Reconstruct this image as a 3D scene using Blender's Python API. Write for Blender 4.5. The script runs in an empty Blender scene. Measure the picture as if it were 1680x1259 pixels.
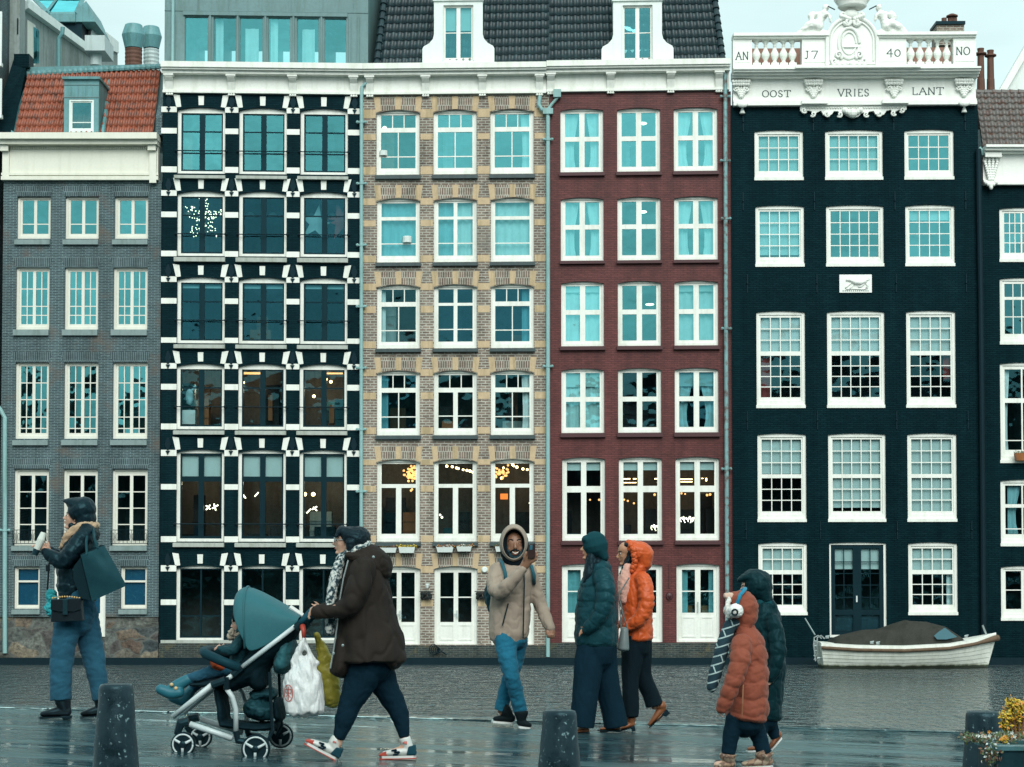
import bpy, bmesh, math, random
from mathutils import Vector, Matrix, noise
import numpy as np
R = math.radians
SC = bpy.context.scene
# ---------------------------------------------------------------- camera
F = 3120.0; PITCH = R(2.2); HOR = 957.0; CAMZ = 2.56
PPY = HOR - F*math.tan(PITCH)
cd = bpy.data.cameras.new("camera"); cam = bpy.data.objects.new("camera", cd)
SC.collection.objects.link(cam); SC.camera = cam
cam.location = (0, 0, CAMZ); cam.rotation_euler = (R(90)+PITCH, 0, 0)
cd.sensor_width = 36; cd.sensor_fit = 'HORIZONTAL'; cd.lens = F/1680*36
cd.shift_y = (PPY-629.5)/1680; cd.clip_start = 0.2; cd.clip_end = 2000
# ---------------------------------------------------------------- world, sun, exposure
SUN_EL, SUN_AZ = 38, 0     # degrees; light comes from behind the camera
W = bpy.data.worlds.new("World"); SC.world = W; W.use_nodes = True
nt = W.node_tree; bg = nt.nodes['Background']; bg.inputs[1].default_value = 0.1
sky = nt.nodes.new('ShaderNodeTexSky'); sky.sky_type = 'NISHITA'; sky.sun_disc = False
sky.sun_elevation = R(SUN_EL); sky.sun_rotation = R(180); sky.dust_density = 6; sky.air_density = 1.5
hs = nt.nodes.new('ShaderNodeHueSaturation'); hs.inputs['Saturation'].default_value = 0.3
nt.links.new(sky.outputs[0], hs.inputs['Color'])
mx = nt.nodes.new('ShaderNodeMix'); mx.data_type = 'RGBA'; mx.inputs[0].default_value = 0.85
nt.links.new(hs.outputs[0], mx.inputs[6])
mx.inputs[7].default_value = (4.1, 5.5, 5.5, 1)
cn = nt.nodes.new('ShaderNodeTexNoise'); cn.inputs['Scale'].default_value = 2.2; cn.inputs['Detail'].default_value = 5; cn.inputs['Roughness'].default_value = .6
tcw = nt.nodes.new('ShaderNodeTexCoord'); mpw = nt.nodes.new('ShaderNodeMapping'); mpw.inputs['Scale'].default_value = (1, 1, 3.5)
nt.links.new(tcw.outputs['Generated'], mpw.inputs[0]); nt.links.new(mpw.outputs[0], cn.inputs['Vector'])
rw = nt.nodes.new('ShaderNodeMapRange'); rw.inputs[1].default_value = .35; rw.inputs[2].default_value = .65; rw.inputs[3].default_value = .90; rw.inputs[4].default_value = 1.14
nt.links.new(cn.outputs['Fac'], rw.inputs[0])
mw = nt.nodes.new('ShaderNodeMix'); mw.data_type = 'RGBA'; mw.blend_type = 'MULTIPLY'; mw.inputs[0].default_value = 1
nt.links.new(mx.outputs[2], mw.inputs[6]); nt.links.new(rw.outputs[0], mw.inputs[7])
nt.links.new(mw.outputs[2], bg.inputs[0])
sl = bpy.data.lights.new("sun", 'SUN'); sl.energy = 1.4; sl.angle = R(40); sl.color = (1, .985, .94)
so = bpy.data.objects.new("sun", sl); SC.collection.objects.link(so)
so.rotation_euler = (R(90-SUN_EL), 0, R(12))
SC.view_settings.view_transform = 'Standard'; SC.view_settings.look = 'None'
SC.view_settings.exposure = 0.85; SC.view_settings.gamma = 1
SC.cycles.max_bounces = 6; SC.cycles.transparent_max_bounces = 12; SC.cycles.diffuse_bounces = 3
SC.cycles.glossy_bounces = 3; SC.cycles.caustics_reflective = False; SC.cycles.caustics_refractive = False
SC.cycles.sample_clamp_indirect = 4

_s, _c = math.sin(PITCH), math.cos(PITCH)
def ray(px, py):
    a = (px-840)/F; b = (PPY-py)/F
    return Vector((a, _c - b*_s, _s + b*_c))
def P(px, py, Y):
    d = ray(px, py); t = Y/d.y
    return Vector((d.x*t, Y, CAMZ + d.z*t))
def PX(px, py, Y): return P(px, py, Y).x
def PZ(py, Y): return P(840, py, Y).z
SL = 0.04; GZ = 1.31
def gz(x): return GZ - SL*x                    # pavement height
def G(px, py):                                 # pavement point under a pixel
    d = ray(px, py); t = (GZ-CAMZ)/(d.z+SL*d.x)
    return Vector((d.x*t, d.y*t, CAMZ+d.z*t))
# ---------------------------------------------------------------- mesh helpers
COL = SC.collection
class Node:
    pass
WARP = [None]
class MB:
    def __init__(s): s.v = []; s.f = []; s.m = []; s.cur = 0; s.cuts = []
    def cut(s): s.cuts.append((len(s.v), len(s.f))); return s
    def vv(s, *ps):
        i = len(s.v); s.v.extend([tuple(p) for p in ps]); return list(range(i, i+len(ps)))
    def face(s, ids): s.f.append(tuple(ids)); s.m.append(s.cur)
    def quad(s, a, b, c, d): s.face(s.vv(a, b, c, d))
    def box(s, x0, x1, y0, y1, z0, z1):
        if x0 > x1: x0, x1 = x1, x0
        if y0 > y1: y0, y1 = y1, y0
        if z0 > z1: z0, z1 = z1, z0
        i = s.vv((x0,y0,z0),(x1,y0,z0),(x1,y1,z0),(x0,y1,z0),(x0,y0,z1),(x1,y0,z1),(x1,y1,z1),(x0,y1,z1))
        for q in ((0,3,2,1),(4,5,6,7),(0,1,5,4),(1,2,6,5),(2,3,7,6),(3,0,4,7)): s.face([i[k] for k in q])
        return s
    def prism(s, pts, y0, y1):              # polygon in XZ (counter-clockwise seen from -Y), extruded in Y
        n = len(pts); a = s.vv(*[(p[0], y0, p[1]) for p in pts]); b = s.vv(*[(p[0], y1, p[1]) for p in pts])
        s.face(a); s.face(b[::-1])
        for k in range(n): s.face((a[k], b[k], b[(k+1) % n], a[(k+1) % n]))
        return s
    def prismx(s, pts, x0, x1):             # polygon in YZ extruded in X
        n = len(pts); a = s.vv(*[(x0, p[0], p[1]) for p in pts]); b = s.vv(*[(x1, p[0], p[1]) for p in pts])
        s.face(a[::-1]); s.face(b)
        for k in range(n): s.face((a[k], a[(k+1) % n], b[(k+1) % n], b[k]))
        return s
    def tube(s, path, r, n=8, cap=True):
        path = [Vector(p) for p in path]; m = len(path)
        rr = r if isinstance(r, (list, tuple)) else [r]*m
        rings = []; up = None
        for k, p in enumerate(path):
            t = (path[min(k+1, m-1)]-path[max(k-1, 0)]).normalized()
            if up is None:
                up = Vector((0, 0, 1)) if abs(t.z) < .9 else Vector((0, 1, 0))
            a = t.cross(up)
            if a.length < 1e-4: a = t.orthogonal()
            a.normalize(); b = a.cross(t).normalized(); up = b
            rings.append(s.vv(*[p + (a*math.cos(2*math.pi*j/n)+b*math.sin(2*math.pi*j/n))*rr[k] for j in range(n)]))
        for k in range(m-1):
            A, B = rings[k], rings[k+1]
            for j in range(n): s.face((A[j], A[(j+1) % n], B[(j+1) % n], B[j]))
        if cap: s.face(rings[0][::-1]); s.face(rings[-1])
        return s
    def lathe(s, c, prof, n=16, axis='z'):
        rings = []
        for (r, h) in prof:
            ring = []
            for j in range(n):
                a = 2*math.pi*j/n; u, w = r*math.cos(a), r*math.sin(a)
                if axis == 'z': q = (c[0]+u, c[1]+w, c[2]+h)
                elif axis == 'y': q = (c[0]+u, c[1]+h, c[2]+w)
                else: q = (c[0]+h, c[1]+u, c[2]+w)
                ring.append(q)
            rings.append(s.vv(*ring))
        for k in range(len(rings)-1):
            A, B = rings[k], rings[k+1]
            for j in range(n): s.face((A[j], A[(j+1) % n], B[(j+1) % n], B[j]))
        s.face(rings[0][::-1]); s.face(rings[-1]); return s
    def ball(s, c, r, n=10, m=6, sc=(1,1,1)):
        rings = []
        for i in range(1, m):
            t = math.pi*i/m
            rings.append(s.vv(*[(c[0]+r*sc[0]*math.sin(t)*math.cos(2*math.pi*j/n), c[1]+r*sc[1]*math.sin(t)*math.sin(2*math.pi*j/n), c[2]-r*sc[2]*math.cos(t)) for j in range(n)]))
        a = s.vv((c[0], c[1], c[2]-r*sc[2]))[0]; b = s.vv((c[0], c[1], c[2]+r*sc[2]))[0]
        for j in range(n):
            s.face((a, rings[0][(j+1) % n], rings[0][j])); s.face((b, rings[-1][j], rings[-1][(j+1) % n]))
        for k in range(len(rings)-1):
            A, B = rings[k], rings[k+1]
            for j in range(n): s.face((A[j], A[(j+1) % n], B[(j+1) % n], B[j]))
        return s
    def slab(s, rect, holes, y0, y1, back=False):   # plate in XZ with rectangular holes; y0 front
        X0, X1, Z0, Z1 = rect
        xs = sorted({round(v, 5) for v in [X0, X1]+[h[0] for h in holes]+[h[1] for h in holes] if X0-1e-6 <= v <= X1+1e-6})
        zs = sorted({round(v, 5) for v in [Z0, Z1]+[h[2] for h in holes]+[h[3] for h in holes] if Z0-1e-6 <= v <= Z1+1e-6})
        def hole(x, z): return any(h[0] < x < h[1] and h[2] < z < h[3] for h in holes)
        nx, nz = len(xs)-1, len(zs)-1
        solid = [[not hole((xs[i]+xs[i+1])/2, (zs[k]+zs[k+1])/2) for k in range(nz)] for i in range(nx)]
        for i in range(nx):
            for k in range(nz):
                if not solid[i][k]: continue
                a, b, c, d = xs[i], xs[i+1], zs[k], zs[k+1]
                s.quad((a,y0,c),(b,y0,c),(b,y0,d),(a,y0,d))
                if back: s.quad((a,y1,c),(a,y1,d),(b,y1,d),(b,y1,c))
                if i == 0 or not solid[i-1][k]: s.quad((a,y1,c),(a,y0,c),(a,y0,d),(a,y1,d))
                if i == nx-1 or not solid[i+1][k]: s.quad((b,y0,c),(b,y1,c),(b,y1,d),(b,y0,d))
                if k == 0 or not solid[i][k-1]: s.quad((a,y1,c),(b,y1,c),(b,y0,c),(a,y0,c))
                if k == nz-1 or not solid[i][k+1]: s.quad((a,y0,d),(b,y0,d),(b,y1,d),(a,y1,d))
        return s
    def build(s, name, mats, parent=None, smooth=False, bevel=0, merge=False, label=None):
        if s.cuts:                              # every marked piece becomes an object of its own
            if s.cuts[-1][1] != len(s.f): s.cut()
            out = []; a = (0, 0)
            for c in s.cuts:
                q = MB(); q.v = s.v[a[0]:c[0]]; q.f = [tuple(i-a[0] for i in f) for f in s.f[a[1]:c[1]]]; q.m = s.m[a[1]:c[1]]; a = c
                if q.f: out.append(q.build(name, mats, parent, smooth, bevel, merge, label))
            return out
        me = bpy.data.meshes.new(name)
        v = [Vector(p) for p in s.v]
        if WARP[0]: v = [WARP[0](p) for p in v]
        off = Vector((0, 0, 0))
        if parent is not None: off = Vector(parent['_o']) if '_o' in parent else Vector((0, 0, 0))
        me.from_pydata([p-off for p in v], [], s.f)
        if not isinstance(mats, (list, tuple)): mats = [mats]
        for m in mats: me.materials.append(m)
        me.polygons.foreach_set('material_index', s.m)
        if smooth: me.polygons.foreach_set('use_smooth', [True]*len(me.polygons))
        if merge:
            bm = bmesh.new(); bm.from_mesh(me); bmesh.ops.remove_doubles(bm, verts=bm.verts, dist=1e-4)
            bmesh.ops.recalc_face_normals(bm, faces=bm.faces); bm.to_mesh(me); bm.free()
        me.update()
        o = bpy.data.objects.new(name, me); COL.objects.link(o)
        if parent is not None: o.parent = parent; o['_o'] = tuple(off)
        if label: o['label'] = label
        if bevel:
            b = o.modifiers.new('b', 'BEVEL'); b.width = bevel; b.segments = 2; b.limit_method = 'ANGLE'
        return o
def thing(name, label, cat, loc, group=None):
    o = bpy.data.objects.new(name, None); COL.objects.link(o); o.location = loc; o.empty_display_size = .2
    o['label'] = label; o['category'] = cat; o['_o'] = tuple(loc)
    if group: o['group'] = group
    return o
def tag(o, label, cat, group=None, kind=None):
    if label: o['label'] = label
    if cat: o['category'] = cat
    if group: o['group'] = group
    if kind: o['kind'] = kind
    return o
def recenter(o):                               # origin of a single-mesh thing at its base
    me = o.data; n = len(me.vertices); a = np.empty(n*3); me.vertices.foreach_get('co', a); a = a.reshape(-1, 3)
    c = Vector(((a[:,0].min()+a[:,0].max())/2, (a[:,1].min()+a[:,1].max())/2, a[:,2].min()))
    me.transform(Matrix.Translation(-c)); o.location = c
    return o
# ---------------------------------------------------------------- materials
def srgb(r, g, b):
    f = lambda c: (c/255/12.92) if c/255 <= .04045 else ((c/255+.055)/1.055)**2.4
    return (f(r), f(g), f(b), 1)
class NM:
    def __init__(s, name):
        s.m = bpy.data.materials.new(name); s.m.use_nodes = True; s.t = s.m.node_tree
        s.b = s.t.nodes['Principled BSDF']; s.out = s.t.nodes['Material Output']
    def n(s, t, **kw):
        x = s.t.nodes.new(t)
        for k, v in kw.items():
            if k.startswith('_'): setattr(x, k[1:], v)
            else:
                x.inputs[int(k[1:]) if k[0] == 'i' and k[1:].isdigit() else k.replace('_', ' ')].default_value = v
        return x
    def l(s, a, b): s.t.links.new(a, b)
    def coord(s, kind='Object'): return s.n('ShaderNodeTexCoord').outputs[kind]
    def noise(s, scale, detail=4, rough=.55, vec=None, stretch=None):
        v = vec or s.coord()
        if stretch:
            mp = s.n('ShaderNodeMapping'); mp.inputs['Scale'].default_value = stretch; s.l(v, mp.inputs[0]); v = mp.outputs[0]
        x = s.n('ShaderNodeTexNoise', Scale=scale, Detail=detail, Roughness=rough); s.l(v, x.inputs['Vector']); return x.outputs['Fac']
    def ramp(s, fac, stops):
        r = s.n('ShaderNodeValToRGB'); e = r.color_ramp.elements
        while len(e) < len(stops): e.new(.5)
        for k, (p, c) in enumerate(stops): e[k].position = p; e[k].color = c if len(c) == 4 else (*c, 1)
        s.l(fac, r.inputs[0]); return r.outputs[0]
    def mix(s, fac, a, b, blend='MIX'):
        x = s.n('ShaderNodeMix'); x.data_type = 'RGBA'; x.blend_type = blend
        for sock, v in ((0, fac), (6, a), (7, b)):
            if hasattr(v, 'links') or isinstance(v, bpy.types.NodeSocket): s.l(v, x.inputs[sock])
            else: x.inputs[sock].default_value = v
        return x.outputs[2]
    def bump(s, h, strength=.3, dist=.01, normal=None):
        b = s.n('ShaderNodeBump', Strength=strength, Distance=dist); s.l(h, b.inputs['Height'])
        if normal: s.l(normal, b.inputs['Normal'])
        s.l(b.outputs[0], s.b.inputs['Normal']); return b.outputs[0]
    def col(s, c):
        if isinstance(c, bpy.types.NodeSocket): s.l(c, s.b.inputs['Base Color'])
        else: s.b.inputs['Base Color'].default_value = c
        return s
    def rough(s, c):
        if isinstance(c, bpy.types.NodeSocket): s.l(c, s.b.inputs['Roughness'])
        else: s.b.inputs['Roughness'].default_value = c
        return s
def scale_c(c, k): return (min(c[0]*k, 1), min(c[1]*k, 1), min(c[2]*k, 1), 1)
def paint(name, c, rough=.5, var=.12, nscale=3, bump=.1, spec=.4):
    m = NM(name); f = m.noise(nscale, 5, .6)
    f2 = m.noise(nscale*9, 3, .6)
    a = m.mix(f, scale_c(c, 1-var), scale_c(c, 1+var*.6)); a = m.mix(m.ramp(f2, [(.45, (0,0,0)), (.75, (1,1,1))]), a, scale_c(c, 1-var*.8))
    f5 = m.noise(2.2, 4, .65, stretch=(2.2, 2.2, .2)); a = m.mix(min(.9, var*3), a, m.ramp(f5, [(.36, (.70,.72,.66)), (.52, (1,1,1))]), 'MULTIPLY')
    m.col(a).rough(rough); m.b.inputs['Specular IOR Level'].default_value = spec
    if max(c[:3]) < .06: m.b.inputs['Specular Tint'].default_value = (.3, .8, 1, 1); m.b.inputs['Specular IOR Level'].default_value = spec*.6
    m.bump(f2, bump, .004); return m.m
def xz_vec(m):
    """brick coordinates: x (plus y on side walls) across, z up"""
    sp = m.n('ShaderNodeSeparateXYZ'); m.l(m.coord(), sp.inputs[0])
    ad = m.n('ShaderNodeMath', _operation='ADD'); m.l(sp.outputs[0], ad.inputs[0]); m.l(sp.outputs[1], ad.inputs[1])
    cb = m.n('ShaderNodeCombineXYZ'); m.l(ad.outputs[0], cb.inputs[0]); m.l(sp.outputs[2], cb.inputs[1])
    return cb.outputs[0]
def brick(name, c1, c2, mortar, bw=.21, bh=.058, ms=.011, rough=.8, stain=None, stainc=None, bump=.5, soldier=False, bias=0.0, spec=.3, dark=None):
    m = NM(name); v = xz_vec(m)
    b = m.n('ShaderNodeTexBrick', Scale=1.0); b.inputs['Brick Width'].default_value = bw; b.inputs['Row Height'].default_value = bh
    b.inputs['Mortar Size'].default_value = ms; b.inputs['Mortar Smooth'].default_value = .3; b.inputs['Bias'].default_value = bias
    b.inputs['Color1'].default_value = c1; b.inputs['Color2'].default_value = c2; b.inputs['Mortar'].default_value = mortar
    m.l(v, b.inputs['Vector']); c = b.outputs['Color']
    f = m.noise(.8, 5, .6); c = m.mix(.55, c, m.mix(f, (.55,.55,.55,1), (1.35,1.35,1.35,1)), 'MULTIPLY')
    f3 = m.noise(14, 3, .6, stretch=(.35, .35, 1)); c = m.mix(.35, c, m.ramp(f3, [(.35, (.5,.5,.5)), (.65, (1.3,1.3,1.3))]), 'MULTIPLY')
    f5 = m.noise(1.6, 4, .6, stretch=(1.6, 1.6, .14)); c = m.mix(.8, c, m.ramp(f5, [(.3, (.62,.62,.62)), (.7, (1.22,1.22,1.22))]), 'MULTIPLY')
    if dark:
        f4 = m.noise(5, 2, .7, stretch=(.9, .9, 3.2)); c = m.mix(m.ramp(f4, [(.62, (0,0,0)), (.66, (.8,.8,.8))]), c, dark)
    if stain:
        f2 = m.noise(stain, 4, .65); c = m.mix(m.ramp(f2, [(.55, (0,0,0)), (.72, (.75,.75,.75))]), c, stainc)
    m.col(c).rough(rough); m.b.inputs['Specular IOR Level'].default_value = spec
    if max(c1[:3]) < .06: m.b.inputs['Specular Tint'].default_value = (.3, .8, 1, 1)
    inv = m.n('ShaderNodeMath', _operation='SUBTRACT'); inv.inputs[0].default_value = 1; m.l(b.outputs['Fac'], inv.inputs[1])
    m.bump(inv.outputs[0], bump, .008); return m.m
def glass_mat(name, refl, tint, through, warm=0):
    """window glass: reflects the sky, lets the room show through"""
    m = NM(name); t = m.t; t.nodes.remove(m.b)
    gl = m.n('ShaderNodeBsdfGlossy', Roughness=.03); gl.inputs['Color'].default_value = tint
    tr = m.n('ShaderNodeBsdfTransparent'); tr.inputs['Color'].default_value = through
    f = m.noise(1.5, 2, .45); bp = m.n('ShaderNodeBump', Strength=1, Distance=.022); m.l(f, bp.inputs['Height'])
    m.l(bp.outputs[0], gl.inputs['Normal'])
    oi = m.n('ShaderNodeObjectInfo'); mo = m.n('ShaderNodeMapRange'); m.l(oi.outputs['Random'], mo.inputs[0]); mo.inputs[3].default_value = .72; mo.inputs[4].default_value = 1.12
    m.l(m.mix(1.0, tint, mo.outputs[0], 'MULTIPLY'), gl.inputs['Color'])
    lw = m.n('ShaderNodeLayerWeight', Blend=.12)
    mr = m.n('ShaderNodeMapRange'); m.l(lw.outputs['Fresnel'], mr.inputs[0]); mr.inputs[3].default_value = refl; mr.inputs[4].default_value = 1
    ms = m.n('ShaderNodeMixShader'); m.l(mr.outputs[0], ms.inputs[0]); m.l(tr.outputs[0], ms.inputs[1]); m.l(gl.outputs[0], ms.inputs[2])
    m.l(ms.outputs[0], m.out.inputs['Surface']); return m.m
def emit(name, c, s):
    m = NM(name); m.b.inputs['Emission Color'].default_value = c; m.b.inputs['Emission Strength'].default_value = s; m.col(c); return m.m
M = {}
M['white'] = paint('white_paint', (.80,.83,.77,1), .45, .13, 1.5)
M['whitecold'] = paint('white_cold_paint', (.72,.80,.77,1), .45, .1, 1.2)
M['stonewhite'] = paint('white_painted_stone', (.82,.85,.80,1), .5, .08, 2.5, .3)
M['cream'] = paint('cream_paint', (.72,.73,.63,1), .5, .08, 1.5)
M['creamwin'] = paint('cream_window_paint', (.70,.71,.63,1), .5, .06, 1.5)
M['blacksash'] = paint('black_gloss_paint', (.006,.018,.024,1), .35, .2)
M['iron'] = paint('black_iron', (.006,.012,.016,1), .5, .2)
M['brickgrey'] = brick('grey_brick', (.028,.052,.062,1), (.055,.082,.090,1), (.17,.25,.26,1), .21, .052, .0095, stain=.7, stainc=(.13,.095,.07,1), bias=-.1)
M['soldgrey'] = brick('grey_soldier_brick', (.028,.052,.062,1), (.055,.082,.090,1), (.16,.23,.24,1), .058, .30, .012)
M['brickblack'] = brick('black_painted_brick', (.0030,.0145,.0185,1), (.0050,.0200,.0245,1), (.0020,.0100,.0130,1), .21, .058, .010, rough=.5, bump=.8, spec=.10)
M['brickblack5'] = brick('black_tarred_brick', (.0026,.0145,.0185,1), (.0046,.0200,.0245,1), (.0016,.0090,.0120,1), .21, .060, .010, rough=.5, bump=1, spec=.08)
M['brickbeige'] = brick('beige_brick', (.15,.115,.092,1), (.26,.20,.16,1), (.42,.42,.36,1), .235, .083, .017, stain=.5, stainc=(.17,.17,.15,1), dark=(.045,.04,.04,1))
M['soldbeige'] = brick('beige_soldier_brick', (.15,.11,.085,1), (.24,.185,.14,1), (.42,.41,.35,1), .075, .24, .016)
M['yellow'] = paint('yellow_sandstone', (.56,.43,.27,1), .8, .30, 4, .3)
M['brickred'] = brick('red_painted_brick', (.105,.030,.029,1), (.14,.040,.037,1), (.075,.021,.022,1), .21, .058, .010, rough=.5, bump=.8, spec=.3)
M['redtrim'] = paint('dark_red_paint', (.06,.018,.022,1), .5)
M['slatesill'] = paint('slate_sill', (.045,.075,.08,1), .5, .3, 8, .3)
M['stonesill'] = paint('stone_sill', (.42,.46,.42,1), .7, .25, 8, .3)
M['greysill'] = paint('grey_sill', (.22,.30,.30,1), .7, .25, 8, .3)
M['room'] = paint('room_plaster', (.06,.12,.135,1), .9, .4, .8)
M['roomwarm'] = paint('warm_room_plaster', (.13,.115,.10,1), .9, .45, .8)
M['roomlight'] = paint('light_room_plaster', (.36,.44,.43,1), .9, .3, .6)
M['zinc'] = paint('zinc_sheet', (.13,.24,.245,1), .5, .2, 1.2, .2)
M['zincblue'] = paint('weathered_zinc', (.12,.30,.32,1), .5, .35, 3, .2)
M['pipe'] = paint('zinc_downpipe', (.26,.46,.46,1), .5, .25, 5, .2)
M['steelpipe'] = paint('steel_duct', (.45,.55,.55,1), .4, .2, 4)
M['rust'] = paint('rusty_metal', (.14,.065,.045,1), .7, .5, 6)
M['glass_sky'] = glass_mat('sky_reflecting_glass', .36, (.21,.78,.84,1), (.62,.88,.9,1))
M['glass_mid'] = glass_mat('half_reflecting_glass', .24, (.20,.70,.78,1), (.6,.88,.9,1))
M['glass_deep'] = glass_mat('deep_reflecting_glass', .26, (.06,.26,.34,1), (.5,.8,.85,1))
M['glass_dark'] = glass_mat('dark_glass', .13, (.16,.52,.60,1), (.72,.88,.9,1))
M['curtain'] = paint('sheer_curtain', (.80,.88,.86,1), .9, .1, 2)
M['curtainblue'] = paint('blue_sheer_curtain', (.32,.58,.62,1), .9, .15, 2)
M['curtainred'] = paint('red_curtain', (.26,.05,.045,1), .9, .2, 2)
M['blind'] = paint('roller_blind', (.62,.70,.67,1), .8, .06, 1)
M['tealpanel'] = paint('teal_panel', (.008,.045,.065,1), .4, .4, 3)
M['blue'] = paint('blue_panel', (.006,.095,.18,1), .4, .2, 2)
M['lampwarm'] = emit('warm_lamp', (1,.6,.28,1), 5)
M['lampcool'] = emit('pale_lamp', (1,.86,.62,1), 3)
M['lampdim'] = emit('dim_warm_lamp', (1,.45,.15,1), 1.3)
M['wood'] = paint('orange_wood', (.35,.13,.04,1), .6, .3, 5)
# ================================================================ the houses
rnd = random.Random(7)
FY = 60.0
def wall_part(H, x0, x1, ztop, zbot, holes, mat, Yf, depth=.28, name='wall'):
    """holes: (x0,x1,z0,z1,rise) in metres; a segmental arch closes the top by 'rise'"""
    b = MB(); b.slab((x0, x1, zbot, ztop), [h[:4] for h in holes], Yf, Yf+depth)
    for h in holes:
        if h[4] > 0:
            a, c, top, r = h[0], h[1], h[3], h[4]; n = 10; mid = (a+c)/2; hw = (c-a)/2
            crv = [(a+(c-a)*k/n, top-r*((a+(c-a)*k/n-mid)/hw)**2) for k in range(n+1)]
            for k in range(n):
                p, q = crv[k], crv[k+1]
                b.quad((p[0], Yf, p[1]), (q[0], Yf, q[1]), (q[0], Yf, top), (p[0], Yf, top))
                b.quad((p[0], Yf+depth, p[1]), (q[0], Yf+depth, q[1]), (q[0], Yf, q[1]), (p[0], Yf, p[1]))
    return b.build(name, mat, H)
def curtain_mb(b, x0, x1, z0, z1, y, waves=None, pull=0, side=0):
    n = max(6, int((x1-x0)/.035)); m = 5; amp = .022; ph = rnd.random()*6
    g = []
    for i in range(n+1):
        row = []
        for k in range(m+1):
            t = k/m; u = i/n
            x = x0+(x1-x0)*u
            if pull:                            # gathered towards one side lower down
                s = pull*math.sin(t*math.pi*.75)**1.5 if t < 1 else pull*.5
                x = (x0 if side < 0 else x1)+(x-(x0 if side < 0 else x1))*(1-s)
            row.append((x, y+amp*math.sin(u*n*.9+ph+.4*math.sin(3*t+ph)), z1-(z1-z0)*t))
        g.append(b.vv(*row))
    for i in range(n):
        for k in range(m): b.face((g[i][k], g[i][k+1], g[i+1][k+1], g[i+1][k]))
def window(H, px, lights, casing=(3,3,3,3), rise=0, Y=FY, rec=.10, glass='glass_mid', cas='white', sash='white', mun=1.4,
           cover=None, sill=None, sillmat='greysill', bar=None, name='window', muncas=None, blind=None, panel=None):
    """px = (x0,x1,y0,y1) in photo pixels; lights = (u0,u1,v0,v1,[cols],[rows]) as fractions of the sash"""
    x0p, x1p, y0p, y1p = px; ym = (y0p+y1p)/2
    X0, X1 = PX(x0p, ym, Y), PX(x1p, ym, Y); Z1, Z0 = PZ(y0p, Y), PZ(y1p, Y); k = (X1-X0)/(x1p-x0p)
    l, r, t, bt = [c*k for c in casing]
    yf = Y+rec
    b = MB(); ir = (X0+l, X1-r, Z0+bt, Z1-t)
    b.slab((X0, X1, Z0, Z1), [ir], yf, yf+.10)
    w = b.build(name, M[cas], H)
    SW, SH = ir[1]-ir[0], ir[3]-ir[2]
    ls = [(ir[0]+SW*a[0], ir[0]+SW*a[1], ir[3]-SH*a[3], ir[3]-SH*a[2], a[4], a[5]) for a in lights]
    b = MB(); b.slab(ir, [q[:4] for q in ls], yf+.035, yf+.085)
    mt = mun*k/2
    for q in ls:
        cs = [q[0]+(q[1]-q[0])*c for c in q[4]]; rs = [q[3]-(q[3]-q[2])*c for c in q[5]]
        for c in cs: b.box(c-mt, c+mt, yf+.042, yf+.07, q[2], q[3])
        for c in rs: b.box(q[0], q[1], yf+.044, yf+.072, c-mt, c+mt)
    b.build('sash', M[sash], w)
    b = MB()
    for q in ls:
        cs = [q[0]]+[q[0]+(q[1]-q[0])*c for c in q[4]]+[q[1]]; rs = [q[3]]+[q[3]-(q[3]-q[2])*c for c in q[5]]+[q[2]]
        for i in range(len(cs)-1):
            for j in range(len(rs)-1):          # each pane sits at its own slight angle, as old glass does
                e1, e2 = rnd.uniform(-.006, .006), rnd.uniform(-.006, .006); yy = yf+.062
                b.quad((cs[i], yy+e1, rs[j+1]), (cs[i+1], yy-e1, rs[j+1]), (cs[i+1], yy-e1+e2, rs[j]), (cs[i], yy+e1+e2, rs[j]))
    b.build('glass', M[glass], w)
    if panel:                                   # raised panels on the bottom of a door leaf: (u0,u1,v0,v1)
        b = MB()
        for a in panel:
            pr = (ir[0]+SW*a[0], ir[0]+SW*a[1], ir[3]-SH*a[3], ir[3]-SH*a[2])
            b.slab(pr, [(pr[0]+.05, pr[1]-.05, pr[2]+.05, pr[3]-.05)], yf+.02, yf+.036)
        b.build('door_panel', M[sash], w)
    if blind:                                   # fraction of the sash height covered, from the top
        b = MB(); bz = ir[3]-SH*blind; n = 8
        b.quad((ir[0]+.01, yf+.14, bz), (ir[1]-.01, yf+.14, bz), (ir[1]-.01, yf+.14, ir[3]), (ir[0]+.01, yf+.14, ir[3]))
        b.box(ir[0]+.01, ir[1]-.01, yf+.13, yf+.15, bz-.03, bz)
        b.build('roller_blind', M['blind'], w)
    if cover:
        for c in (cover if isinstance(cover, list) else [cover]):
            kind, u0, u1, v0, v1 = c[:5]; b = MB(); mat = {'c': 'curtain', 'b': 'curtainblue', 'r': 'curtainred', 'p': 'blue', 'q': 'tealpanel'}[kind[0]]
            a0, a1, z1, z0 = ir[0]+SW*u0, ir[0]+SW*u1, ir[3]-SH*v0, ir[3]-SH*v1
            pull = c[5] if len(c) > 5 else 0
            if kind[0] in 'pq': b.quad((a0, yf+.12, z0), (a1, yf+.12, z0), (a1, yf+.12, z1), (a0, yf+.12, z1))
            else: curtain_mb(b, a0, a1, z0, z1, yf+.2, pull=abs(pull), side=-1 if pull > 0 else 1)
            b.build('curtain' if kind[0] not in 'pq' else 'screen_panel', M[mat], w)
    if bar is not None:                         # iron safety bar with end knobs
        z = Z1-(Z1-Z0)*bar; b = MB(); b.tube([(X0-.03, Y-.03, z), (X1+.03, Y-.03, z)], .018, 6)
        b.ball((X0-.03, Y-.03, z), .05, 8, 5); b.ball((X1+.03, Y-.03, z), .05, 8, 5)
        b.build('window_bar', M['iron'] if sillmat != 'slatesill' else M['white'], w)
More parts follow.
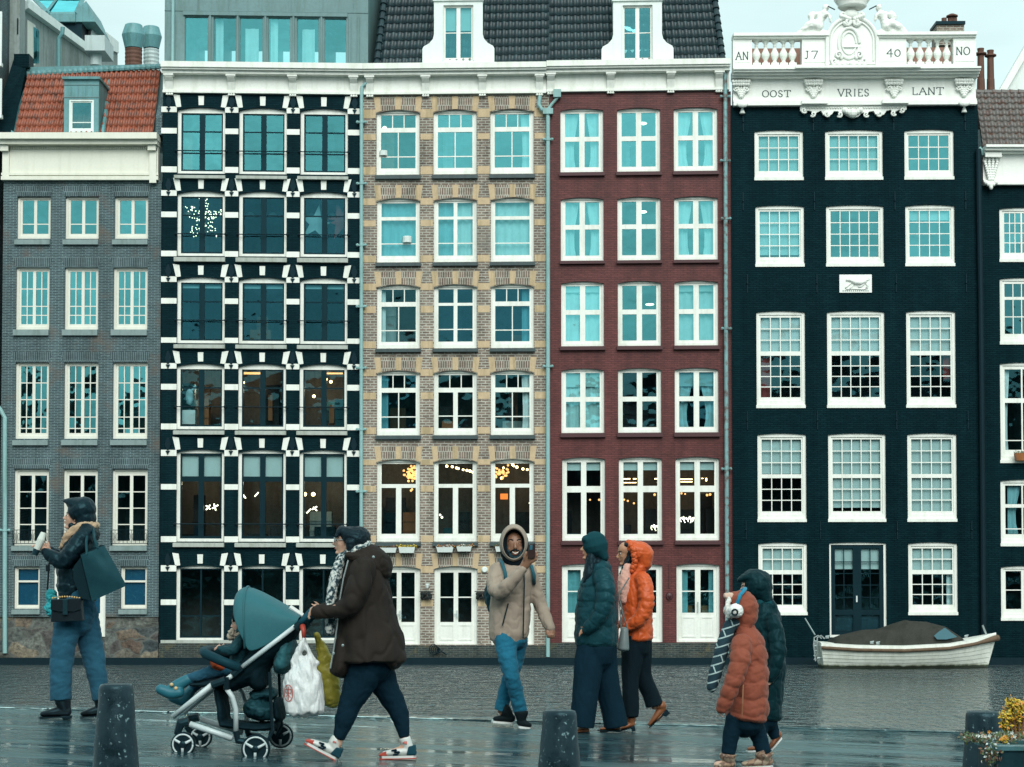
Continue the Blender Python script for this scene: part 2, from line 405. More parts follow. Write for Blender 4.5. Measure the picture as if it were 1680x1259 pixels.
    if sill:
        sx0, sx1, sy0, sy1, proj = sill
        b = MB(); A, B_ = PX(sx0, ym, Y), PX(sx1, ym, Y); za, zb = PZ(sy0, Y), PZ(sy1, Y)
        b.prismx([(Y-proj, zb), (Y+.12, zb), (Y+.12, za+.02), (Y-proj, za-.02)], A, B_)
        b.build('sill', M[sillmat], w)
    return w, (X0, X1, Z0, Z1)
def hole(px, Y=FY, rise=0):
    ym = (px[2]+px[3])/2
    return (PX(px[0], ym, Y), PX(px[1], ym, Y), PZ(px[3], Y), PZ(px[2], Y), rise*Y/F)
def rect_px(b, x0, x1, y0, y1, Yf, Yb, Y=FY, ref=None):
    ym = ref or (y0+y1)/2
    b.box(PX(x0, ym, Y), PX(x1, ym, Y), Yf, Yb, PZ(y1, Y), PZ(y0, Y))
def poly_px(b, pts, Yf, Yb, Y=FY):
    q = [P(x, y, Y) for x, y in pts]; b.prism([(p.x, p.z) for p in q], Yf, Yb)
def house(label, x0, x1, Y=FY, k=0, ztop=20):
    X0, X1 = PX(x0, 600, Y), PX(x1, 600, Y); c = ((X0+X1)/2, Y+4, 0)
    H = thing('canal_house', label, 'house', c)
    WARP[0] = (lambda p: Vector((p.x, p.y, p.z+k*(p.x-c[0])*p.z/ztop))) if k else None
    return H, X0, X1
def shell(H, X0, X1, Y, ztop, floors, mat, depth=8, inner='room', rear=2.6):
    """side walls, back wall, floors and flat deck behind the front wall"""
    b = MB(); b.box(X0, X0+.22, Y+.29, Y+depth, -.5, ztop); b.box(X1-.22, X1, Y+.29, Y+depth, -.5, ztop)
    b.box(X0+.22, X1-.22, Y+depth-.3, Y+depth, -.5, ztop); b.box(X0+.22, X1-.22, Y+.29, Y+depth-.3, ztop-.2, ztop)
    b.build('side_wall', M[mat], H)
    b = MB(); b.quad((X0+.23, Y+rear, 0), (X1-.23, Y+rear, 0), (X1-.23, Y+rear, ztop-.25), (X0+.23, Y+rear, ztop-.25))
    for z in floors: b.box(X0+.23, X1-.23, Y+.285, Y+rear-.01, z-.12, z+.12)
    w = (X1-X0)/3
    for i in (1, 2): b.box(X0+w*i-.06, X0+w*i+.06, Y+.29, Y+rear-.02, 0, ztop-.3)
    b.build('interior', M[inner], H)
    if inner == 'roomwarm':                      # furniture standing in the rooms
        fm = [M['darkwood'], M['wood'], M['teal_sofa'], M['roomlight'], M['darkwood'], M['iron']]
        for fi, z in enumerate(sorted(floors)[:3]+[sorted(floors)[-1]]):
            for j in range(3):
                for q in range(3):
                    cx = X0+w*(j+.5)+rnd.uniform(-.6, .6); ww = rnd.uniform(.12, .38); hh = rnd.choice((.55, .8, 1.3, 1.8)); yy = Y+rnd.uniform(.8, 2.0)
                    b = MB(); b.box(cx-ww, cx+ww, yy, yy+.35, z+.2, z+.13+hh)
                    if hh > 1:
                        for s_ in range(4): b.box(cx-ww-.02, cx+ww+.02, yy-.03, yy, z+.15+s_*hh/4, z+.18+s_*hh/4)
                    b.build('cabinet', rnd.choice(fm), H)
def tiles(b, quad4, cols, rows, amp=.05, thick=.035):
    """pantile field on a bilinear patch: quad4 = bottom-left, bottom-right, top-right, top-left"""
    A, B_, C, D = [Vector(q) for q in quad4]; nrm = (B_-A).cross(D-A).normalized()
    if nrm.y > 0: nrm = -nrm
    sub = 6; n = cols*sub
    for r in range(rows):
        v0, v1 = r/rows, (r+1)/rows+.012
        ring = []
        for vv_, lift in ((v0, thick*1.6), (v1, thick*.4)):
            L, Rr = A.lerp(D, vv_), B_.lerp(C, vv_)
            row = []
            for i in range(n+1):
                ph = (i % sub)/sub; u = i/n
                hgt = amp*(.5+.5*math.cos(2*math.pi*ph))**1.0
                jit = .004*math.sin(r*12.9+(i//sub)*7.3)
                row.append(L.lerp(Rr, u)+nrm*(hgt+lift+jit))
            ring.append(b.vv(*row))
        low = b.vv(*[Vector(b.v[i])-nrm*(thick*1.8) for i in ring[0]])
        for i in range(n):
            b.face((ring[0][i], ring[0][i+1], ring[1][i+1], ring[1][i]))
            b.face((low[i], low[i+1], ring[0][i+1], ring[0][i]))
def tile_mat(name, c1, c2, c3, rough=.45):
    m = NM(name); f = m.noise(1.6, 4, .7); f2 = m.noise(5.5, 2, .5)
    c = m.mix(m.ramp(f, [(.3, (0,0,0)), (.7, (1,1,1))]), c1, c2); c = m.mix(m.ramp(f2, [(.5, (0,0,0)), (.68, (1,1,1))]), c, c3)
    m.col(c).rough(rough); m.bump(m.noise(30, 3), .2, .004); return m.m
M['tileorange'] = tile_mat('orange_pantile', (.22,.055,.026,1), (.33,.105,.06,1), (.13,.06,.045,1))
M['tileblack'] = tile_mat('glazed_black_pantile', (.004,.017,.023,1), (.007,.026,.033,1), (.011,.038,.045,1), .45)
M['tilebrown'] = tile_mat('weathered_brown_pantile', (.085,.080,.076,1), (.14,.13,.12,1), (.10,.052,.038,1))
def pipe(H, pts, r=.06, Y=FY-.1, name='downpipe', mat='pipe', clips=()):
    b = MB(); q = [P(x, y, Y) for x, y in pts]; b.tube(q, r, 10)
    for cx, cy in clips:
        c = P(cx, cy, Y); b.box(c.x-.11, c.x+.11, Y-.02, Y+.1, c.z-.025, c.z+.025); b.ball((c.x-.13, Y, c.z), .05, 8, 5); b.ball((c.x+.13, Y, c.z), .05, 8, 5)
        b.lathe((c.x, c.y, c.z-.04), [(r*1.25, 0), (r*1.25, .08)], 10)
    return b.build(name, M[mat], H, smooth=False)
def lamps(H, pts, r=.05, mat='lampwarm', Y=FY+.9, name='room_lamp'):
    for i, (x, y) in enumerate(pts):
        b = MB(); b.ball(P(x, y, Y), r*(.8+.4*rnd.random()), 8, 5); b.build(name, M[mat], H, smooth=True)

M['darkwood'] = paint('dark_wood', (.035,.02,.014,1), .5, .4, 4); M['teal_sofa'] = paint('teal_upholstery', (.02,.10,.12,1), .9, .3, 4)
# ---------------------------------------------------------------- house 1: grey brick
Y1 = 60.06
H, X0, X1 = house('grey brick canal house with an orange tiled roof and a cream cornice', 3, 263, Y1)
ws = []
def l2(v0, v1, cols, rows, g=.07): return [(.07, .45, v0, v1, cols, rows), (.55, .93, v0, v1, cols, rows)]
rows1 = [((323, 392), l2(.03, .93, [], [.71]), [(28,83),(107,162),(188,243)], (393,402)),
         ((439, 541), l2(.03, .95, [.5], [.33,.66,.83]), [(26,81),(106,161),(186,242)], (541,551)),
         ((595, 720), l2(.02, .96, [.5], [.25,.5,.76,.93]), [(25,80),(105,161),(185,242)], (722,731)),
         ((770, 896), l2(.06, .97, [], [.25,.5,.75]), [(23,80),(104,160),(184,242)], (896,904))]
for ri, ((ya, yb), li, cs, sl_) in enumerate(rows1):
    for ci, (a, c) in enumerate(cs):
        ws.append(hole((a, c, ya, yb), Y1))
        g = ['glass_sky', 'glass_sky', 'glass_sky', 'glass_dark'][ri]
        w_, _ = window(H, (a, c, ya, yb), li, (4, 1.5, 3, 5), Y=Y1, glass=g, cas='creamwin', sash='creamwin', mun=1.6,
               sill=(a-3, c, sl_[0], sl_[1], .10), sillmat='greysill')
        if ri == 3:                              # small wrought iron rail
            b = MB(); zA, zB = PZ(870, Y1), PZ(892, Y1); xa, xb = PX(a-1, 880, Y1), PX(c+1, 880, Y1); yy = Y1-.09
            for z in (zA, zB): b.tube([(xa, yy, z), (xb, yy, z)], .011, 5)
            n = 9
            for q in range(n+1):
                xx = xa+(xb-xa)*q/n; b.tube([(xx, yy, zA), (xx, yy, zB)], .008, 4)
                if q < n:
                    cx = xx+(xb-xa)/n/2; b.tube([(cx+.035*math.cos(t*.7), yy, (zA+zB)/2+.12*math.sin(t*.7)) for t in range(10)], .007, 4)
            b.box(xa, xa+.02, yy, Y1, zB-.02, zB+.02); b.box(xb-.02, xb, yy, Y1, zB-.02, zB+.02)
            b.build('iron_rail', M['iron'], w_)
for a, c in ((23, 65), (198, 241)):
    ws.append(hole((a, c, 930, 999), Y1))
    window(H, (a, c, 930, 999), [(.06, .95, .03, .32, [], []), (.06, .95, .37, .95, [], [])], (3, 2, 2, 3), Y=Y1, glass='glass_dark', cas='creamwin', sash='creamwin',
           cover=('p', 0, 1, 0, 1), sill=(a-3, c+1, 1000, 1008, .08))
ws.append(hole((88, 173, 930, 1045), Y1))
window(H, (88, 173, 930, 1045), [(.08, .46, .04, .68, [], []), (.54, .92, .04, .68, [], [])], (4, 4, 4, 4), Y=Y1, glass='glass_dark', name='door', cover=('p', 0, 1, 0, 1), panel=[(.08,.46,.72,.96), (.54,.92,.72,.96)])
wall_part(H, X0, X1, PZ(297, Y1), PZ(1012, Y1), ws, M['brickgrey'], Y1)
zb0 = PZ(1012, Y1)
b = MB()                                        # flat arches of upright bricks over each window
for (ya, yb), li, cs, _ in rows1+[((930, 999), None, [(23,65),(104,160),(198,241)], None)]:
    for a, c in cs: poly_px(b, [(a, ya-1), (c, ya-1), (c+5, ya-17), (a-6, ya-17)], Y1-.012, Y1+.02, Y1); b.cut()
b.build('flat_arch', M['soldgrey'], H)
# rubble base: rough boulders with mortar
def rubble_mat():
    m = NM('rubble_stone'); v = m.n('ShaderNodeTexVoronoi', Scale=1.5); mp = m.n('ShaderNodeMapping'); mp.inputs['Scale'].default_value = (1, 1, 1.9)
    wn = m.n('ShaderNodeTexNoise', Scale=1.8, Detail=3); mvn = m.n('ShaderNodeVectorMath', _operation='MULTIPLY_ADD')
    m.l(m.coord(), wn.inputs['Vector']); m.l(wn.outputs['Color'], mvn.inputs[0]); mvn.inputs[1].default_value = (.5,.5,.5); m.l(m.coord(), mvn.inputs[2])
    m.l(mvn.outputs[0], mp.inputs[0]); m.l(mp.outputs[0], v.inputs['Vector'])
    v2 = m.n('ShaderNodeTexVoronoi', Scale=1.5); v2.feature = 'DISTANCE_TO_EDGE'; m.l(mp.outputs[0], v2.inputs['Vector'])
    hsn = m.n('ShaderNodeSeparateColor'); m.l(v.outputs['Color'], hsn.inputs[0])
    c = m.ramp(hsn.outputs[0], [(0, (.035,.03,.03)), (.3, (.10,.11,.10)), (.55, (.03,.045,.05)), (.8, (.15,.13,.095)), (1, (.07,.045,.035))])
    c = m.mix(.7, c, m.ramp(m.noise(9, 5, .7), [(.35, (.12,.12,.12)), (.65, (1.9,1.9,1.8))]), 'MULTIPLY')
    c = m.mix(m.ramp(v2.outputs['Distance'], [(.0, (1,1,1)), (.07, (0,0,0))]), c, (.09,.10,.09,1)); m.col(c).rough(.8)
    m.bump(v2.outputs['Distance'], .8, .08); return m.m
M['rubble'] = rubble_mat()
b = MB(); xa, xb = X0, X1; dx0, dx1 = PX(88, 1020, Y1), PX(173, 1020, Y1)
n = 60; g = []
zl = PZ(1045, Y1)
for seg in ((xa, dx0, zb0), (dx0, dx1, zl), (dx1, xb, zb0)):
    nn = max(4, int((seg[1]-seg[0])/.07)); rows_ = []
    for j in range(15):
        z = -.2+(seg[2]+.2)*j/14
        rows_.append(b.vv(*[(seg[0]+(seg[1]-seg[0])*i/nn, Y1-.02-.10*noise.noise((i*.07*2+seg[0], z*3.2, 3))-.04*(1-j/14), z) for i in range(nn+1)]))
    for j in range(14):
        for i in range(nn): b.face((rows_[j][i], rows_[j][i+1], rows_[j+1][i+1], rows_[j+1][i]))
    b.quad((seg[0], Y1-.1, seg[2]), (seg[1], Y1-.1, seg[2]), (seg[1], Y1+.25, seg[2]), (seg[0], Y1+.25, seg[2]))
b.build('rubble_base', M['rubble'], H, smooth=True)
# cornice
b = MB()
rect_px(b, 0, 262, 224, 234, Y1-.55, Y1+.2, Y1, 260); rect_px(b, 2, 261, 234, 241, Y1-.40, Y1+.2, Y1, 260)
rect_px(b, 6, 260, 241, 291, Y1-.08, Y1+.2, Y1, 260); rect_px(b, 4, 261, 285, 289, Y1-.14, Y1-.07, Y1, 260); rect_px(b, 4, 261, 291, 297, Y1-.17, Y1+.2, Y1, 260)
rect_px(b, 6, 17, 244, 291, Y1-.16, Y1-.07, Y1, 260); rect_px(b, 247, 258, 244, 302, Y1-.18, Y1-.07, Y1, 260)
rect_px(b, 4, 17, 241, 251, Y1-.30, Y1-.07, Y1, 260); rect_px(b, 245, 258, 241, 250, Y1-.30, Y1-.07, Y1, 260)
for i in range(62):
    x = 20+i*3.6; rect_px(b, x, x+2, 241.5, 246, Y1-.15, Y1-.07, Y1, 260)
b.build('cornice', M['cream'], H)
# roof
A = P(25, 223, Y1+.2); B_ = P(252, 223, Y1+.2); yb = Y1+2.2
C = P(264, 118, yb); D = P(48, 122, yb)
b = MB(); tiles(b, (A, B_, C, D), 27, 8, .075, .05); b.build('roof', M['tileorange'], H, smooth=True)
b = MB(); b.quad(A+Vector((-.4,.3,-.5)), B_+Vector((.3,.3,-.5)), C+Vector((.1,.12,0)), D+Vector((-.3,.12,0)))
b.quad(D+Vector((-.2,0,0)), C+Vector((.1,0,0)), C+Vector((.1,5,0)), D+Vector((-.2,5,0)))
b.build('roof_deck', M['zinc'], H)
b = MB(); e0 = P(42, 117, yb); e1 = P(266, 108, yb)
b.prism([(e0.x, e0.z-.12), (e1.x, e1.z-.05), (e1.x, e1.z+.02), (e0.x, e0.z+.1)], yb-.12, yb+.2)
for i in range(26):
    t = i/25; x = e0.x+.1+(e1.x-e0.x-.2)*t; z = e0.z-.12+(e1.z-e0.z+.07)*t; b.ball((x, yb-.12, z), .12, 8, 4, (1, .4, .8))
b.build('ridge_flashing', M['zincblue'], H)
b = MB(); b.tube([A+Vector((-.12,0,-.1)), D+Vector((-.16,.05,.1))], .08, 6); b.build('verge_flashing', M['zincblue'], H)
# parapets left and right of the roof
b = MB(); p0, p1, p2, p3 = P(0, 225, Y1+.3), P(22, 225, Y1+.3), P(45, 100, Y1+2.1), P(24, 92, Y1+2.1)
b.quad(p0+Vector((-.3,-.1,0)), p1+Vector((0,-.1,0)), p2, p3)
b.prismx([(Y1+.1, p1.z-.3), (Y1+2.4, p1.z-.3), (Y1+2.4, p2.z), (Y1+2.1, p2.z)], p1.x-.5, p1.x-.05)
rect_px(b, 24, 49, 90, 112, Y1+1.9, Y1+2.5, Y1+2)
b.build('parapet', M['brickblack'], H)
b = MB(); b.prismx([(Y1-.05, PZ(222, Y1)), (Y1+2.4, PZ(222, Y1)), (Y1+2.4, PZ(112, Y1+2.2)), (Y1+2.1, PZ(112, Y1+2.2)), (Y1-.05, PZ(192, Y1))], PX(256, 200, Y1), PX(266.5, 200, Y1))
b.build('gable_parapet', M['brickgrey'], H)
# dormer
yd = Y1+.10
b = MB(); rc = (PX(105, 180, yd), PX(162, 180, yd), PZ(220, yd), PZ(131, yd)); hx = (PX(113, 180, yd), PX(154, 180, yd), PZ(217, yd), PZ(163, yd))
b.slab(rc, [hx], yd, yd+2.2)
rect_px(b, 103, 165, 127, 131, yd-.1, yd+2.4, yd); b.build('dormer', M['zincblue'], H)
b = MB()
for x in (117, 128, 140, 151): rect_px(b, x, x+.5, 140, 159, yd-.012, yd, yd)
rect_px(b, 104, 163, 139, 140, yd-.02, yd, yd); rect_px(b, 104, 163, 159, 160.5, yd-.02, yd, yd); b.build('dormer_seam', M['zinc'], H)
window(H, (113, 154, 163, 217), [(.06, .94, .04, .72, [], []), (.06, .94, .75, .94, [], [])], (3, 3, 3, 4), Y=yd, rec=.02, glass='glass_mid', cas='whitecold', sash='whitecold')
b = MB(); q0, q1 = P(168, 222, yd), P(180, 133, Y1+1.9); b.tube([q0, q1], .07, 6); b.build('dormer_flashing', M['zincblue'], H)
pipe(H, [(-6, 664), (1, 673), (8, 686), (8, 1072)], .07, Y1-.12, clips=[(8, 870)])
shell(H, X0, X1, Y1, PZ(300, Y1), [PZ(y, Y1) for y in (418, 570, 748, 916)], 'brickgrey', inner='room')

# ---------------------------------------------------------------- cornice shared look of houses 2-4
def cornice(H, x0, x1, brackets, top, mat='white'):
    b = MB(); rf = 130
    for a, c, pr in ((0, 9, .50), (9, 12, .44), (12, 17, .34)): rect_px(b, x0, x1, top+a, top+c, FY-pr, FY+.25, FY, rf)
    rect_px(b, x0, x1, top+17, top+42, FY-.06, FY+.25, FY, rf); rect_px(b, x0, x1, top+42, top+46, FY-.13, FY+.25, FY, rf)
    b.build('cornice', M[mat], H)
    for x in brackets:
        b = MB(); Xa, Xb = PX(x-6, rf, FY), PX(x+6, rf, FY); z1, z0 = PZ(top+17.4, FY), PZ(top+42, FY)
        b.prismx([(FY-.055, z0), (FY-.055, z1), (FY-.33, z1), (FY-.30, z1-.10), (FY-.17, z1-.22), (FY-.10, z0)], Xa, Xb)
        b.box(Xa-.04, Xb+.04, FY-.335, FY-.055, z1-.06, z1)
        for i in range(3):
            cx = Xa+.04+(Xb-Xa-.08)*i/2; b.lathe((cx, FY-.09, PZ(top+50, FY)), [(.03, 0), (.042, .02), (.025, .10), (.035, .16)], 8)
        b.build('cornice_bracket', M[mat], H)
# ---------------------------------------------------------------- house 2: black brick with white bands
H, X0, X1 = house('black painted brick canal house striped with white stone bands', 264.3, 593.3, FY, -.012)
C2 = [(291,369.5),(392,470.5),(492.5,570.5)]
lt = [(.035, .435, .02, .97, [], [.31, .70]), (.565, .965, .02, .97, [], [.31, .70])]
lt2 = [(.035, .435, .02, .97, [], [.32]), (.565, .965, .02, .97, [], [.32])]
ltall = [(.035, .435, .02, .27, [], []), (.565, .965, .02, .27, [], []), (.035, .435, .33, .97, [], []), (.565, .965, .33, .97, [], [])]
rows2 = [(177, 286, 289, 295, lt, 'glass_sky', 9, .66), (314, 421, 423, 431, lt2, 'glass_deep', 9, .665), (455, 564, 566, 573, lt2, 'glass_deep', 9, .655),
         (597, 705, 707, 714, lt2, 'glass_dark', 9, .66), (738, 889, 891, 898, ltall, 'glass_dark', 6, .81), (928, 1052, 0, 0, [(.03,.48,.02,.97,[],[.7]), (.52,.97,.02,.97,[],[.7])], 'glass_dark', 5, None)]
bands2 = [(177,186),(212,221),(275,284.5),(314,323),(349,358),(413,422),(455,464),(490.5,499.5),(555,563.5),(597,606),(631,640.5),(696,705.5),(739,749),(795,804),(880.5,890),(928,938),(984,993)]
holes = []; anch = MB()
for ri, (ya, yb, sa, sb, li, g, ct, br) in enumerate(rows2):
    dx = -ri*.35
    for ci, (a, c) in enumerate(C2):
        a2, c2 = a+dx+ci*.15, c+dx+ci*.15
        if ri >= 3: a2 -= .5; c2 -= .5
        holes.append(hole((a2, c2, ya, yb), FY, 5))
        cov = None
        w_, r_ = window(H, (a2, c2, ya, yb), li, (5.5, 4.5, ct, 5), 5, glass=g, cas='white', sash='blacksash', mun=2.2, bar=br,
               sill=(a2-4, c2+1, sa, sb, .14) if sa else None, sillmat='stonesill',
               name='door' if ri == 5 else 'window', blind=.30 if ri in (4,) else (.07 if ri == 2 else None))
wall_part(H, X0, X1, PZ(154, FY), PZ(1056, FY), holes, M['brickblack'], FY)
def colX(x, y): return x
piers = [(264.3, 290), (370, 391), (471, 491.5), (571, 593)]
for (ya, yb) in bands2:
    t = (ya-177)/330
    for pi, (a, c) in enumerate(piers):
        aa = a-(t*.35 if pi else 0)+.0; cc = c-(t*.35 if pi < 3 else 0)
        aa -= .3*t; b = MB()
        rect_px(b, aa-(.6 if pi else -.4), cc+.2-(0 if pi < 3 else 1.2), ya, yb, FY-.022, FY+.05)
        b.build('stone_band', M['white'], H)
for ri, (ya, *_r) in enumerate(rows2):
    b = MB()
    for ci, (a, c) in enumerate(C2):
        a2, c2 = a-ri*.35, c-ri*.35; m = (a2+c2)/2; t, bo = ya-19.5, ya
        poly_px(b, [(a2-1.5, bo+1), (a2+6.5, bo), (a2+4, t+.5), (a2-6.5, t-1)], FY-.022, FY+.03); b.cut()
        poly_px(b, [(m-4.2, bo-3), (m+4.2, bo-3), (m+4.6, t+1.5), (m-4.6, t+1.5)], FY-.022, FY+.03); b.cut()
        poly_px(b, [(c2-7, bo), (c2+1, bo+1), (c2+6.5, t-1), (c2-4, t+.5)], FY-.022, FY+.03); b.cut()
    b.build('voussoir', M['white'], H)
    for x in (277, 380.5, 481, 582):            # wall anchors
        x2 = x-ri*.35; c = P(x2, ya-9, FY)
        anch.prism([(c.x-.03, c.z-.2), (c.x+.03, c.z-.2), (c.x+.10, c.z-.02), (c.x+.03, c.z+.2), (c.x-.03, c.z+.2), (c.x-.10, c.z-.02)], FY-.04, FY)
        anch.prism([(c.x, c.z-.36), (c.x+.07, c.z-.22), (c.x-.07, c.z-.22)], FY-.05, FY); anch.cut()
anch.build('wall_anchor', M['iron'], H)
b = MB(); rect_px(b, 264, 593, 1050.5, 1055.5, FY-.05, FY-.002, FY, 1050); b.build('plinth_band', M['stonesill'], H)
M['mossbrick'] = brick('mossy_canal_brick', (.025,.030,.030,1), (.06,.055,.048,1), (.085,.10,.085,1), .2, .06, .012, stain=2.2, stainc=(.17,.14,.06,1), dark=(.03,.035,.035,1))
b = MB(); b.box(X0, X1, FY-.04, FY+.25, -.3, PZ(1056, FY)); b.build('plinth', M['mossbrick'], H)
cornice(H, 268, 597, [279, 380.5, 481, 581], 109)
# things seen in the rooms
b = MB()
for i in range(170):                            # glittering paper star behind the glass
    t = rnd.random()*2*math.pi; k5 = abs(math.cos(2.5*t))**1.3; rr = (.18+.62*k5)*math.sqrt(rnd.random())
    c = P(334, 357, FY+.36); b.ball((c.x+rr*math.sin(t)*.85, c.y+rnd.uniform(-.05,.05), c.z+rr*math.cos(t)), .017, 5, 4)
b.build('star_lights', emit('fairy_light', (1,.85,.55,1), 3), H)
def star(H, cx, cy, r, mat, Y=FY+.5, rot=.2):
    c = P(cx, cy, Y); b = MB(); pts = []
    for i in range(10):
        a = rot+i*math.pi/5; rr = r if i % 2 == 0 else r*.36; pts.append((c.x+rr*math.sin(a), c.z+rr*math.cos(a)))
    b.prism(pts[::-1], Y, Y+.04); b.build('paper_star', mat, H)
star(H, 519, 366, .62, M['blind'], rot=.15); star(H, 560, 362, .62, paint('red_paper', (.45,.06,.05,1)), rot=-.25)
for cx in (308, 410, 448, 510, 546):
    b = MB(); c = P(cx, 356, FY+1.2); b.lathe(c, [(.16, 0), (.15, .06), (.10, .12), (.03, .15)], 14); b.build('pendant_shade', M['lampcool'] if cx < 0 else M['blind'], H, smooth=True)
lamps(H, [(535, 622), (543, 626), (399, 628), (515, 650)], .05); lamps(H, [(449, 778), (441, 777), (457, 779), (342, 776), (537, 773), (547, 775)], .05, 'lampcool')
lamps(H, [(500, 811), (514, 811)], .06)
b = MB(); rect_px(b, 398, 428, 611, 614, FY+1.3, FY+1.4, FY+1.3); rect_px(b, 534, 562, 611, 613, FY+1.3, FY+1.4, FY+1.3); b.build('ceiling_strip_lamp', M['lampdim'], H)
for pts in ([(338,830),(345,836)], [(345,829),(338,837)], [(348,835),(358,829)], [(351,827),(354,838)], [(397,808),(400,816)], [(403,818),(399,812)], [(503,842),(510,835)], [(514,832),(520,838)], [(520,831),(512,836)], [(418,815),(424,808)]):
    b = MB(); b.tube([P(x, y, FY+.5) for x, y in pts], .02, 5); b.build('fairy_light_strand', M['lampcool'], H)
b = MB(); c = P(311, 652, FY+.5); b.ball(c, .17, 12, 8, (.8,.7,1.5)); b.tube([c+Vector((0,0,.1)), c+Vector((.2,0,.35))], .05, 8); b.build('wall_ornament', M['curtainblue'], H, smooth=True)
b = MB(); rect_px(b, 297, 321, 674, 697, FY+.4, FY+.7, FY+.5); b.build('white_cabinet', M['blind'], H)
for (x0_, x1_, y0_, y1_) in ((333,345,635,697), (440,447,648,690), (540,548,664,694)):
    b = MB(); rect_px(b, x0_, x1_, y0_, y1_, FY+1.2, FY+1.3, FY+1.2); b.build('wall_hanging', M['wood'], H)
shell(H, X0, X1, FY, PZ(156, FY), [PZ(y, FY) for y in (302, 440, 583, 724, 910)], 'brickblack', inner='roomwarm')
# penthouse of zinc on house 2
yp = FY+.55
b = MB(); wl = [(303,341),(350,387),(393,431),(440,476),(487,523),(532,568)]
hl = [(PX(a, 68, yp), PX(c, 68, yp), PZ(108, yp), PZ(28, yp)) for a, c in wl]
b.slab((PX(270, 60, yp), PX(604, 60, yp), PZ(112, yp), PZ(-14, yp)), hl, yp, yp+4)
for x in (286, 345, 390, 435.5, 481.5, 527.5, 574, 588): rect_px(b, x-1.4, x+1.4, 26, 112, yp-.06, yp, yp)
for x in (325, 375, 430, 478, 530, 580): rect_px(b, x-.4, x+.4, -14, 20, yp-.015, yp, yp)
rect_px(b, 301, 570, 21, 27, yp-.07, yp, yp); rect_px(b, 270, 604, 19, 20, yp-.02, yp, yp)
b.build('roof_extension', M['zinc'], H)
for i, (a, c) in enumerate(wl):
    window(H, (a, c, 28, 108), [(.01, .99, .01, .98, [], [])], (.6, .6, .8, 2), Y=yp, rec=.04, glass='glass_sky', cas='zinc', sash='zincblue', cover=[('c', .05, .4, 0, 1)] if i in (1, 3) else ([('c', .2, .8, .2, 1)] if i in (2, 4) else None))
b = MB(); b.quad(P(604, -14, yp), P(636, -14, yp+2.2), P(620, 112, yp+1.4), P(604, 112, yp)); b.build('extension_side', M['zinc'], H)
pipe(H, [(284, -10), (283, 108)], .05, yp-.08)

# ---------------------------------------------------------------- house 3: beige brick with sandstone
H, X0, X1 = house('beige brick canal house with yellow sandstone blocks and white double doors', 593.7, 901, FY, .010)
C3 = [(617.5,688.5),(711,782),(804.5,875.5)]
up3 = (.05, .95, .03, .25, [1/3, 2/3], [])
sashA = [up3, (.05, .95, .33, .95, [.5], [.68])]
sashB = [(.05, .95, .03, .27, [], []), (.05, .95, .33, .95, [], [.66])]
cas2 = [(.05, .45, .03, .27, [], []), (.55, .95, .03, .27, [], []), (.05, .45, .32, .95, [], [.66]), (.55, .95, .32, .95, [], [.66])]
upcas = [up3, (.05, .44, .33, .95, [], [.66]), (.56, .95, .33, .95, [], [.66])]
tall = [(.05, .95, .02, .29, [], []), (.05, .43, .34, .95, [], []), (.57, .95, .34, .95, [], [])]
rows3 = [(180, 286, (287, 294), [sashA]*3, 'glass_sky'), (325, 430, (430.5, 437), [sashB, cas2, sashB], None), (467, 571.5, (572, 578), [sashA, cas2, sashA], None),
         (608, 714, (714.5, 721), [sashA, upcas, sashA], None), (754, 889, (889.5, 896), [tall]*3, None)]
gl3 = [['glass_sky']*3, ['glass_mid', 'glass_mid', 'glass_mid'], ['glass_dark', 'glass_deep', 'glass_deep'], ['glass_deep', 'glass_dark', 'glass_dark'], ['glass_dark']*3]
cv3 = {(0,2): [('c', .72, 1, 0, 1, -.2)], (0,0): None, (1,0): [('b', .0, 1, 0, 1)], (1,1): [('b', 0, .45, 0, 1), ('c', .5, 1, 0, 1)], (1,2): [('c', 0, 1, 0, 1)],
       (2,0): [('c', 0, .15, 0, 1)], (2,2): [('b', .75, 1, 0, 1)], (3,0): [('b', 0, .22, 0, 1)], (3,2): [('c', .74, 1, 0, 1, -.15)]}
holes = []; sold = MB()
for ri, (ya, yb, sl_, lis, g) in enumerate(rows3):
    for ci, (a, c) in enumerate(C3):
        if ri >= 1: a, c = a+.8, c+.4
        holes.append(hole((a, c, ya, yb), FY, 5))
        window(H, (a, c, ya, yb), lis[ci], (4, 4, 4, 7), 5, glass=gl3[ri][ci], cover=cv3.get((ri, ci)), mun=1.7, sill=(a-2, c+2, sl_[0], sl_[1], .13), sillmat='slatesill')
dl3 = [(.09, .44, .05, .72, [], [.5]), (.56, .91, .05, .72, [], [.5])]
for ci, (a, c) in enumerate(C3):
    a, c = a+1.5, c+1; holes.append(hole((a, c, 929.5, 1058), FY, 3))
    w_, r_ = window(H, (a, c, 929.5, 1058), dl3, (4, 4, 4, 3), 3, glass='glass_dark', mun=1.8, name='door', panel=[(.08,.45,.75,.97), (.55,.92,.75,.97)])
    b = MB(); hc = P((a+c)/2+2, 1008, FY+.02); b.box(hc.x-.015, hc.x+.015, FY+.05, FY+.13, hc.z-.12, hc.z+.12); b.box(hc.x-.1, hc.x, FY+.06, FY+.08, hc.z-.01, hc.z+.012); b.build('door_handle', M['steelpipe'], w_)
wall_part(H, X0, X1, PZ(154, FY), PZ(1059, FY), holes, M['brickbeige'], FY)
bands3 = [(179,193),(219.5,229),(273,286),(325,336),(361,371),(419,430),(465,476),(502,513),(560,571),(606,617),(644,655),(701,712),(754,763),(797,807),(879,889.5),(929,940),(985,995)]
piers3 = [(594.5, 616.5), (689.5, 710), (783, 803.5), (876.5, 899)]
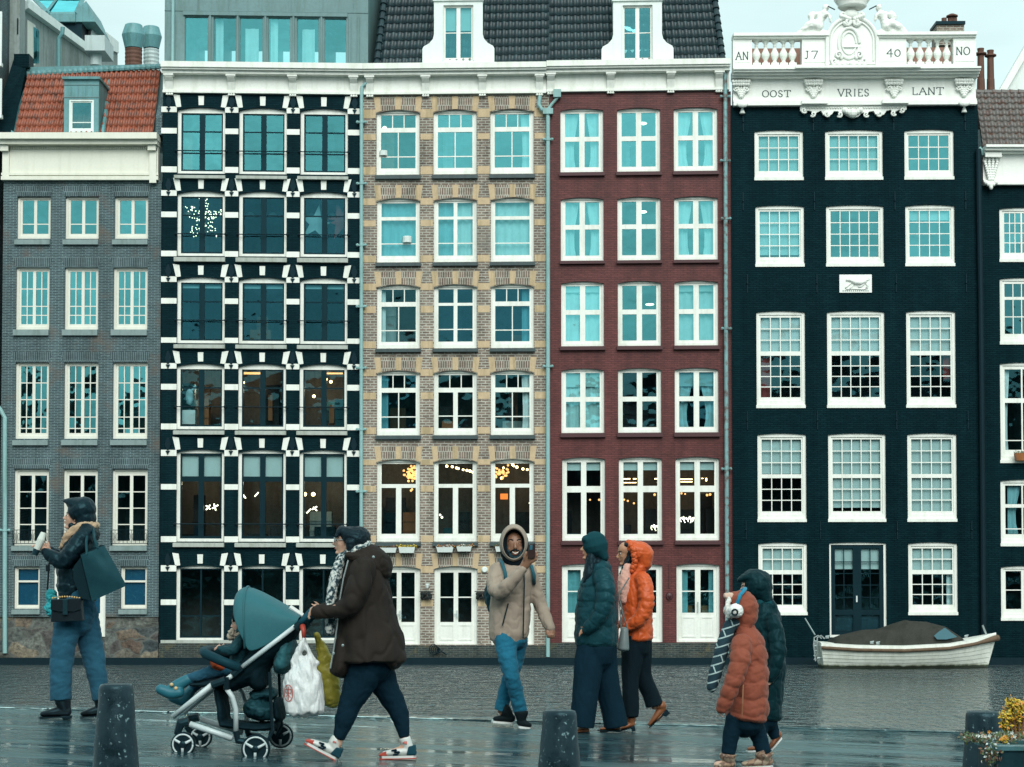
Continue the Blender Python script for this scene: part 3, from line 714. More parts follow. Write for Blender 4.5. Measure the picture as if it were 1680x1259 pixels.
for (ya, yb) in bands3:
    t = (ya-177)/800
    for pi, (a, c) in enumerate(piers3):
        b = MB(); rect_px(b, a+.4+t*.6, c+t*.6, ya, yb, FY-.012, FY+.05); b.build('sandstone_band', M['yellow'], H)
for ya in (180, 325, 467, 608, 754, 930):
    b = MB(); t = ya-21.5; s2 = MB()
    for a, c in C3:
        if ya > 200: a, c = a+.8, c+.6
        m = (a+c)/2
        poly_px(b, [(a-1, ya+4), (a+7.5, ya+1.5), (a+6, t), (a-4.5, t)], FY-.014, FY+.03); b.cut(); poly_px(b, [(m-4.5, ya-.8), (m+4.5, ya-.8), (m+5, t), (m-5, t)], FY-.014, FY+.03); b.cut()
        poly_px(b, [(c-7.5, ya+1.5), (c+1, ya+4), (c+4.5, t), (c-6, t)], FY-.014, FY+.03); b.cut()
        poly_px(s2, [(a+7.5, ya+1.5), (m-4.5, ya-.8), (m-5, t+.5), (a+6, t+.5)], FY-.009, FY+.02); s2.cut(); poly_px(s2, [(m+4.5, ya-.8), (c-7.5, ya+1.5), (c-6, t+.5), (m+5, t+.5)], FY-.009, FY+.02); s2.cut()
    b.build('voussoir', M['yellow'], H); s2.build('soldier_arch', M['soldbeige'], H)
b = MB(); b.box(X0, X1, FY-.05, FY+.25, -.3, PZ(1059, FY)); b.build('plinth', M['mossbrick'], H)
cornice(H, 597.3, 896, [607, 698.5, 791.5, 885], 112-2.5)
lamps(H, [(660+2*i, 0) for i in range(0)])
def cluster(cx, cy, r, n, Y=FY+.8):
    b = MB(); c = P(cx, cy, Y)
    for i in range(n): b.ball(c+Vector((rnd.gauss(0, r*.5), rnd.gauss(0, r*.3), rnd.gauss(0, r*.6))), .038, 6, 4)
    b.build('bubble_chandelier', M['lampdim'], H, smooth=True)
cluster(676, 778, .22, 60); cluster(824, 776, .2, 30)
lamps(H, [(733,765),(742,766),(749,768),(752,769),(760,771),(766,772),(771,773),(776,775),(841,763),(843,765),(848,767),(858,770),(865,771),(826,768),(823,785)], .04)
lamps(H, [(631, 210)], .09, 'lampcool'); lamps(H, [(725,849),(869,826),(722,845)], .03, 'lampcool')
b = MB(); c = P(827, 815, FY+.8); b.box(c.x-.12, c.x+.12, c.y, c.y+.1, c.z-.09, c.z+.09); b.build('orange_lantern', emit('orange_lantern', (1,.2,.03,1), .8), H)
b = MB(); c = P(668, 398, FY+.16); b.lathe(c, [(.15, 0), (.15, .18), (.13, .2)], 12); b.build('table_lamp_shade', M['blind'], H)
b = MB(); c = P(629, 255, FY+.16); b.lathe(c, [(.14, 0), (.13, .16)], 12); b.build('table_lamp_shade', M['blind'], H)
pipe(H, [(604, 125), (602, 134), (594, 141), (593, 160), (592.5, 870), (592, 1072)], .055, FY-.14, clips=[(593,199),(593,300),(593,401),(592.6,502),(592.6,603),(592.6,704),(592.6,806)])
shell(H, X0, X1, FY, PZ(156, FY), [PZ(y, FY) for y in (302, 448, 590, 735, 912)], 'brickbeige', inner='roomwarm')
# mansard roof + dormers for houses 3 and 4
def mansard(H, xl, xr, xlt, xrt, ends, cols):
    Yb, Yt = FY+.2, FY+1.6
    A, B_, C, D = P(xl, 111, Yb), P(xr, 105, Yb), P(xrt, -30, Yt), P(xlt, -30, Yt)
    b = MB(); tiles(b, (A, B_, C, D), cols, 10, .05); b.build('roof', M['tileblack'], H, smooth=True)
    b = MB(); e = Vector((0, .06, 0)); b.quad(A+e, B_+e, C+e, D+e)
    b.quad(D, C, C+Vector((0,6,0)), D+Vector((0,6,0))); b.quad(A+Vector((0,.1,0)), D+Vector((0,.1,0)), D+Vector((0,6,0)), A+Vector((0,6,0))); b.quad(B_+Vector((0,.1,0)), C+Vector((0,.1,0)), C+Vector((0,6,0)), B_+Vector((0,6,0)))
    b.build('roof_deck', M['tileblack'], H)
    for side in ends:
        a, c = (A, D) if side < 0 else (B_, C); b = MB()
        for i in range(11):
            p, q = a.lerp(c, i/11), a.lerp(c, (i+1.08)/11); b.tube([p+Vector((0,-.08,0)), q+Vector((0,-.05,0))], [.115, .085], 10)
        b.build('ridge_tiles', M['tileblack'], H)
def dormer(H, xm, top, k=.0):
    Yd = FY+.12; b = MB(); s = lambda x, y: (xm+x, y)
    pts = [(-61,105),(-61,103.5),(-59,103),(-59,80),(-57,76),(-48,71),(-42,64),(-40,56),(-40,3),(-42,2),(-42,-3),(-36,-3),(-36,-16),(36,-16),(36,-3),(42,-3),(42,2),(40,3),(40,56),(42,64),(48,71),(57,76),(59,80),(59,103),(61,103.5),(61,105)]
    q = [P(xm+x, y, Yd) for x, y in pts]
    # split into left / right halves and the part under and over the window so the opening stays free
    wx0, wx1, wy0, wy1 = -26, 26, 9, 100
    L = [(-26,105)]+[(x, y) for x, y in pts if x <= -26 and not (x == -36 and y < -10)]
    left = [(-61,105),(-26,105),(-26,-16),(-36,-16),(-36,-3),(-42,-3),(-42,2),(-40,3),(-40,56),(-42,64),(-48,71),(-57,76),(-59,80),(-59,103),(-61,103.5)]
    for sg in (1, -1):
        pp = [P(xm+sg*x, y, Yd) for x, y in left]; pp = [(p.x, p.z) for p in pp]
        if sg < 0: pp = pp[::-1]
        b.prism(pp, Yd, Yd+.25)
    rect_px(b, xm-26, xm+26, -16, 8.5, Yd+.001, Yd+.249, Yd); rect_px(b, xm-26, xm+26, 100, 105, Yd+.001, Yd+.249, Yd)
    rect_px(b, xm-61, xm+61, 103, 105.3, Yd-.05, Yd, Yd); rect_px(b, xm-42, xm+42, -3, 2, Yd-.06, Yd, Yd)
    rect_px(b, xm-26, xm-24.5, 8.5, 100, Yd-.03, Yd, Yd); rect_px(b, xm+24.5, xm+26, 8.5, 100, Yd-.03, Yd, Yd)
    x_, X_ = PX(xm-39, 50, Yd), PX(xm+39, 50, Yd)
    b.box(x_, x_+.05, Yd+.25, Yd+2, PZ(104, Yd), PZ(-16, Yd)); b.box(X_-.05, X_, Yd+.25, Yd+2, PZ(104, Yd), PZ(-16, Yd))
    b.box(x_+.05, X_-.05, Yd+1.6, Yd+1.7, PZ(104, Yd), PZ(-16, Yd))
    b.build('dormer', M['whitecold'], H)
    window(H, (xm-24.5, xm+24.5, 8.5, 99.5), [(.04, .43, .02, .96, [], [.5]), (.57, .96, .02, .96, [], [.5])], (1.5, 1.5, 1.5, 2), Y=Yd, rec=.06, glass='glass_mid', cas='white', sash='white', blind=.42 if xm < 800 else None,
           cover=[('c', 0, 1, .78, 1)] if xm > 800 else None)
mansard(H, 618, 901, 634, 901, [-1], 26); dormer(H, 752, 0)

# ---------------------------------------------------------------- house 4: red
H, X0, X1 = house('dark red painted brick canal house with white cross framed windows', 901.4, 1201, FY, .014)
C4 = [(919.5,989.5),(1012.5,1083),(1105.5,1177)]
def cross(v): return [(.06, .43, .035, v-.035, [], []), (.57, .94, .035, v-.035, [], []), (.06, .43, v+.045, .955, [], []), (.57, .94, v+.045, .955, [], [])]
rows4 = [(177, 281.5, (282, 288.5), .47, 0), (323, 427, (427.5, 433), .46, .6), (461, 567.5, (568, 574.5), .47, 1.2), (604, 710, (710.5, 717.5), .475, 1.6), (750, 887, (888, 894), .375, 3)]
gl4 = [['glass_sky']*3, ['glass_sky']*3, ['glass_sky']*3, ['glass_mid', 'glass_dark', 'glass_deep'], ['glass_dark']*3]
cur = lambda p: [('c', 0, .42, 0, 1, p), ('c', .62, 1, 0, 1, -p)]
cv4 = {(0,0): cur(.3), (0,2): cur(.35), (1,0): cur(.3), (1,2): cur(.3), (2,0): [('c', 0, .45, .1, 1, .1), ('c', .55, 1, .1, 1)], (2,2): [('c', 0, .47, 0, 1), ('c', .55, 1, 0, 1, -.1)], (3,0): [('c', 0, .48, .2, 1, .1), ('c', .52, 1, .2, 1, -.1)], (3,2): [('c', 0, .4, .2, 1, .35), ('c', .62, 1, .2, 1, -.35)]}
bl4 = {(2,0): .12, (2,2): .12, (3,0): .25, (3,2): .25, (4,0): .125, (4,1): .125, (4,2): .125}
holes = []
for ri, (ya, yb, sl_, v, dx) in enumerate(rows4):
    for ci, (a, c) in enumerate(C4):
        a, c = a+dx, c+dx+.3; holes.append(hole((a, c, ya, yb), FY, 3.5))
        window(H, (a, c, ya, yb), cross(v), (4, 3.5, 3.5, 5), 3.5, glass=gl4[ri][ci], cover=cv4.get((ri, ci)), blind=bl4.get((ri, ci)), mun=2, sill=(a-2, c+2, sl_[0], sl_[1], .13), sillmat='redtrim')
for ci, (a, c) in enumerate([(922,993),(1015,1087),(1110,1181)]):
    holes.append(hole((a, c, 925, 1054), FY, 3))
    w_, r_ = window(H, (a, c, 925, 1054), [(.09, .43, .05, .63, [], [.5]), (.57, .91, .05, .63, [], [.5])], (4, 4, 4, 3), 3, glass='glass_dark' if ci == 1 else 'glass_mid', mun=1.8, name='door',
        cover=[('b', 0, .5, 0, .65), ('b', .5, 1, 0, .65)] if ci == 0 else ([('b', 0, .25, 0, .65), ('b', .8, 1, 0, .65)] if ci == 2 else None), panel=[(.08,.44,.68,.96), (.56,.92,.68,.96)])
    b = MB(); hc = P((a+c)/2, 994, FY+.02); b.box(hc.x-.015, hc.x+.015, FY+.05, FY+.13, hc.z-.2, hc.z+.12); b.build('door_handle', M['steelpipe'], w_)
wall_part(H, X0, X1, PZ(152, FY), PZ(1055, FY), holes, M['brickred'], FY)
b = MB()
for x, y in ((1012, 1000), (1100, 977)):        # iron rods and rosettes
    pass
for x in (1098,): rect_px(b, x-.8, x+.8, 925, 965, FY-.03, FY)
c = P(1098, 978, FY); b.lathe((c.x, FY-.08, c.z), [(.02, 0), (.09, .03), (.12, .08)], 10, 'y'); b.tube([c+Vector((-.1,-.05,-.02)), c+Vector((0,-.05,-.14)), c+Vector((.1,-.05,-.02))], .02, 6)
b.build('wall_anchor', M['redtrim'], H)
b = MB(); b.box(X0, X1, FY-.05, FY+.25, -.3, PZ(1055, FY)); b.build('plinth', M['mossbrick'], H)
cornice(H, 896.3, 1196, [903.5, 1001.5, 1100, 1179], 104.5)
b = MB()
for x, y in ((1035,794),(1038,797),(1090,0)): pass
for (x0_, x1_, y0_, y1_) in ((1022,1034,785,786.5),(1039,1044,785,786.5),(1022,1044,791.5,792.5),(1074,1079,785,786.5),(1116,1136,786,787.5),(1117,1136,790.5,791.5),(1151,1154,785,786),(1158,1160,785,790)):
    rect_px(b, x0_, x1_, y0_, y1_, FY+1.1, FY+1.2, FY+1.1)
b.build('bar_lamp', M['lampwarm'], H)
lamps(H, [(968,820),(983,820),(1024,820),(1030,822),(1040,826),(1074,812),(1118,810),(1124,811),(1165,812),(1160,813)], .035, 'lampdim')
for y0_ in (203, 348, 0):
    if y0_:
        b = MB(); c = P(1055, y0_, FY+1.0); b.ball(c, .09, 10, 6, (1.4, 1, .5)); b.build('ceiling_lamp', M['lampcool'], H)
b = MB(); c = P(1066, 500, FY+1); b.ball(c, .09, 10, 6, (1.6,1,.4)); b.build('ceiling_lamp', M['lampcool'], H)
b = MB()                                         # looping neon lettering low in the lit windows
for cx, cy in ((1118, 853), (1070, 866)):
    c = P(cx, cy, FY+.3)
    for i in range(5): b.tube([c+Vector((i*.09+.035*math.cos(t*.6+i), 0, .10*math.sin(t*.6)*(1 if i % 2 else .7))) for t in range(9)], .012, 5)
b.build('window_neon', M['lampcool'], H)
b = MB(); rect_px(b, 1125, 1136, 994, 1006, FY+.5, FY+.8, FY+.5); rect_px(b, 1151, 1163, 994, 1006, FY+.5, FY+.8, FY+.5); b.build('orange_chair', M['wood'], H)
pipe(H, [(886, 156), (884, 170), (889, 178), (898, 182), (899, 192), (899, 1078)], .065, FY-.14, clips=[(899,227),(899,600)])
pipe(H, [(916, 146), (915, 158), (905, 170), (899, 178)], .05, FY-.14)
b = MB(); c = P(899, 180, FY-.14); b.box(c.x-.16, c.x+.16, c.y-.1, c.y+.1, c.z-.12, c.z+.06); c = P(914, 151, FY-.14); b.box(c.x-.12, c.x+.12, c.y-.1, c.y+.1, c.z-.15, c.z+.1); b.build('rainwater_hopper', M['pipe'], H)
M['oldpipe'] = tile_mat('peeling_zinc_pipe', (.20,.38,.38,1), (.14,.26,.27,1), (.10,.07,.06,1))
pipe(H, [(1187, 100), (1187, 117), (1190, 128), (1190, 200), (1191, 500), (1193, 980), (1193, 1072)], .065, FY-.16, mat='oldpipe', clips=[(1190,160),(1190,265),(1191,360),(1192,540),(1192,770)])
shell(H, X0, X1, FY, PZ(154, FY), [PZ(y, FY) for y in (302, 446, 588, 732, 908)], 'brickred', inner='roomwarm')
mansard(H, 901.2, 1186, 901.2, 1168, [1], 26); dormer(H, 1046, 0)
# ---------------------------------------------------------------- strokes for painted letters
GL = {'O': [[(.5+.5*math.cos(t*math.pi/8), .5+.5*math.sin(t*math.pi/8)) for t in range(17)]],
 'S': [[(.9,.82),(.72,.97),(.4,1),(.15,.85),(.15,.65),(.5,.5),(.85,.36),(.88,.15),(.6,0),(.3,.02),(.08,.2)]],
 'T': [[(0,1),(1,1)],[(.5,1),(.5,0)],[(.3,0),(.7,0)],[(0,1),(0,.85)],[(1,1),(1,.85)]],
 'V': [[(0,1),(.5,0),(1,1)],[(-.12,1),(.15,1)],[(.85,1),(1.12,1)]],
 'R': [[(.15,0),(.15,1),(.6,1),(.82,.85),(.82,.65),(.6,.5),(.15,.5)],[(.5,.5),(.95,0)],[(0,0),(.3,0)],[(0,1),(.2,1)]],
 'I': [[(.5,0),(.5,1)],[(.3,0),(.7,0)],[(.3,1),(.7,1)]],
 'E': [[(.9,1),(.2,1),(.2,0),(.95,0)],[(.2,.52),(.7,.52)],[(.9,1),(.9,.85)],[(.95,0),(.95,.15)]],
 'L': [[(.2,1),(.2,0),(.95,0),(.95,.18)],[(.05,1),(.35,1)]],
 'A': [[(0,0),(.5,1),(1,0)],[(.2,.4),(.8,.4)],[(-.12,0),(.14,0)],[(.86,0),(1.12,0)]],
 'N': [[(.1,0),(.1,1),(.9,0),(.9,1)],[(0,0),(.22,0)],[(.78,1),(1,1)]],
 'J': [[(.6,1),(.6,.1),(.4,-.1),(.1,0)],[(.3,1),(.8,1)]],
 '7': [[(.1,.9),(.15,1),(.95,1),(.4,-.1)]], '4': [[(.7,-.1),(.7,1),(0,.35),(1,.35)]], '0': [[(.5+.45*math.cos(t*math.pi/8), .45+.45*math.sin(t*math.pi/8)) for t in range(17)]]}
def lettering(H, text, x0, x1, y0, y1, Y, th=.022, widths=None):
    n = len(text); b = MB()
    wd = [{'I': .45, 'J': .7, 'L': .8, 'E': .8, 'S': .75}.get(c, 1) for c in text]; tot = sum(wd)+.28*(n-1)
    for i, ch in enumerate(text):
        u0 = (sum(wd[:i])+.28*i)/tot; u1 = (sum(wd[:i+1])+.28*i)/tot
        for st in GL[ch]:
            pts = [P(x0+(x1-x0)*(u0+(u1-u0)*px_), y1+(y0-y1)*py_, Y-.012) for px_, py_ in st]
            for p, q in zip(pts, pts[1:]):
                d = (q-p).normalized(); nn = Vector((-d.z, 0, d.x)); t = th*(.65+.6*abs(d.z)); e = d*.008
                a_, b_, c_, d_ = p-nn*t/2-e, q-nn*t/2+e, q+nn*t/2+e, p+nn*t/2-e
                poly = [(v.x, v.z) for v in (a_, b_, c_, d_)]
                area = sum(poly[k][0]*poly[(k+1)%4][1]-poly[(k+1)%4][0]*poly[k][1] for k in range(4))
                if area < 0: poly = poly[::-1]
                b.prism(poly, Y-.012, Y+.002)
    b.build('lettering', M['letter'], H)
M['letter'] = paint('dark_green_letter_paint', (.008,.05,.06,1), .5)
# ---------------------------------------------------------------- house 5: tall black house with white sculpted top
Y5 = 59.92
H, X0, X1 = house('tall black brick canal house with a white carved and lettered parapet', 1201.2, 1608, Y5, .006)
g4 = lambda v0, v1, n, r: (.035, .965, v0, v1, [i/n for i in range(1, n)], [i/r for i in range(1, r)])
c5 = [((1238,1317.5),4), ((1354,1448),5), ((1484,1564.5),4)]
rows5 = [(213, 295, [(0,1,2)], 0), (336.5, 437, None, 1.6), (510, 669, None, 3.2), (711, 856, None, 5), (890, 1009, None, 6.4)]
def sash5(ri, n):
    if ri == 0: return [g4(.05, .94, n, 3)]
    if ri == 1: return [g4(.04, .95, n, 4)]
    if ri == 2: return [g4(.03, .425, n, 3), g4(.475, .96, n, 4)]
    if ri == 3: return [g4(.03, .48, n, 3), g4(.53, .96, n, 3)]
    return [g4(.04, .39, n, 2), g4(.46, .955, n, 3)]
g5 = [['glass_mid','glass_mid','glass_sky'], ['glass_mid','glass_sky','glass_sky'], ['glass_dark']*3, ['glass_dark']*3, ['glass_dark']*3]
b5 = [[1,1,0],[.88,0,.2],[.42,.42,.42],[.46,.9,1],[.42,0,.42]]
holes = []
for ri, (ya, yb, _, dx) in enumerate(rows5):
    for ci, ((a, c), n) in enumerate(c5):
        a, c = a+dx, c+dx+.4; dy = (-.5, 0, -2)[ci]*0
        if ri == 4 and ci == 1: continue
        holes.append(hole((a, c, ya, yb), Y5, 2.5))
        cov = None
        if ri == 2 and ci == 0: cov = [('r', 0, .28, .4, 1)]
        if ri == 2 and ci == 2: cov = [('r', .82, 1, .4, .75)]
        if ri == 4 and ci == 2: cov = [('c', .85, 1, .4, 1)]
        w_, _ = window(H, (a, c, ya, yb), sash5(ri, n), (5, 5, 6, 12), 2.5, Y=Y5, rec=.06, glass=g5[ri][ci], mun=1.5, cover=cov, blind=b5[ri][ci] or None)
        b = MB(); rect_px(b, a-.5, c+.5, yb-4.5, yb+.6, Y5-.03, Y5+.059, Y5); b.build('sill', M['white'], w_)
dd = (1361, 1454.5, 890, 1046)
holes.append(hole(dd, Y5, 1.5))
gd = lambda u0, u1: [(u0, u1, .04, .72, [.5], [.22, .41, .60, .80]), (u0, u1, .78, .95, [], [])]
w_, r_ = window(H, dd, gd(.08, .42)+gd(.58, .92), (3, 4, 4, 4), 1.5, Y=Y5, rec=.06, glass='glass_dark', cas='white', sash='blacksash', mun=1.4, name='door', blind=.26, cover=[('q', .08, .92, .78, .95)])
b = MB(); hc = P(1406, 983, Y5); b.box(hc.x-.02, hc.x+.02, Y5+.02, Y5+.1, hc.z-.1, hc.z+.1); b.build('door_handle', M['blind'], w_)
wall_part(H, X0, X1, PZ(172, Y5), PZ(1104, Y5), holes, M['brickblack5'], Y5)
b = MB()                                         # iron wall anchors
for x, y in ((1219,330),(1336,330),(1468,330),(1584,330),(1226,465),(1340,465),(1470,465),(1585,465),(1226,690),(1341,690),(1471,690),(1588,690),(1224,870),(1346,870),(1472,870),(1594,870),(1219,200),(1334,200),(1466,200),(1583,200)):
    rect_px(b, x-.8, x+.8, y-15, y+15, Y5-.035, Y5, Y5); c = P(x, y, Y5); b.ball((c.x, Y5-.04, c.z), .03, 6, 4); b.cut()
b.build('wall_anchor', M['iron'], H)
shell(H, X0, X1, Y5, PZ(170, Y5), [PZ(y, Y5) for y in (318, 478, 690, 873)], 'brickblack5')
# entablature and balustrade
b = MB(); rf = 120
[(rect_px(b, q0, q1, 57, 62, Y5-.30, Y5+.30, Y5, rf), rect_px(b, q0+.5, q1-.5, 62, 65, Y5-.22, Y5+.25, Y5, rf)) for q0, q1 in ((1202, 1359), (1437, 1600))]
rect_px(b, 1202, 1600, 108, 118.5, Y5-.14, Y5+.25, Y5, rf)
for a, c in ((1202,1233),(1315,1358),(1438,1486),(1563,1600)): rect_px(b, a, c, 65, 108, Y5-.14, Y5+.25, Y5, rf); rect_px(b, a+3, c-3, 72, 104, Y5-.16, Y5-.139, Y5, rf)
for i, (a, pr) in enumerate(((118.5,.62),(121.5,.55),(124.5,.42),(127.5,.28))): rect_px(b, 1202-2, 1602, a, a+3, Y5-pr, Y5+.2, Y5, rf)
rect_px(b, 1300, 1503, 117, 121, Y5-.72, Y5-.6, Y5, rf)
rect_px(b, 1202, 1600, 130.5, 169, Y5-.06, Y5+.2, Y5, rf); rect_px(b, 1202, 1600, 165, 168, Y5-.16, Y5-.05, Y5, rf); rect_px(b, 1202, 1600, 169, 175, Y5-.22, Y5+.2, Y5, rf)
rect_px(b, 1313, 1355, 168, 174, Y5-.34, Y5-.2, Y5, rf); rect_px(b, 1444, 1487, 168, 174, Y5-.34, Y5-.2, Y5, rf)
b.build('entablature', M['stonewhite'], H)
for xs in ([1241,1256,1271,1285.5,1300], [1494,1509,1523.5,1538,1553]):
    for x in xs:
        b = MB(); c = P(x, 108, Y5+.05); b.box(c.x-.12, c.x+.12, c.y-.12, c.y+.12, c.z, c.z+.08)
        b.lathe((c.x, c.y, c.z+.08), [(.06,0),(.08,.04),(.055,.08),(.125,.22),(.135,.30),(.08,.42),(.045,.52),(.06,.56),(.045,.60),(.06,.64),(.10,.68),(.10,.72)], 14)
        b.box(c.x-.11, c.x+.11, c.y-.11, c.y+.11, c.z+.80, PZ(65, Y5)); b.build('baluster', M['stonewhite'], H)
# central cartouche
def ell(cx, cy, rx, ry, n=28, a0=0, a1=2*math.pi): return [(cx+rx*math.cos(a0+(a1-a0)*i/n), cy-ry*math.sin(a0+(a1-a0)*i/n)) for i in range(n+1 if a1-a0 < 6.2 else n)]
b = MB()
arch = [(1358, 108)]+[(1438, 108)]+ell(1398, 68, 40, 38, 24, 0, math.pi)
poly_px(b, arch, Y5-.18, Y5+.25, Y5)
rim = ell(1398, 68, 41, 40, 30, 0, math.pi); Q = [P(x, y, Y5-.2) for x, y in rim]
b.tube([P(1439, 108, Y5-.2)]+Q+[P(1357, 108, Y5-.2)], .06, 8); b.tube([P(1433, 100, Y5-.2)]+[P(x, y, Y5-.2) for x, y in ell(1398, 68, 35, 34, 30, 0, math.pi)]+[P(1363, 100, Y5-.2)], .035, 6)
b.tube([P(x, y, Y5-.2) for x, y in ell(1393, 71, 17, 25, 30, 0, 2*math.pi-.01)], .05, 8)
b.tube([P(x, y, Y5-.2) for x, y in ell(1393, 71, 11.5, 18, 30, 0, 2*math.pi-.01)], .03, 6)
rect_px(b, 1380, 1406, 79, 81, Y5-.24, Y5-.17, Y5)
b.build('cartouche', M['stonewhite'], H, smooth=False)
def scroll(b, cx, cy, r, turns=1.6, dirn=1, a0=0, th=.045, Y=None):
    Y = Y or Y5-.22
    b.tube([P(cx+dirn*r*(1-t/24*.85)*math.cos(a0+turns*2*math.pi*t/24), cy+r*(1-t/24*.85)*math.sin(a0+turns*2*math.pi*t/24), Y-.002*t) for t in range(25)], [th*(1-.5*t/24) for t in range(25)], 7)
b = MB()
for sg in (-1, 1):
    scroll(b, 1398+sg*7, 36, 6, 1.5, sg, 0, .07); scroll(b, 1398+sg*14, 25, 6, 1.3, -sg, 1, .06);
    for i in range(5): b.ball(P(1398+sg*(4+i*3.5), 31-i*1.2, Y5-.25), .07, 8, 5)
    b.cut(); scroll(b, 1393+sg*17, 90, 7, 1.5, sg, 2, .05); scroll(b, 1393+sg*24, 100, 6, 1.4, -sg, 0, .05)
    for i in range(6): b.ball(P(1393+sg*(3+i*4.5), 104+(i % 2)*2, Y5-.22), .07, 8, 5)
    b.cut()
c = P(1398, 14, Y5-.1)                           # crown
b.lathe((c.x, c.y, c.z), [(.40,0),(.46,.05),(.44,.10),(.52,.20),(.58,.30),(.54,.33)], 20)
b.cut()
for i in range(9):
    a = math.pi*2*i/9; b.ball((c.x+.55*math.cos(a), c.y+.3*math.sin(a), c.z+.36), .07, 8, 5)
b.cut(); b.ball(P(1396, 24, Y5-.2), .22, 12, 8, (1.1, .6, .8))
b.cut(); b.build('crown_ornament', M['stonewhite'], H, smooth=True)
# garland brackets, tassels and the scalloped apron
for x in (1216, 1335, 1467, 1582):
    b = MB()
    for i in range(7):
        b.ball(P(x-13+i*4.3, 133+1.5*abs(i-3)*0, Y5-.22), .065, 8, 5); b.ball(P(x-12+i*4, 137.5, Y5-.2), .06, 8, 5)
    for j in range(6):
        wdt = 11-j*1.9
        for i in range(5): b.ball(P(x-wdt+2*wdt*i/4, 141+j*3.3, Y5-.13), .05+.01*(i % 2), 7, 4)
    for sg in (-1, 1): scroll(b, x+sg*8, 145, 4.5, 1.2, sg, 0, .03, Y5-.15)
    b.build('carved_garland', M['stonewhite'], H, smooth=True)
for x in (1218, 1582):
    b = MB(); c = P(x, 186, Y5-.1); b.lathe(c, [(.075,0),(.09,.02),(.05,.12),(.03,.18),(.045,.22)], 10); b.ball(P(x, 171, Y5-.28), .12, 8, 5, (1.6,.6,.8)); b.build('tassel', M['stonewhite'], H, smooth=True)
prof = [(1312,173)]; 
edge = [(1312,183),(1317,185),(1322,183),(1328,183),(1333,186),(1335,191),(1339,186),(1346,183),(1350,190),(1358,192),(1364,189),(1367,184),(1374,184),(1378,191),(1382,186),(1387,190),(1394,194),(1400,195),(1407,193),(1412,188),(1416,186),(1420,191),(1425,185),(1432,184),(1435,189),(1442,192),(1449,190),(1453,184),(1460,182),(1465,189),(1468,185),(1474,182),(1480,184),(1486,182),(1486,173)]
b = MB(); poly_px(b, prof+edge, Y5-.13, Y5-.001, Y5)
for x, y, sg in ((1319,181,1),(1334,187,-1),(1357,187,1),(1378,188,-1),(1421,188,1),(1443,187,-1),(1466,186,1),(1480,181,-1)): scroll(b, x, y, 4.5, 1.3, sg, .5, .035, Y5-.15)
for i in range(7): b.ball(P(1386+i*4.2, 181+5*math.sin(i*.52), Y5-.17), .09, 8, 5)
b.ball(P(1399, 186, Y5-.16), .15, 10, 6)
for i in range(40): b.ball(P(1316+i*4.25, 177, Y5-.15), .03, 5, 4)
b.build('carved_apron', M['stonewhite'], H, smooth=False)
# reclining figures either side of the shield: one skinned surface each
def skin_obj(name, joints, edges, mat, parent, sub=1, lev=2):
    me = bpy.data.meshes.new(name); off = Vector(parent['_o']) if parent else Vector()
    me.from_pydata([Vector(j[0])-off for j in joints], edges, []); me.materials.append(mat)
    o = bpy.data.objects.new(name, me); COL.objects.link(o)
    sk = o.modifiers.new('s', 'SKIN'); 
    for i, j in enumerate(joints): me.skin_vertices[0].data[i].radius = (j[1], j[1])
    me.skin_vertices[0].data[0].use_root = True
    sb = o.modifiers.new('u', 'SUBSURF'); sb.levels = lev; sb.render_levels = lev
    dg = bpy.context.evaluated_depsgraph_get(); m2 = bpy.data.meshes.new_from_object(o.evaluated_get(dg)); 
    o.modifiers.clear(); o.data = m2
    if not m2.materials: m2.materials.append(mat)
    m2.polygons.foreach_set('use_smooth', [True]*len(m2.polygons))
    if parent: o.parent = parent
    return o
H5 = H
for sg in (-1, 1):
    b = MB()
    for i in range(14): b.ball(P(1398+sg*(44+i*3.8), 56-5*math.sin(i*.25)*(i%3)*.5, Y5-.08), .17-.006*i, 8, 5, (1.3,.8,.7))
    b.tube([P(1398+sg*60, 30, Y5), P(1398+sg*66, 24, Y5), P(1398+sg*68, 34, Y5)], [.05,.09,.03], 8)
    b.build('figure_drapery', M['stonewhite'], H, smooth=True)
    b = MB(); b.tube([P(1398+sg*28, 16, Y5-.2), P(1398+sg*40, 10, Y5-.2)], .02, 5); b.build('staff', M['iron'], H)
lettering(H, 'OOST', 1251, 1297, 148, 158.5, Y5-.06); lettering(H, 'VRIES', 1375, 1425.5, 146.5, 158, Y5-.06); lettering(H, 'LANT', 1496.5, 1548, 144.5, 156, Y5-.06)
lettering(H, 'AN', 1207.5, 1227.5, 84.5, 97, Y5-.16); lettering(H, 'J7', 1320, 1342, 83.5, 95, Y5-.14-.02); lettering(H, '40', 1455, 1477.5, 81, 93, Y5-.16); lettering(H, 'NO', 1569, 1591, 78.5, 91, Y5-.16)
# relief plaque with a running hound
b = MB(); rect_px(b, 1377, 1430, 451, 480.5, Y5-.03, Y5, Y5); b.build('plaque', M['stonewhite'], H)
pl = H.children[-1] if False else [o for o in H.children if o.name.startswith('plaque')][0]
b = MB(); rl = lambda *p: [P(x, y, Y5-.04) for x, y in p]
b.tube(rl((1388,460),(1394,459),(1402,463),(1412,464),(1421,461)), [.03,.06,.09,.085,.07], 8); b.tube(rl((1421,461),(1426,459),(1425,456)), .02, 6)
b.tube(rl((1397,464),(1391,469),(1387,473)), .025, 6); b.tube(rl((1400,465),(1398,471),(1394,474)), .025, 6); b.tube(rl((1418,465),(1413,470),(1408,471)), .035, 6); b.tube(rl((1420,464),(1424,469),(1421,473)), .03, 6)
b.tube(rl((1388,475),(1400,474),(1415,475),(1424,473)), .02, 5)
b.build('hound_relief', M['stonewhite'], pl, smooth=True)
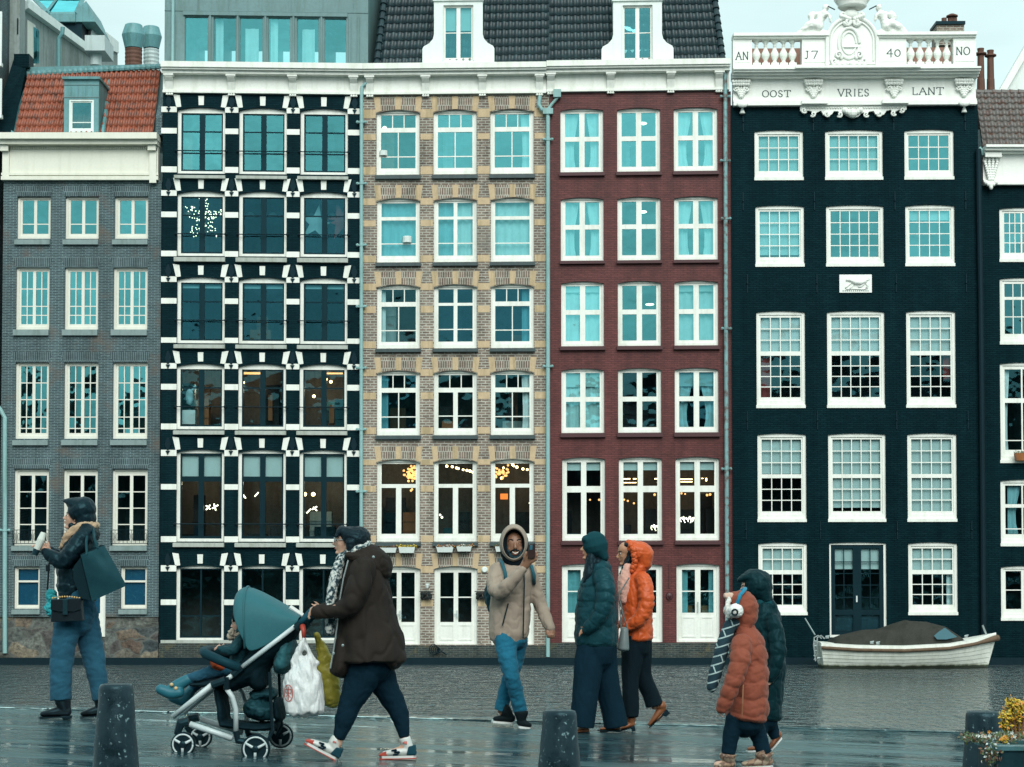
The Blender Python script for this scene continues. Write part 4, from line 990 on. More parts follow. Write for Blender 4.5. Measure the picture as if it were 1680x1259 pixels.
b = MB(); w_ = 0
for i in range(13): rect_px(b, 1382+i*3.4, 1384+i*3.4, 476.8, 478.6, Y5-.035, Y5-.029, Y5)
b.build('inscription', M['greysill'], pl)
pipe(H, [(1605, 246), (1609, 500), (1612, 800), (1614, 1078)], .09, Y5-.12, mat='iron')
# chimney and flues on the roof
b = MB(); Yc = Y5+4; rect_px(b, 1537, 1582, 41, 75, Yc, Yc+.8, Yc); b.build('chimney', M['brickbeige'], H)
chm = [o for o in H.children if o.name.startswith('chimney')][0]
b = MB(); rect_px(b, 1535, 1583, 37, 42, Yc-.08, Yc+.9, Yc); b.build('chimney_cap', M['iron'], chm)
b = MB()
for x, t in ((1549,30),(1559,30),(1566,32)):
    c = P(x, 38, Yc+.3); b.lathe(c, [(.09,0),(.09,.14)], 10)
c = P(1562, 37, Yc+.3); b.lathe(c, [(.10,0),(.10,.14),(.2,.16),(.2,.2),(.08,.26)], 12); b.build('chimney_pot', M['rust'], chm)
b = MB(); c = P(1203, 60, Y5+.1); b.box(c.x, c.x+.3, Y5+.0, Y5+.2, c.z, c.z+.08); b.build('lead_cap', M['iron'], H)
b = MB(); b.box(PX(1210, 80, Y5+2.2), PX(1592, 80, Y5+2.2), Y5+2.2, Y5+2.4, PZ(180, Y5+2.2), PZ(79, Y5+2.2)); b.build('rear_roof_wall', paint('terracotta_wall', (.30,.16,.12,1), .8, .3, 5), H)
WARP[0] = None

# ---------------------------------------------------------------- house 6: black, mostly out of the frame
Y6 = 60.1
H, X0, X1 = house('black brick canal house cut by the photo edge with a worn brown tiled roof', 1613, 1840, Y6)
holes = []
r6 = [((340.6, 429.6), [(.06, .48, .05, .94, [.33,.66], [.25,.5,.75]), (.52, .94, .05, .94, [.33,.66], [.25,.5,.75])], 'glass_sky', None), ((455.6, 565), [(.06,.94,.05,.28,[.25,.5,.75],[]), (.06,.94,.33,.93,[.25,.5,.75],[.5])], 'glass_mid', None),
      ((594.8, 759.5), [(.06,.48,.04,.36,[],[]), (.52,.94,.04,.36,[],[]), (.06,.48,.41,.93,[],[.8]), (.52,.94,.41,.93,[],[.8])], 'glass_dark', [('c', .05, .22, 0, 1, .4)]),
      ((787, 896), [(.06,.48,.05,.38,[],[]), (.52,.94,.05,.38,[],[]), (.06,.48,.44,.91,[],[.8]), (.52,.94,.44,.91,[],[.8])], 'glass_dark', [('b', .15, .5, 0, .9, .4)]), ((928.5, 1018), [(.06,.46,.05,.90,[],[.5]), (.54,.94,.05,.90,[],[.5])], 'glass_dark', None)]
for ri, ((ya, yb), li, g, cov) in enumerate(r6):
    for k in (0, 1):
        a, c = 1640+k*100+ri*.6, 1714+k*100+ri*.6; holes.append(hole((a, c, ya, yb), Y6, 2.5))
        w_, _ = window(H, (a, c, ya, yb), li, (5,5,5,11), 2.5, Y=Y6, rec=.06, glass=g, mun=1.6, cover=cov)
        b = MB(); rect_px(b, a-.5, c+.5, yb-4.5, yb+.6, Y6-.03, Y6+.059, Y6); b.build('sill', M['white'], w_)
wall_part(H, X0, X1, PZ(304, Y6), PZ(1104, Y6), holes, M['brickblack5'], Y6)
shell(H, X0, X1, Y6, PZ(300, Y6), [PZ(y, Y6) for y in (442, 580, 773, 912)], 'brickblack5')
b = MB(); rf = 270
for a, c, pr in ((243,247,.5),(247,251,.4),(251,254,.25),(254,297,.06),(297,301,.14),(301,305,.2)): rect_px(b, 1612, 1840, a, c, Y6-pr, Y6+.2, Y6, rf)
rect_px(b, 1613, 1640, 254, 261, Y6-.3, Y6-.06, Y6, rf); b.build('cornice', M['stonewhite'], H)
b = MB()
for j in range(9):
    wdt = [9,10,9,8,7,6,5,4,3][j]
    for i in range(4): b.ball(P(1626-wdt+2*wdt*i/3, 262+j*4, Y6-.14), .06, 7, 4)
for i in range(5): b.ball(P(1618+i*4, 300+4*math.sin(i*.8), Y6-.25), .07, 7, 4)
b.ball(P(1626, 307, Y6-.25), .07, 7, 4, (1,1,1.4)); b.build('carved_garland', M['stonewhite'], H, smooth=True)
b = MB(); tiles(b, (P(1611, 241, Y6+.1), P(1840, 241, Y6+.1), P(1840, 153, Y6+2), P(1599, 154, Y6+2)), 22, 9, .06, .05); b.build('roof', M['tilebrown'], H, smooth=True)
b = MB(); q = [P(1611, 241, Y6+.2), P(1840, 241, Y6+.2), P(1840, 153, Y6+2.1), P(1599, 154, Y6+2.1)]; b.quad(*q); b.quad(q[3], q[2], q[2]+Vector((0,5,0)), q[3]+Vector((0,5,0)))
b.build('roof_deck', M['tilebrown'], H)
b = MB()
for i in range(16):
    a = P(1600+i*14, 153, Y6+2); c = P(1600+(i+1.1)*14, 153, Y6+2); b.tube([a, c], [.13, .10], 8)
b.build('ridge_tiles', M['tilebrown'], H)
pipe(H, [(1606, 243), (1611, 247), (1613, 255)], .06, Y6-.1, mat='pipe', name='gutter')
for x0_, x1_, t, bo, mt in ((1622, 1629, 83, 150, 'rust'), (1606, 1613, 80, 150, 'rust')):
    b = MB(); c = P((x0_+x1_)/2, bo, Y6+3); hgt = P(0, t, Y6+3).z-c.z
    b.lathe(c, [(.14,0),(.13,.4),(.12,.42),(.11,hgt-.25),(.12,hgt-.24),(.2,hgt-.2),(.2,hgt-.16),(.1,hgt-.12),(.12,hgt)], 12); b.build('flue_pipe', M[mt], H)
# orange flower box on the third window ledge
# white gable behind, right
g0 = thing('gable_house', 'pale gabled house rising behind the brown tiled roof', 'house', (P(1700, 160, 70).x, 70, 0))
b = MB(); poly_px(b, [(1640,160),(1900,160),(1900,-10),(1738,-10)], 70, 70.3, 70); b.build('wall', M['whitecold'], g0)
b = MB(); b.prism([(p.x, p.z) for p in (P(1634,158,69.8), P(1646,158,69.8), P(1744,-12,69.8), P(1732,-12,69.8))], 69.8, 70.25); b.build('roof_edge', M['stonewhite'], g0)
b = MB(); b.box(P(1640,160,70).x, P(1900,160,70).x, 70, 76, 0, P(1640,160,70).z); b.build('lower_wall', M['brickgrey'], g0)

# ---------------------------------------------------------------- far left: grey rendered house, white rear block, skylight, cowls
Yg = 61.5
g1 = thing('rendered_house', 'grey plastered house wall with iron anchors rising at the top left corner', 'house', (PX(-40, 100, Yg), Yg+3, 0))
M['render'] = paint('grey_render', (.30,.36,.35,1), .85, .3, .8, .2)
b = MB(); xx0, xx1 = PX(-260, 100, Yg), PX(3, 100, Yg); b.box(xx0, xx1, Yg-1.4, Yg+1, -.5, PZ(-60, Yg))
b.build('front_wall', M['brickgrey'], g1)
b = MB(); b.prismx([(Yg+.9, 0), (Yg+1.6, 0), (Yg+1.6, PZ(-60, Yg)), (Yg+.9, PZ(-60, Yg))], xx1+.002, PX(46, 60, Yg+2)); b.build('side_wall', M['render'], g1)
b = MB()
for x, y0_, y1_ in ((10.5, 16, 40), (29.5, 31, 56)): rect_px(b, x-.8, x+.8, y0_, y1_, Yg+.84, Yg+.9, Yg+.9)
b.build('wall_anchor', M['iron'], g1)
for ya, yb in ((20, 105), (130, 190)):
    b = MB(); rect_px(b, -14, 3.5, ya, yb, Yg-1.46, Yg-1.4, Yg-1.4); rect_px(b, -16, 5, yb, yb+6, Yg-1.6, Yg-1.4, Yg-1.4); b.build('window', M['whitecold'], g1)
    b = MB(); rect_px(b, -11, .5, ya+4, yb-4, Yg-1.465, Yg-1.46, Yg-1.4); b.build('glass', M['glass_mid'], g1)
Yr = 66.0
g2 = thing('rear_annex', 'white rear block with slanting eaves and large windows behind the orange roof', 'building', (PX(110, 120, Yr), Yr, 0))
# side wall running back from the viewer: plane from (42, Yr0) to (195, Yr1)
def sp(px, py, t): # point on the receding side face, t 0..1 along it
    Ya, Yb = 64.0, 74.0; Y = Ya+(Yb-Ya)*t; return P(px, py, Y)
def Yt(px): return 64.0+10.0*(px-42)/(195-42)
def recede(b, pts, off=0.0, th=.12):
    q = [P(x, y, Yt(x))+Vector((off*.6, -off*.8, 0)) for x, y in pts]; r_ = [p+Vector((-th*.6, th*.8, 0)) for p in q]
    a = b.vv(*q); c = b.vv(*r_); b.face(a); b.face(c[::-1]); n = len(a)
    for i in range(n): b.face((a[i], c[i], c[(i+1) % n], a[(i+1) % n]))
b = MB(); recede(b, [(42,130),(193,130),(193,84),(146,84),(146,93),(42,12)]); b.build('wall', M['render'], g2)
b = MB(); recede(b, [(40,17),(147,95),(147,82),(40,3)], .35, .5); recede(b, [(146,70),(193,88),(193,70),(150,36)], .1, .5); b.build('eaves', M['whitecold'], g2)
b = MB(); recede(b, [(44,108),(88,108),(88,63),(44,33)], .05, .04); recede(b, [(98,108),(138,108),(138,97),(98,75)], .05, .04); b.build('window', M['creamwin'], g2)
b = MB(); recede(b, [(54,105),(72,105),(72,58),(54,45)], .08, .01); recede(b, [(77,105),(85,105),(85,66),(77,61)], .08, .01); recede(b, [(104,105),(121,105),(121,93),(104,83)], .08, .01); recede(b, [(125,105),(135,105),(135,100),(125,95)], .08, .01); b.build('glass', M['glass_mid'], g2)
b = MB(); b.tube([P(103,45,Yt(80)), P(102,56,Yt(80)), P(96,64,Yt(80)), P(96,110,Yt(80))], .08, 8); b.build('downpipe', M['zincblue'], g2)
b = MB(); b.quad(P(55,-5,72), P(135,-5,72), P(122,22,70), P(80,22,70)); b.build('skylight_glass', M['glass_sky'], g2)
b = MB(); e = [P(52,-6,71.9), P(138,-6,71.9), P(124,24,69.9), P(82,24,69.9)]
for p, q in zip(e, e[1:]+e[:1]): b.tube([p, q], .10, 4)
b.tube([P(95,-5,71.9), P(76,20,69.9)], .06, 4)
poly_px(b, [(82,24),(124,24),(124,37),(90,37)], 69.8, 72, 69.9); poly_px(b, [(124,37),(124,22),(142,3),(157,37)], 69.9, 72.5, 70); b.build('skylight_frame', M['zincblue'], g2)
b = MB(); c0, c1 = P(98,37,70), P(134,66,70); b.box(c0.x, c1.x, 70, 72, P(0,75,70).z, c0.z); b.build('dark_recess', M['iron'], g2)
b = MB(); rect_px(b, 139, 172, 58, 83, 68, 69.5, 68); c = P(157, 108, 68.5); b.lathe(c, [(.22,0),(.22,.62)], 14); b.build('duct', M['steelpipe'], g2)
for i, (x, t, sc_, Yv) in enumerate(((219, 45, 1, 66), (248, 51, .93, 67.5))):
    g3 = thing('roof_cowl', ['round metal roof cowl on a ribbed rusty stack, nearer the orange roof', 'round metal roof cowl on a pale stack, half behind the rusty stack'][i], 'chimney cowl', P(x, 110, Yv))
    b = MB(); c = P(x, 80, Yv); b.lathe(c, [(.30*sc_,0),(.40*sc_,.42*sc_),(.41*sc_,.46*sc_),(.30*sc_,.82*sc_),(.27*sc_,.84*sc_)], 20); b.build('cowl', M['zincblue'], g3, smooth=False)
    b = MB(); c = P(x, 118, Yv); b.lathe(c, [(.29*sc_, .0)]+[(.29*sc_+(.015 if k % 2 else 0), .07*k) for k in range(1, 12)]+[(.28*sc_, .8)], 18); b.build('stack', M['rust'] if i == 0 else M['steelpipe'], g3)
    b = MB(); c = P(x, 118, Yv); b.box(c.x-.35, c.x+.35, Yv-.3, Yv+.5, c.z-1.5, c.z+.02); b.build('stack_base', M['render'], g3)
b = MB(); b.box(P(150,200,68).x, P(272,200,68).x, 65, 72, 0, P(150,131,65).z); tag(recenter(b.build('back_building', M['render'])), 'low grey block behind the orange tiled roof', 'building')

# ================================================================ water, quays, pavement
def water_mat():
    m = NM('canal_water'); m.col(m.mix(m.noise(.25, 3, .6, stretch=(1, .35, 1)), (.035,.052,.055,1), (.095,.120,.120,1))).rough(.06); m.b.inputs['IOR'].default_value = 1.5; m.b.inputs['Specular IOR Level'].default_value = 1.0; m.b.inputs['Specular Tint'].default_value = (.85,1,1,1)
    n1 = m.noise(3.0, 2, .5, stretch=(.30, 1, 1)); n2 = m.noise(6, 2, .6, stretch=(.8, .17, 1))
    b1 = m.n('ShaderNodeBump', Strength=1, Distance=.17); m.l(n1, b1.inputs['Height'])
    b2 = m.n('ShaderNodeBump', Strength=1, Distance=.18); m.l(n2, b2.inputs['Height']); m.l(b1.outputs[0], b2.inputs['Normal'])
    m.l(b2.outputs[0], m.b.inputs['Normal']); return m.m
# quay edge line on the near side, slightly skewed
EA = P(30, 1159, 1); EB = P(1500, 1197, 1)
ea, eb = G(30, 1159), G(1500, 1197)
def edgeY(x): return ea.y+(eb.y-ea.y)*(x-ea.x)/(eb.x-ea.x)
b = MB(); xs = [-120, 120]
b.quad((-150, edgeY(-150)-.5 if False else 8, 0), (150, 8, 0), (150, 60.3, 0), (-150, 60.3, 0)); o = b.build('water', water_mat()); tag(o, None, None, kind='structure')
def pave_mat():
    m = NM('wet_stone_pavement')
    v = m.coord(); mp = m.n('ShaderNodeMapping'); mp.inputs['Rotation'].default_value = (0, 0, 0); m.l(v, mp.inputs[0])
    bk = m.n('ShaderNodeTexBrick', Scale=1.0); bk.inputs['Brick Width'].default_value = .21; bk.inputs['Row Height'].default_value = .10; bk.inputs['Mortar Size'].default_value = .006
    bk.inputs['Color1'].default_value = (.011,.036,.045,1); bk.inputs['Color2'].default_value = (.024,.058,.068,1); bk.inputs['Mortar'].default_value = (.012,.022,.026,1); m.l(mp.outputs[0], bk.inputs['Vector'])
    f = m.noise(2.2, 5, .65, stretch=(.12, 1.6, 1)); c = m.mix(.9, bk.outputs['Color'], m.mix(f, (.15,.15,.15,1), (1.9,1.9,1.9,1)), 'MULTIPLY'); m.col(c)
    pud = m.ramp(m.noise(1.3, 5, .6, stretch=(.22, 1.5, 1)), [(.42, (.03,.03,.03)), (.60, (.30,.30,.30))]); m.rough(pud)
    m.b.inputs['Specular IOR Level'].default_value = 1.0; m.b.inputs['IOR'].default_value = 2.0; m.b.inputs['Specular Tint'].default_value = (.7,1,1,1)
    inv = m.n('ShaderNodeMath', _operation='SUBTRACT'); inv.inputs[0].default_value = 1; m.l(bk.outputs['Fac'], inv.inputs[1])
    b1 = m.n('ShaderNodeBump', Strength=1, Distance=.040); m.l(m.noise(4, 4, .6, stretch=(.16, 1.3, 1)), b1.inputs['Height'])
    b2 = m.n('ShaderNodeBump', Strength=.35, Distance=.003); m.l(inv.outputs[0], b2.inputs['Height']); m.l(b1.outputs[0], b2.inputs['Normal'])
    m.l(b2.outputs[0], m.b.inputs['Normal']); return m.m
PV = pave_mat()
b = MB(); N = 40
for i in range(N):
    xa, xb = -40+80*i/N, -40+80*(i+1)/N
    g_ = lambda x: GZ-SL*max(-12, min(12, x))
    b.quad((xa, -40, g_(xa)), (xb, -40, g_(xb)), (xb, edgeY(xb)-.32, g_(xb)), (xa, edgeY(xa)-.32, g_(xa)))
o = b.build('pavement', PV, merge=True); tag(o, None, None, kind='structure')
b = MB()                                         # granite coping stones and quay wall
for i in range(80):
    xa, xb = -40+i+.006, -39+i-.006; za, zb = g_(xa), g_(xb); ya, yb = edgeY(xa), edgeY(xb)
    i8 = b.vv((xa, ya-.32, za-.25), (xb, yb-.32, zb-.25), (xb, yb, zb-.25), (xa, ya, za-.25), (xa, ya-.32, za+.012), (xb, yb-.32, zb+.012), (xb, yb, zb+.008), (xa, ya, za+.008))
    for q in ((4,5,6,7),(0,1,5,4),(1,2,6,5),(2,3,7,6),(3,0,4,7)): b.face([i8[k] for k in q])
M['coping'] = PV
o = b.build('kerb', M['coping'], bevel=.003); tag(o, None, None, kind='structure')
b = MB(); b.quad((-40, edgeY(-40)-.03, g_(-40)-.2), (40, edgeY(40)-.03, g_(40)-.2), (40, edgeY(40)-.03, -1), (-40, edgeY(-40)-.03, -1)); o = b.build('quay_wall', M['mossbrick']); tag(o, None, None, kind='structure')
b = MB(); b.quad((-600, 59.9, -.6), (600, 59.9, -.6), (600, 900, -.6), (-600, 900, -.6)); b.quad((-600,-600,-.9),(600,-600,-.9),(600,59.9,-.9),(-600,59.9,-.9))
o = b.build('ground', paint('ground', (.05,.06,.06,1), .9)); tag(o, None, None, kind='structure')
b = MB(); b.box(-20, 20, 59.75, 59.93, -.5, .22); o = b.build('canal_footing', M['iron']); tag(o, None, None, kind='structure')
# street-side houses behind the viewer (they show in the window panes and on the water)
M['brickbrown'] = brick('brown_brick', (.06,.035,.025,1), (.09,.05,.035,1), (.15,.13,.11,1))
xr = -62
for i, (wd, ht, mt, lab) in enumerate([(26, 8.5, 'brickgrey', 'low grey brick street house behind the viewer, leftmost of its row'), (17, 14.5, 'brickbrown', 'brown brick street house with tall roof behind the viewer, next to the low grey one'), (20, 15.5, 'brickbeige', 'beige brick street house behind the viewer, in the middle of its row'), (22, 13.5, 'brickred', 'red brick street house behind the viewer, next to the beige one'), (20, 16, 'brickbrown', 'brown brick street house behind the viewer, between red and grey ones'), (24, 13, 'brickgrey', 'grey brick street house behind the viewer, rightmost of its row')]):
    h = thing('street_house', lab, 'house', (xr+wd/2, -30, 0), 'houses on the street behind the viewer')
    hl = []; nc = int(wd/3.2); nr = int(ht/3.4)
    for c_ in range(nc):
        for r_ in range(nr):
            cx = xr+(c_+.5)*wd/nc; hl.append((cx-.6, cx+.6, 1.9+r_*3.4, 3.9+r_*3.4))
    b = MB(); b.slab((0, 1, 0, 1), [], 0, 0) if False else None
    # wall faces the canal: build facing -Y then turn round
    b.slab((xr, xr+wd, 1.2, ht+1.2), hl, 30, 30.3); b.box(xr, xr+wd, 34, 34.2, 1.2, ht+1.2)
    b.v = [(p[0], -p[1], p[2]) for p in b.v]; b.f = [f[::-1] for f in b.f]; b.build('wall', M[mt], h)
    b = MB()
    for q in hl: b.box(q[0]+.08, q[1]-.08, 30.2, 30.25, q[2]+.08, q[3]-.08)
    b.v = [(p[0], -p[1], p[2]) for p in b.v]; b.f = [f[::-1] for f in b.f]; b.build('window', M['blacksash'], h)
    b = MB(); b.prismx([(-29.7, ht+1.2), (-32.1, ht+4), (-34.5, ht+1.2)], xr, xr+wd); b.build('roof', M['tileblack'], h)
    xr += wd+.02

# bare winter trees on the street side behind the viewer: they show, warped, in the panes and on the water
M['bark'] = paint('dark_bark', (.07,.08,.075,1), .9, .3, 6)
tr = random.Random(3)
def bare_tree(x, y, h, label):
    t = thing('bare_tree', label, 'tree', (x, y, 1.2), 'bare trees on the street behind the viewer'); b = MB(); c = MB()
    def grow(mb, p, d, L, r, lev):
        q = p+d*L*.5+Vector((tr.uniform(-.05,.05), tr.uniform(-.05,.05), 0))*L; e = q+(d+Vector((tr.uniform(-.2,.2), tr.uniform(-.2,.2), .06))).normalized()*L*.5
        mb.tube([p, q, e], [r, r*.82, r*.6], 5 if lev else 8, cap=False)
        if lev >= 4: return
        for k in range(3 if lev < 4 else 2):
            a = tr.uniform(0, 6.28); s_ = tr.uniform(.45, .85); o = Vector((math.cos(a)*s_, math.sin(a)*s_, tr.uniform(.1, .7)))
            grow(c, e if k else q, (d*.9+o).normalized(), L*tr.uniform(.55,.75), r*.55, lev+1)
    grow(b, Vector((x, y, 1.2)), Vector((0, 0, 1)), h*.36, h*.022, 0)
    b.build('trunk', M['bark'], t); c.build('crown', M['bark'], t)
for x, y, h, lb in ((-22,-15,15,'tall bare tree behind the viewer, leftmost of the row'), (-10,-13,17,'tallest bare tree behind the viewer, left of the middle'), (1,-16,14,'bare tree behind the viewer, in the middle of the row'), (11,-14,16,'wide bare tree behind the viewer, right of the middle'), (23,-15,15,'bare tree behind the viewer, rightmost of the row')): bare_tree(x, y, h, lb)
# ================================================================ boat
Yb = 57.6
def bx_(px, py=1060): return PX(px, py, Yb)
boat = thing('motor_boat', 'small white clinker motor launch under a brown canvas cover moored by the black house', 'boat', (bx_(1485), Yb, 0))
hm = NM('white_hull'); _sp = hm.n('ShaderNodeSeparateXYZ'); hm.l(hm.coord(), _sp.inputs[0]); _ma = hm.n('ShaderNodeMath', _operation='MULTIPLY_ADD'); hm.l(hm.noise(3, 4, .6, stretch=(1,1,.2)), _ma.inputs[0]); _ma.inputs[1].default_value = -.16; hm.l(_sp.outputs[2], _ma.inputs[2])
_st = hm.ramp(_ma.outputs[0], [(.0, (.035,.045,.03)), (.02, (.25,.28,.20)), (.07, (.70,.73,.66))]); hm.col(hm.mix(.6, _st, hm.ramp(hm.noise(5, 5, .7, stretch=(1,1,.25)), [(.35, (.72,.72,.68)), (.55, (1,1,1))]), 'MULTIPLY')).rough(.4); M['hull'] = hm.m
M['canvas'] = paint('brown_canvas', (.050,.045,.036,1), .85, .45, 3.5, .6)
M['rope'] = paint('brown_rope', (.15,.10,.065,1), .9, .3, 12); M['chrome'] = paint('dull_steel', (.5,.58,.58,1), .3, .1); M['chrome'].node_tree.nodes['Principled BSDF'].inputs['Metallic'].default_value = .8
L0, L1 = bx_(1341), bx_(1634); LL = L1-L0
def zpx(py): return PZ(py, Yb-.9)
def lerp_tab(t, tab):
    for (a, va), (c, vc) in zip(tab, tab[1:]):
        if t <= c: return va+(vc-va)*(t-a)/(c-a)
    return tab[-1][1]
def station(t):
    hb = lerp_tab(t, [(0,.72),(.15,.86),(.45,.98),(.7,.86),(.88,.5),(.96,.2),(1,.03)])
    sheer = zpx(lerp_tab(t, [(0,1056),(.2,1059.5),(.45,1060.5),(.7,1057),(.85,1050.5),(1,1041)]))
    x = L0+LL*t
    return x, hb, sheer
b = MB(); rings = []; NS = 40; lap = 7
for i in range(NS+1):
    t = i/NS; x, hb, sh = station(t); ring = []; pro = []
    for k in range(lap+1):                        # clinker strakes step in towards the keel
        f = k/lap; w = hb*(1-.42*f**1.6*(1+.9*t**3)); w = max(w, .015); z = sh-.10+(-.12-sh+.10)*f
        xx = x-(.30*f*(t**3))+(.14*f*(1-t)**4)
        pro.append((xx, w, z)); 
        if k < lap: pro.append((xx, w-.018 if w > .05 else w, z-.015))
    ring = [(p[0], Yb-p[1], p[2]) for p in pro]+[(pro[-1][0], Yb, -.25)]+[(p[0], Yb+p[1], p[2]) for p in reversed(pro)]
    rings.append(b.vv(*ring))
for A, B_ in zip(rings, rings[1:]):
    for j in range(len(A)-1): b.face((A[j], B_[j], B_[j+1], A[j+1]))
b.face(rings[0])
b.build('hull', M['hull'], boat)
b = MB(); rings = []
for i in range(NS+1):
    t = i/NS; x, hb, sh = station(t)
    rings.append(b.vv((x, Yb-hb-.02, sh-.11), (x, Yb-hb-.015, sh), (x, Yb-hb*.72, sh+.03), (x, Yb+hb*.72, sh+.03), (x, Yb+hb+.015, sh), (x, Yb+hb+.02, sh-.11)))
for A, B_ in zip(rings, rings[1:]):
    for j in range(5): b.face((A[j], B_[j], B_[j+1], A[j+1]))
b.face(rings[0]); b.build('deck', M['white'], boat)
b = MB()
for sg in (-1, 1): b.tube([(station(i/NS)[0]+(.04 if i == NS else 0), Yb+sg*(station(i/NS)[1]+.04), station(i/NS)[2]-.13) for i in range(NS+1)], [.05+(.05*max(0, (i/NS-.88)/.12)) for i in range(NS+1)], 8)
b.build('rope_fender', M['rope'], boat, smooth=True)
b = MB(); rings = []; prof = [(1363,1049),(1380,1043),(1400,1037.5),(1413,1035.6),(1440,1031),(1465,1024.5),(1485,1019),(1492,1018),(1520,1022),(1549,1026.5),(1563,1037),(1576,1047)]
for j, (px, py) in enumerate(prof):
    t = (px-1341)/293; x, hb, sh = station(t); top = PZ(py, Yb-.2); w = hb*.84; ring = []
    for k in range(15):
        a = math.pi*k/14; yy = -math.cos(a); zz = math.sin(a)**.75
        sag = .03*math.sin(3*a)*math.sin(px*.35)
        ring.append((x, Yb+yy*w*(1-.12*zz), sh+.02+(max(top-sh-.02, .02))*zz+sag*(1 if 0 < k < 14 else 0)))
    rings.append(b.vv(*ring))
for A, B_ in zip(rings, rings[1:]):
    for k in range(14): b.face((A[k], B_[k], B_[k+1], A[k+1]))
b.face(rings[0]); b.face(rings[-1][::-1]); cv = b.build('canvas_cover', M['canvas'], boat, smooth=True)
b = MB(); q = [P(*p, Yb-.62) for p in ((1530,1043),(1538,1036.5),(1549,1030),(1558,1037),(1568,1045),(1550,1049),(1535,1049))]
for i_, p in enumerate(q): q[i_] = Vector((p.x, Yb-.80+.35*(p.z-q[0].z), p.z))
b.face(b.vv(*q)); o = b.build('cover_window', paint('clear_vinyl', (.03,.12,.15,1), .3, .1, spec=.1), cv)
b = MB()
for x in (1338, 1343): b.tube([P(x, 1085, Yb-.35), P(x-3, 1060, Yb-.35), P(x-2, 1046, Yb-.35), P(x+4, 1043, Yb-.35), P(x+10, 1048, Yb-.35)], .022, 6)
for y in (1052, 1060, 1068, 1076, 1082): b.tube([P(1335, y, Yb-.35), P(1341, y, Yb-.32)], .018, 6)
b.tube([P(1341, 1080, Yb-.4), P(1352, 1079, Yb-.4)], .02, 6)
b.build('ladder', M['chrome'], boat)
b = MB(); b.tube([P(1320.5, 1014.5, Yb-.3), P(1337, 1042, Yb-.3)], .022, 6); b.build('flag_pole', M['chrome'], boat)
b = MB(); b.tube([P(1612, 1026, Yb-.1), P(1619, 1043, Yb-.1)], .03, 6); b.build('bow_post', M['chrome'], boat)
for px, py in ((1357, 1046), (1430, 1055), (1487, 1056), (1585, 1045), (1440,1056)):
    b = MB(); c = P(px, py, Yb-.75); b.box(c.x-.05, c.x+.05, c.y-.03, c.y+.03, c.z-.03, c.z+.03); b.tube([c+Vector((-.05,0,.03)), c+Vector((.07,0,.05))], .015, 5); b.build('cleat', M['chrome'], boat)
# ================================================================ bollards
def granite():
    m = NM('wet_granite'); f = m.noise(5, 6, .7); v = m.noise(38, 2, .6); c = m.ramp(f, [(.35, (.006,.014,.018)), (.6, (.016,.032,.040)), (.78, (.05,.09,.105))])
    c = m.mix(m.ramp(v, [(.63, (0,0,0)), (.70, (1,1,1))]), c, (.16,.26,.28,1)); m.col(c); m.rough(m.ramp(f, [(.3, (.15,.15,.15)), (.7, (.6,.6,.6))])); m.b.inputs['Specular Tint'].default_value = (.45,.85,1,1); m.b.inputs['Specular IOR Level'].default_value = .3
    m.bump(m.noise(22, 5, .7), .5, .006); return m.m
M['granite'] = granite()
def bollard(px, py, Yv, rt, label):
    c = P(px, py, Yv); z0 = gz(c.x); h = c.z-z0
    b = MB(); rb = rt*1.48
    prof = [(rb, -.02)]
    for i in range(1, 9): prof.append((rb+(rt-rb)*i/8, (h-.03)*i/8))
    prof += [(rt*.97, h-.015), (rt*.90, h-.004), (rt*.75, h)]
    b.lathe((0, 0, 0), prof, 28); o = b.build('bollard', M['granite'], None, smooth=True)
    for v in o.data.vertices:
        n_ = noise.noise(v.co*9)*.006+noise.noise(v.co*30)*.002; v.co += Vector((v.co.x, v.co.y, 0)).normalized()*n_ if v.co.z > .01 else Vector()
    o.location = (c.x, c.y, z0); tag(o, label, 'bollard', 'stone bollards along the wet pavement'); return o
bollard(191, 1122, 10.4, .092, 'speckled dark stone bollard at the left, nearest the pushchair')
bollard(918, 1165, 10.4, .092, 'dark stone bollard in front of the couple, the middle one of three')
bollard(1613, 1167, 10.8, .096, 'streaked stone bollard beside the planter of flowers')
# ================================================================ planter and plants
cp = P(1690, 1225, 8.6); zg = gz(cp.x); pl0 = thing('planter', 'dark metal planter box full of small flowers at the right edge', 'planter', (cp.x+.12, 8.9, zg))
M['plantermetal'] = paint('dark_planter_metal', (.010,.030,.038,1), .4, .4, 6, .3)
x0_, x1_ = PX(1603, 1225, 8.95), PX(1603, 1225, 8.95)+.75
b = MB(); b.box(x0_, x1_, 8.6, 8.63, zg, cp.z-.012); b.box(x0_, x0_+.03, 8.63, 8.95, zg, cp.z-.012); b.box(x1_-.03, x1_, 8.63, 8.95, zg, cp.z-.012); b.box(x0_+.03, x1_-.03, 8.92, 8.95, zg, cp.z-.012); b.build('box', M['plantermetal'], pl0, bevel=.004)
b = MB(); b.slab((x0_-.015, x1_+.015, 0, 1), [], 0, 0) if False else None
for (a, c, d, e) in ((x0_-.012, x1_+.012, 8.588, 8.65), (x0_-.012, x1_+.012, 8.91, 8.962), (x0_-.012, x0_+.05, 8.652, 8.908), (x1_-.05, x1_+.012, 8.652, 8.908)): b.box(a, c, d, e, cp.z-.02, cp.z+.006)
b.build('rim', paint('wet_teal_rim', (.06,.16,.18,1), .3, .3, 8), pl0, bevel=.004)
b = MB(); b.box(x0_+.03, x1_-.03, 8.63, 8.92, cp.z-.12, cp.z-.04); b.build('soil', paint('soil', (.02,.014,.01,1), .95, .4, 20), pl0)
def leaf_mat(n, c, c2):
    m = NM(n); m.col(m.mix(m.noise(25, 2, .5), c, c2)).rough(.5); return m.m
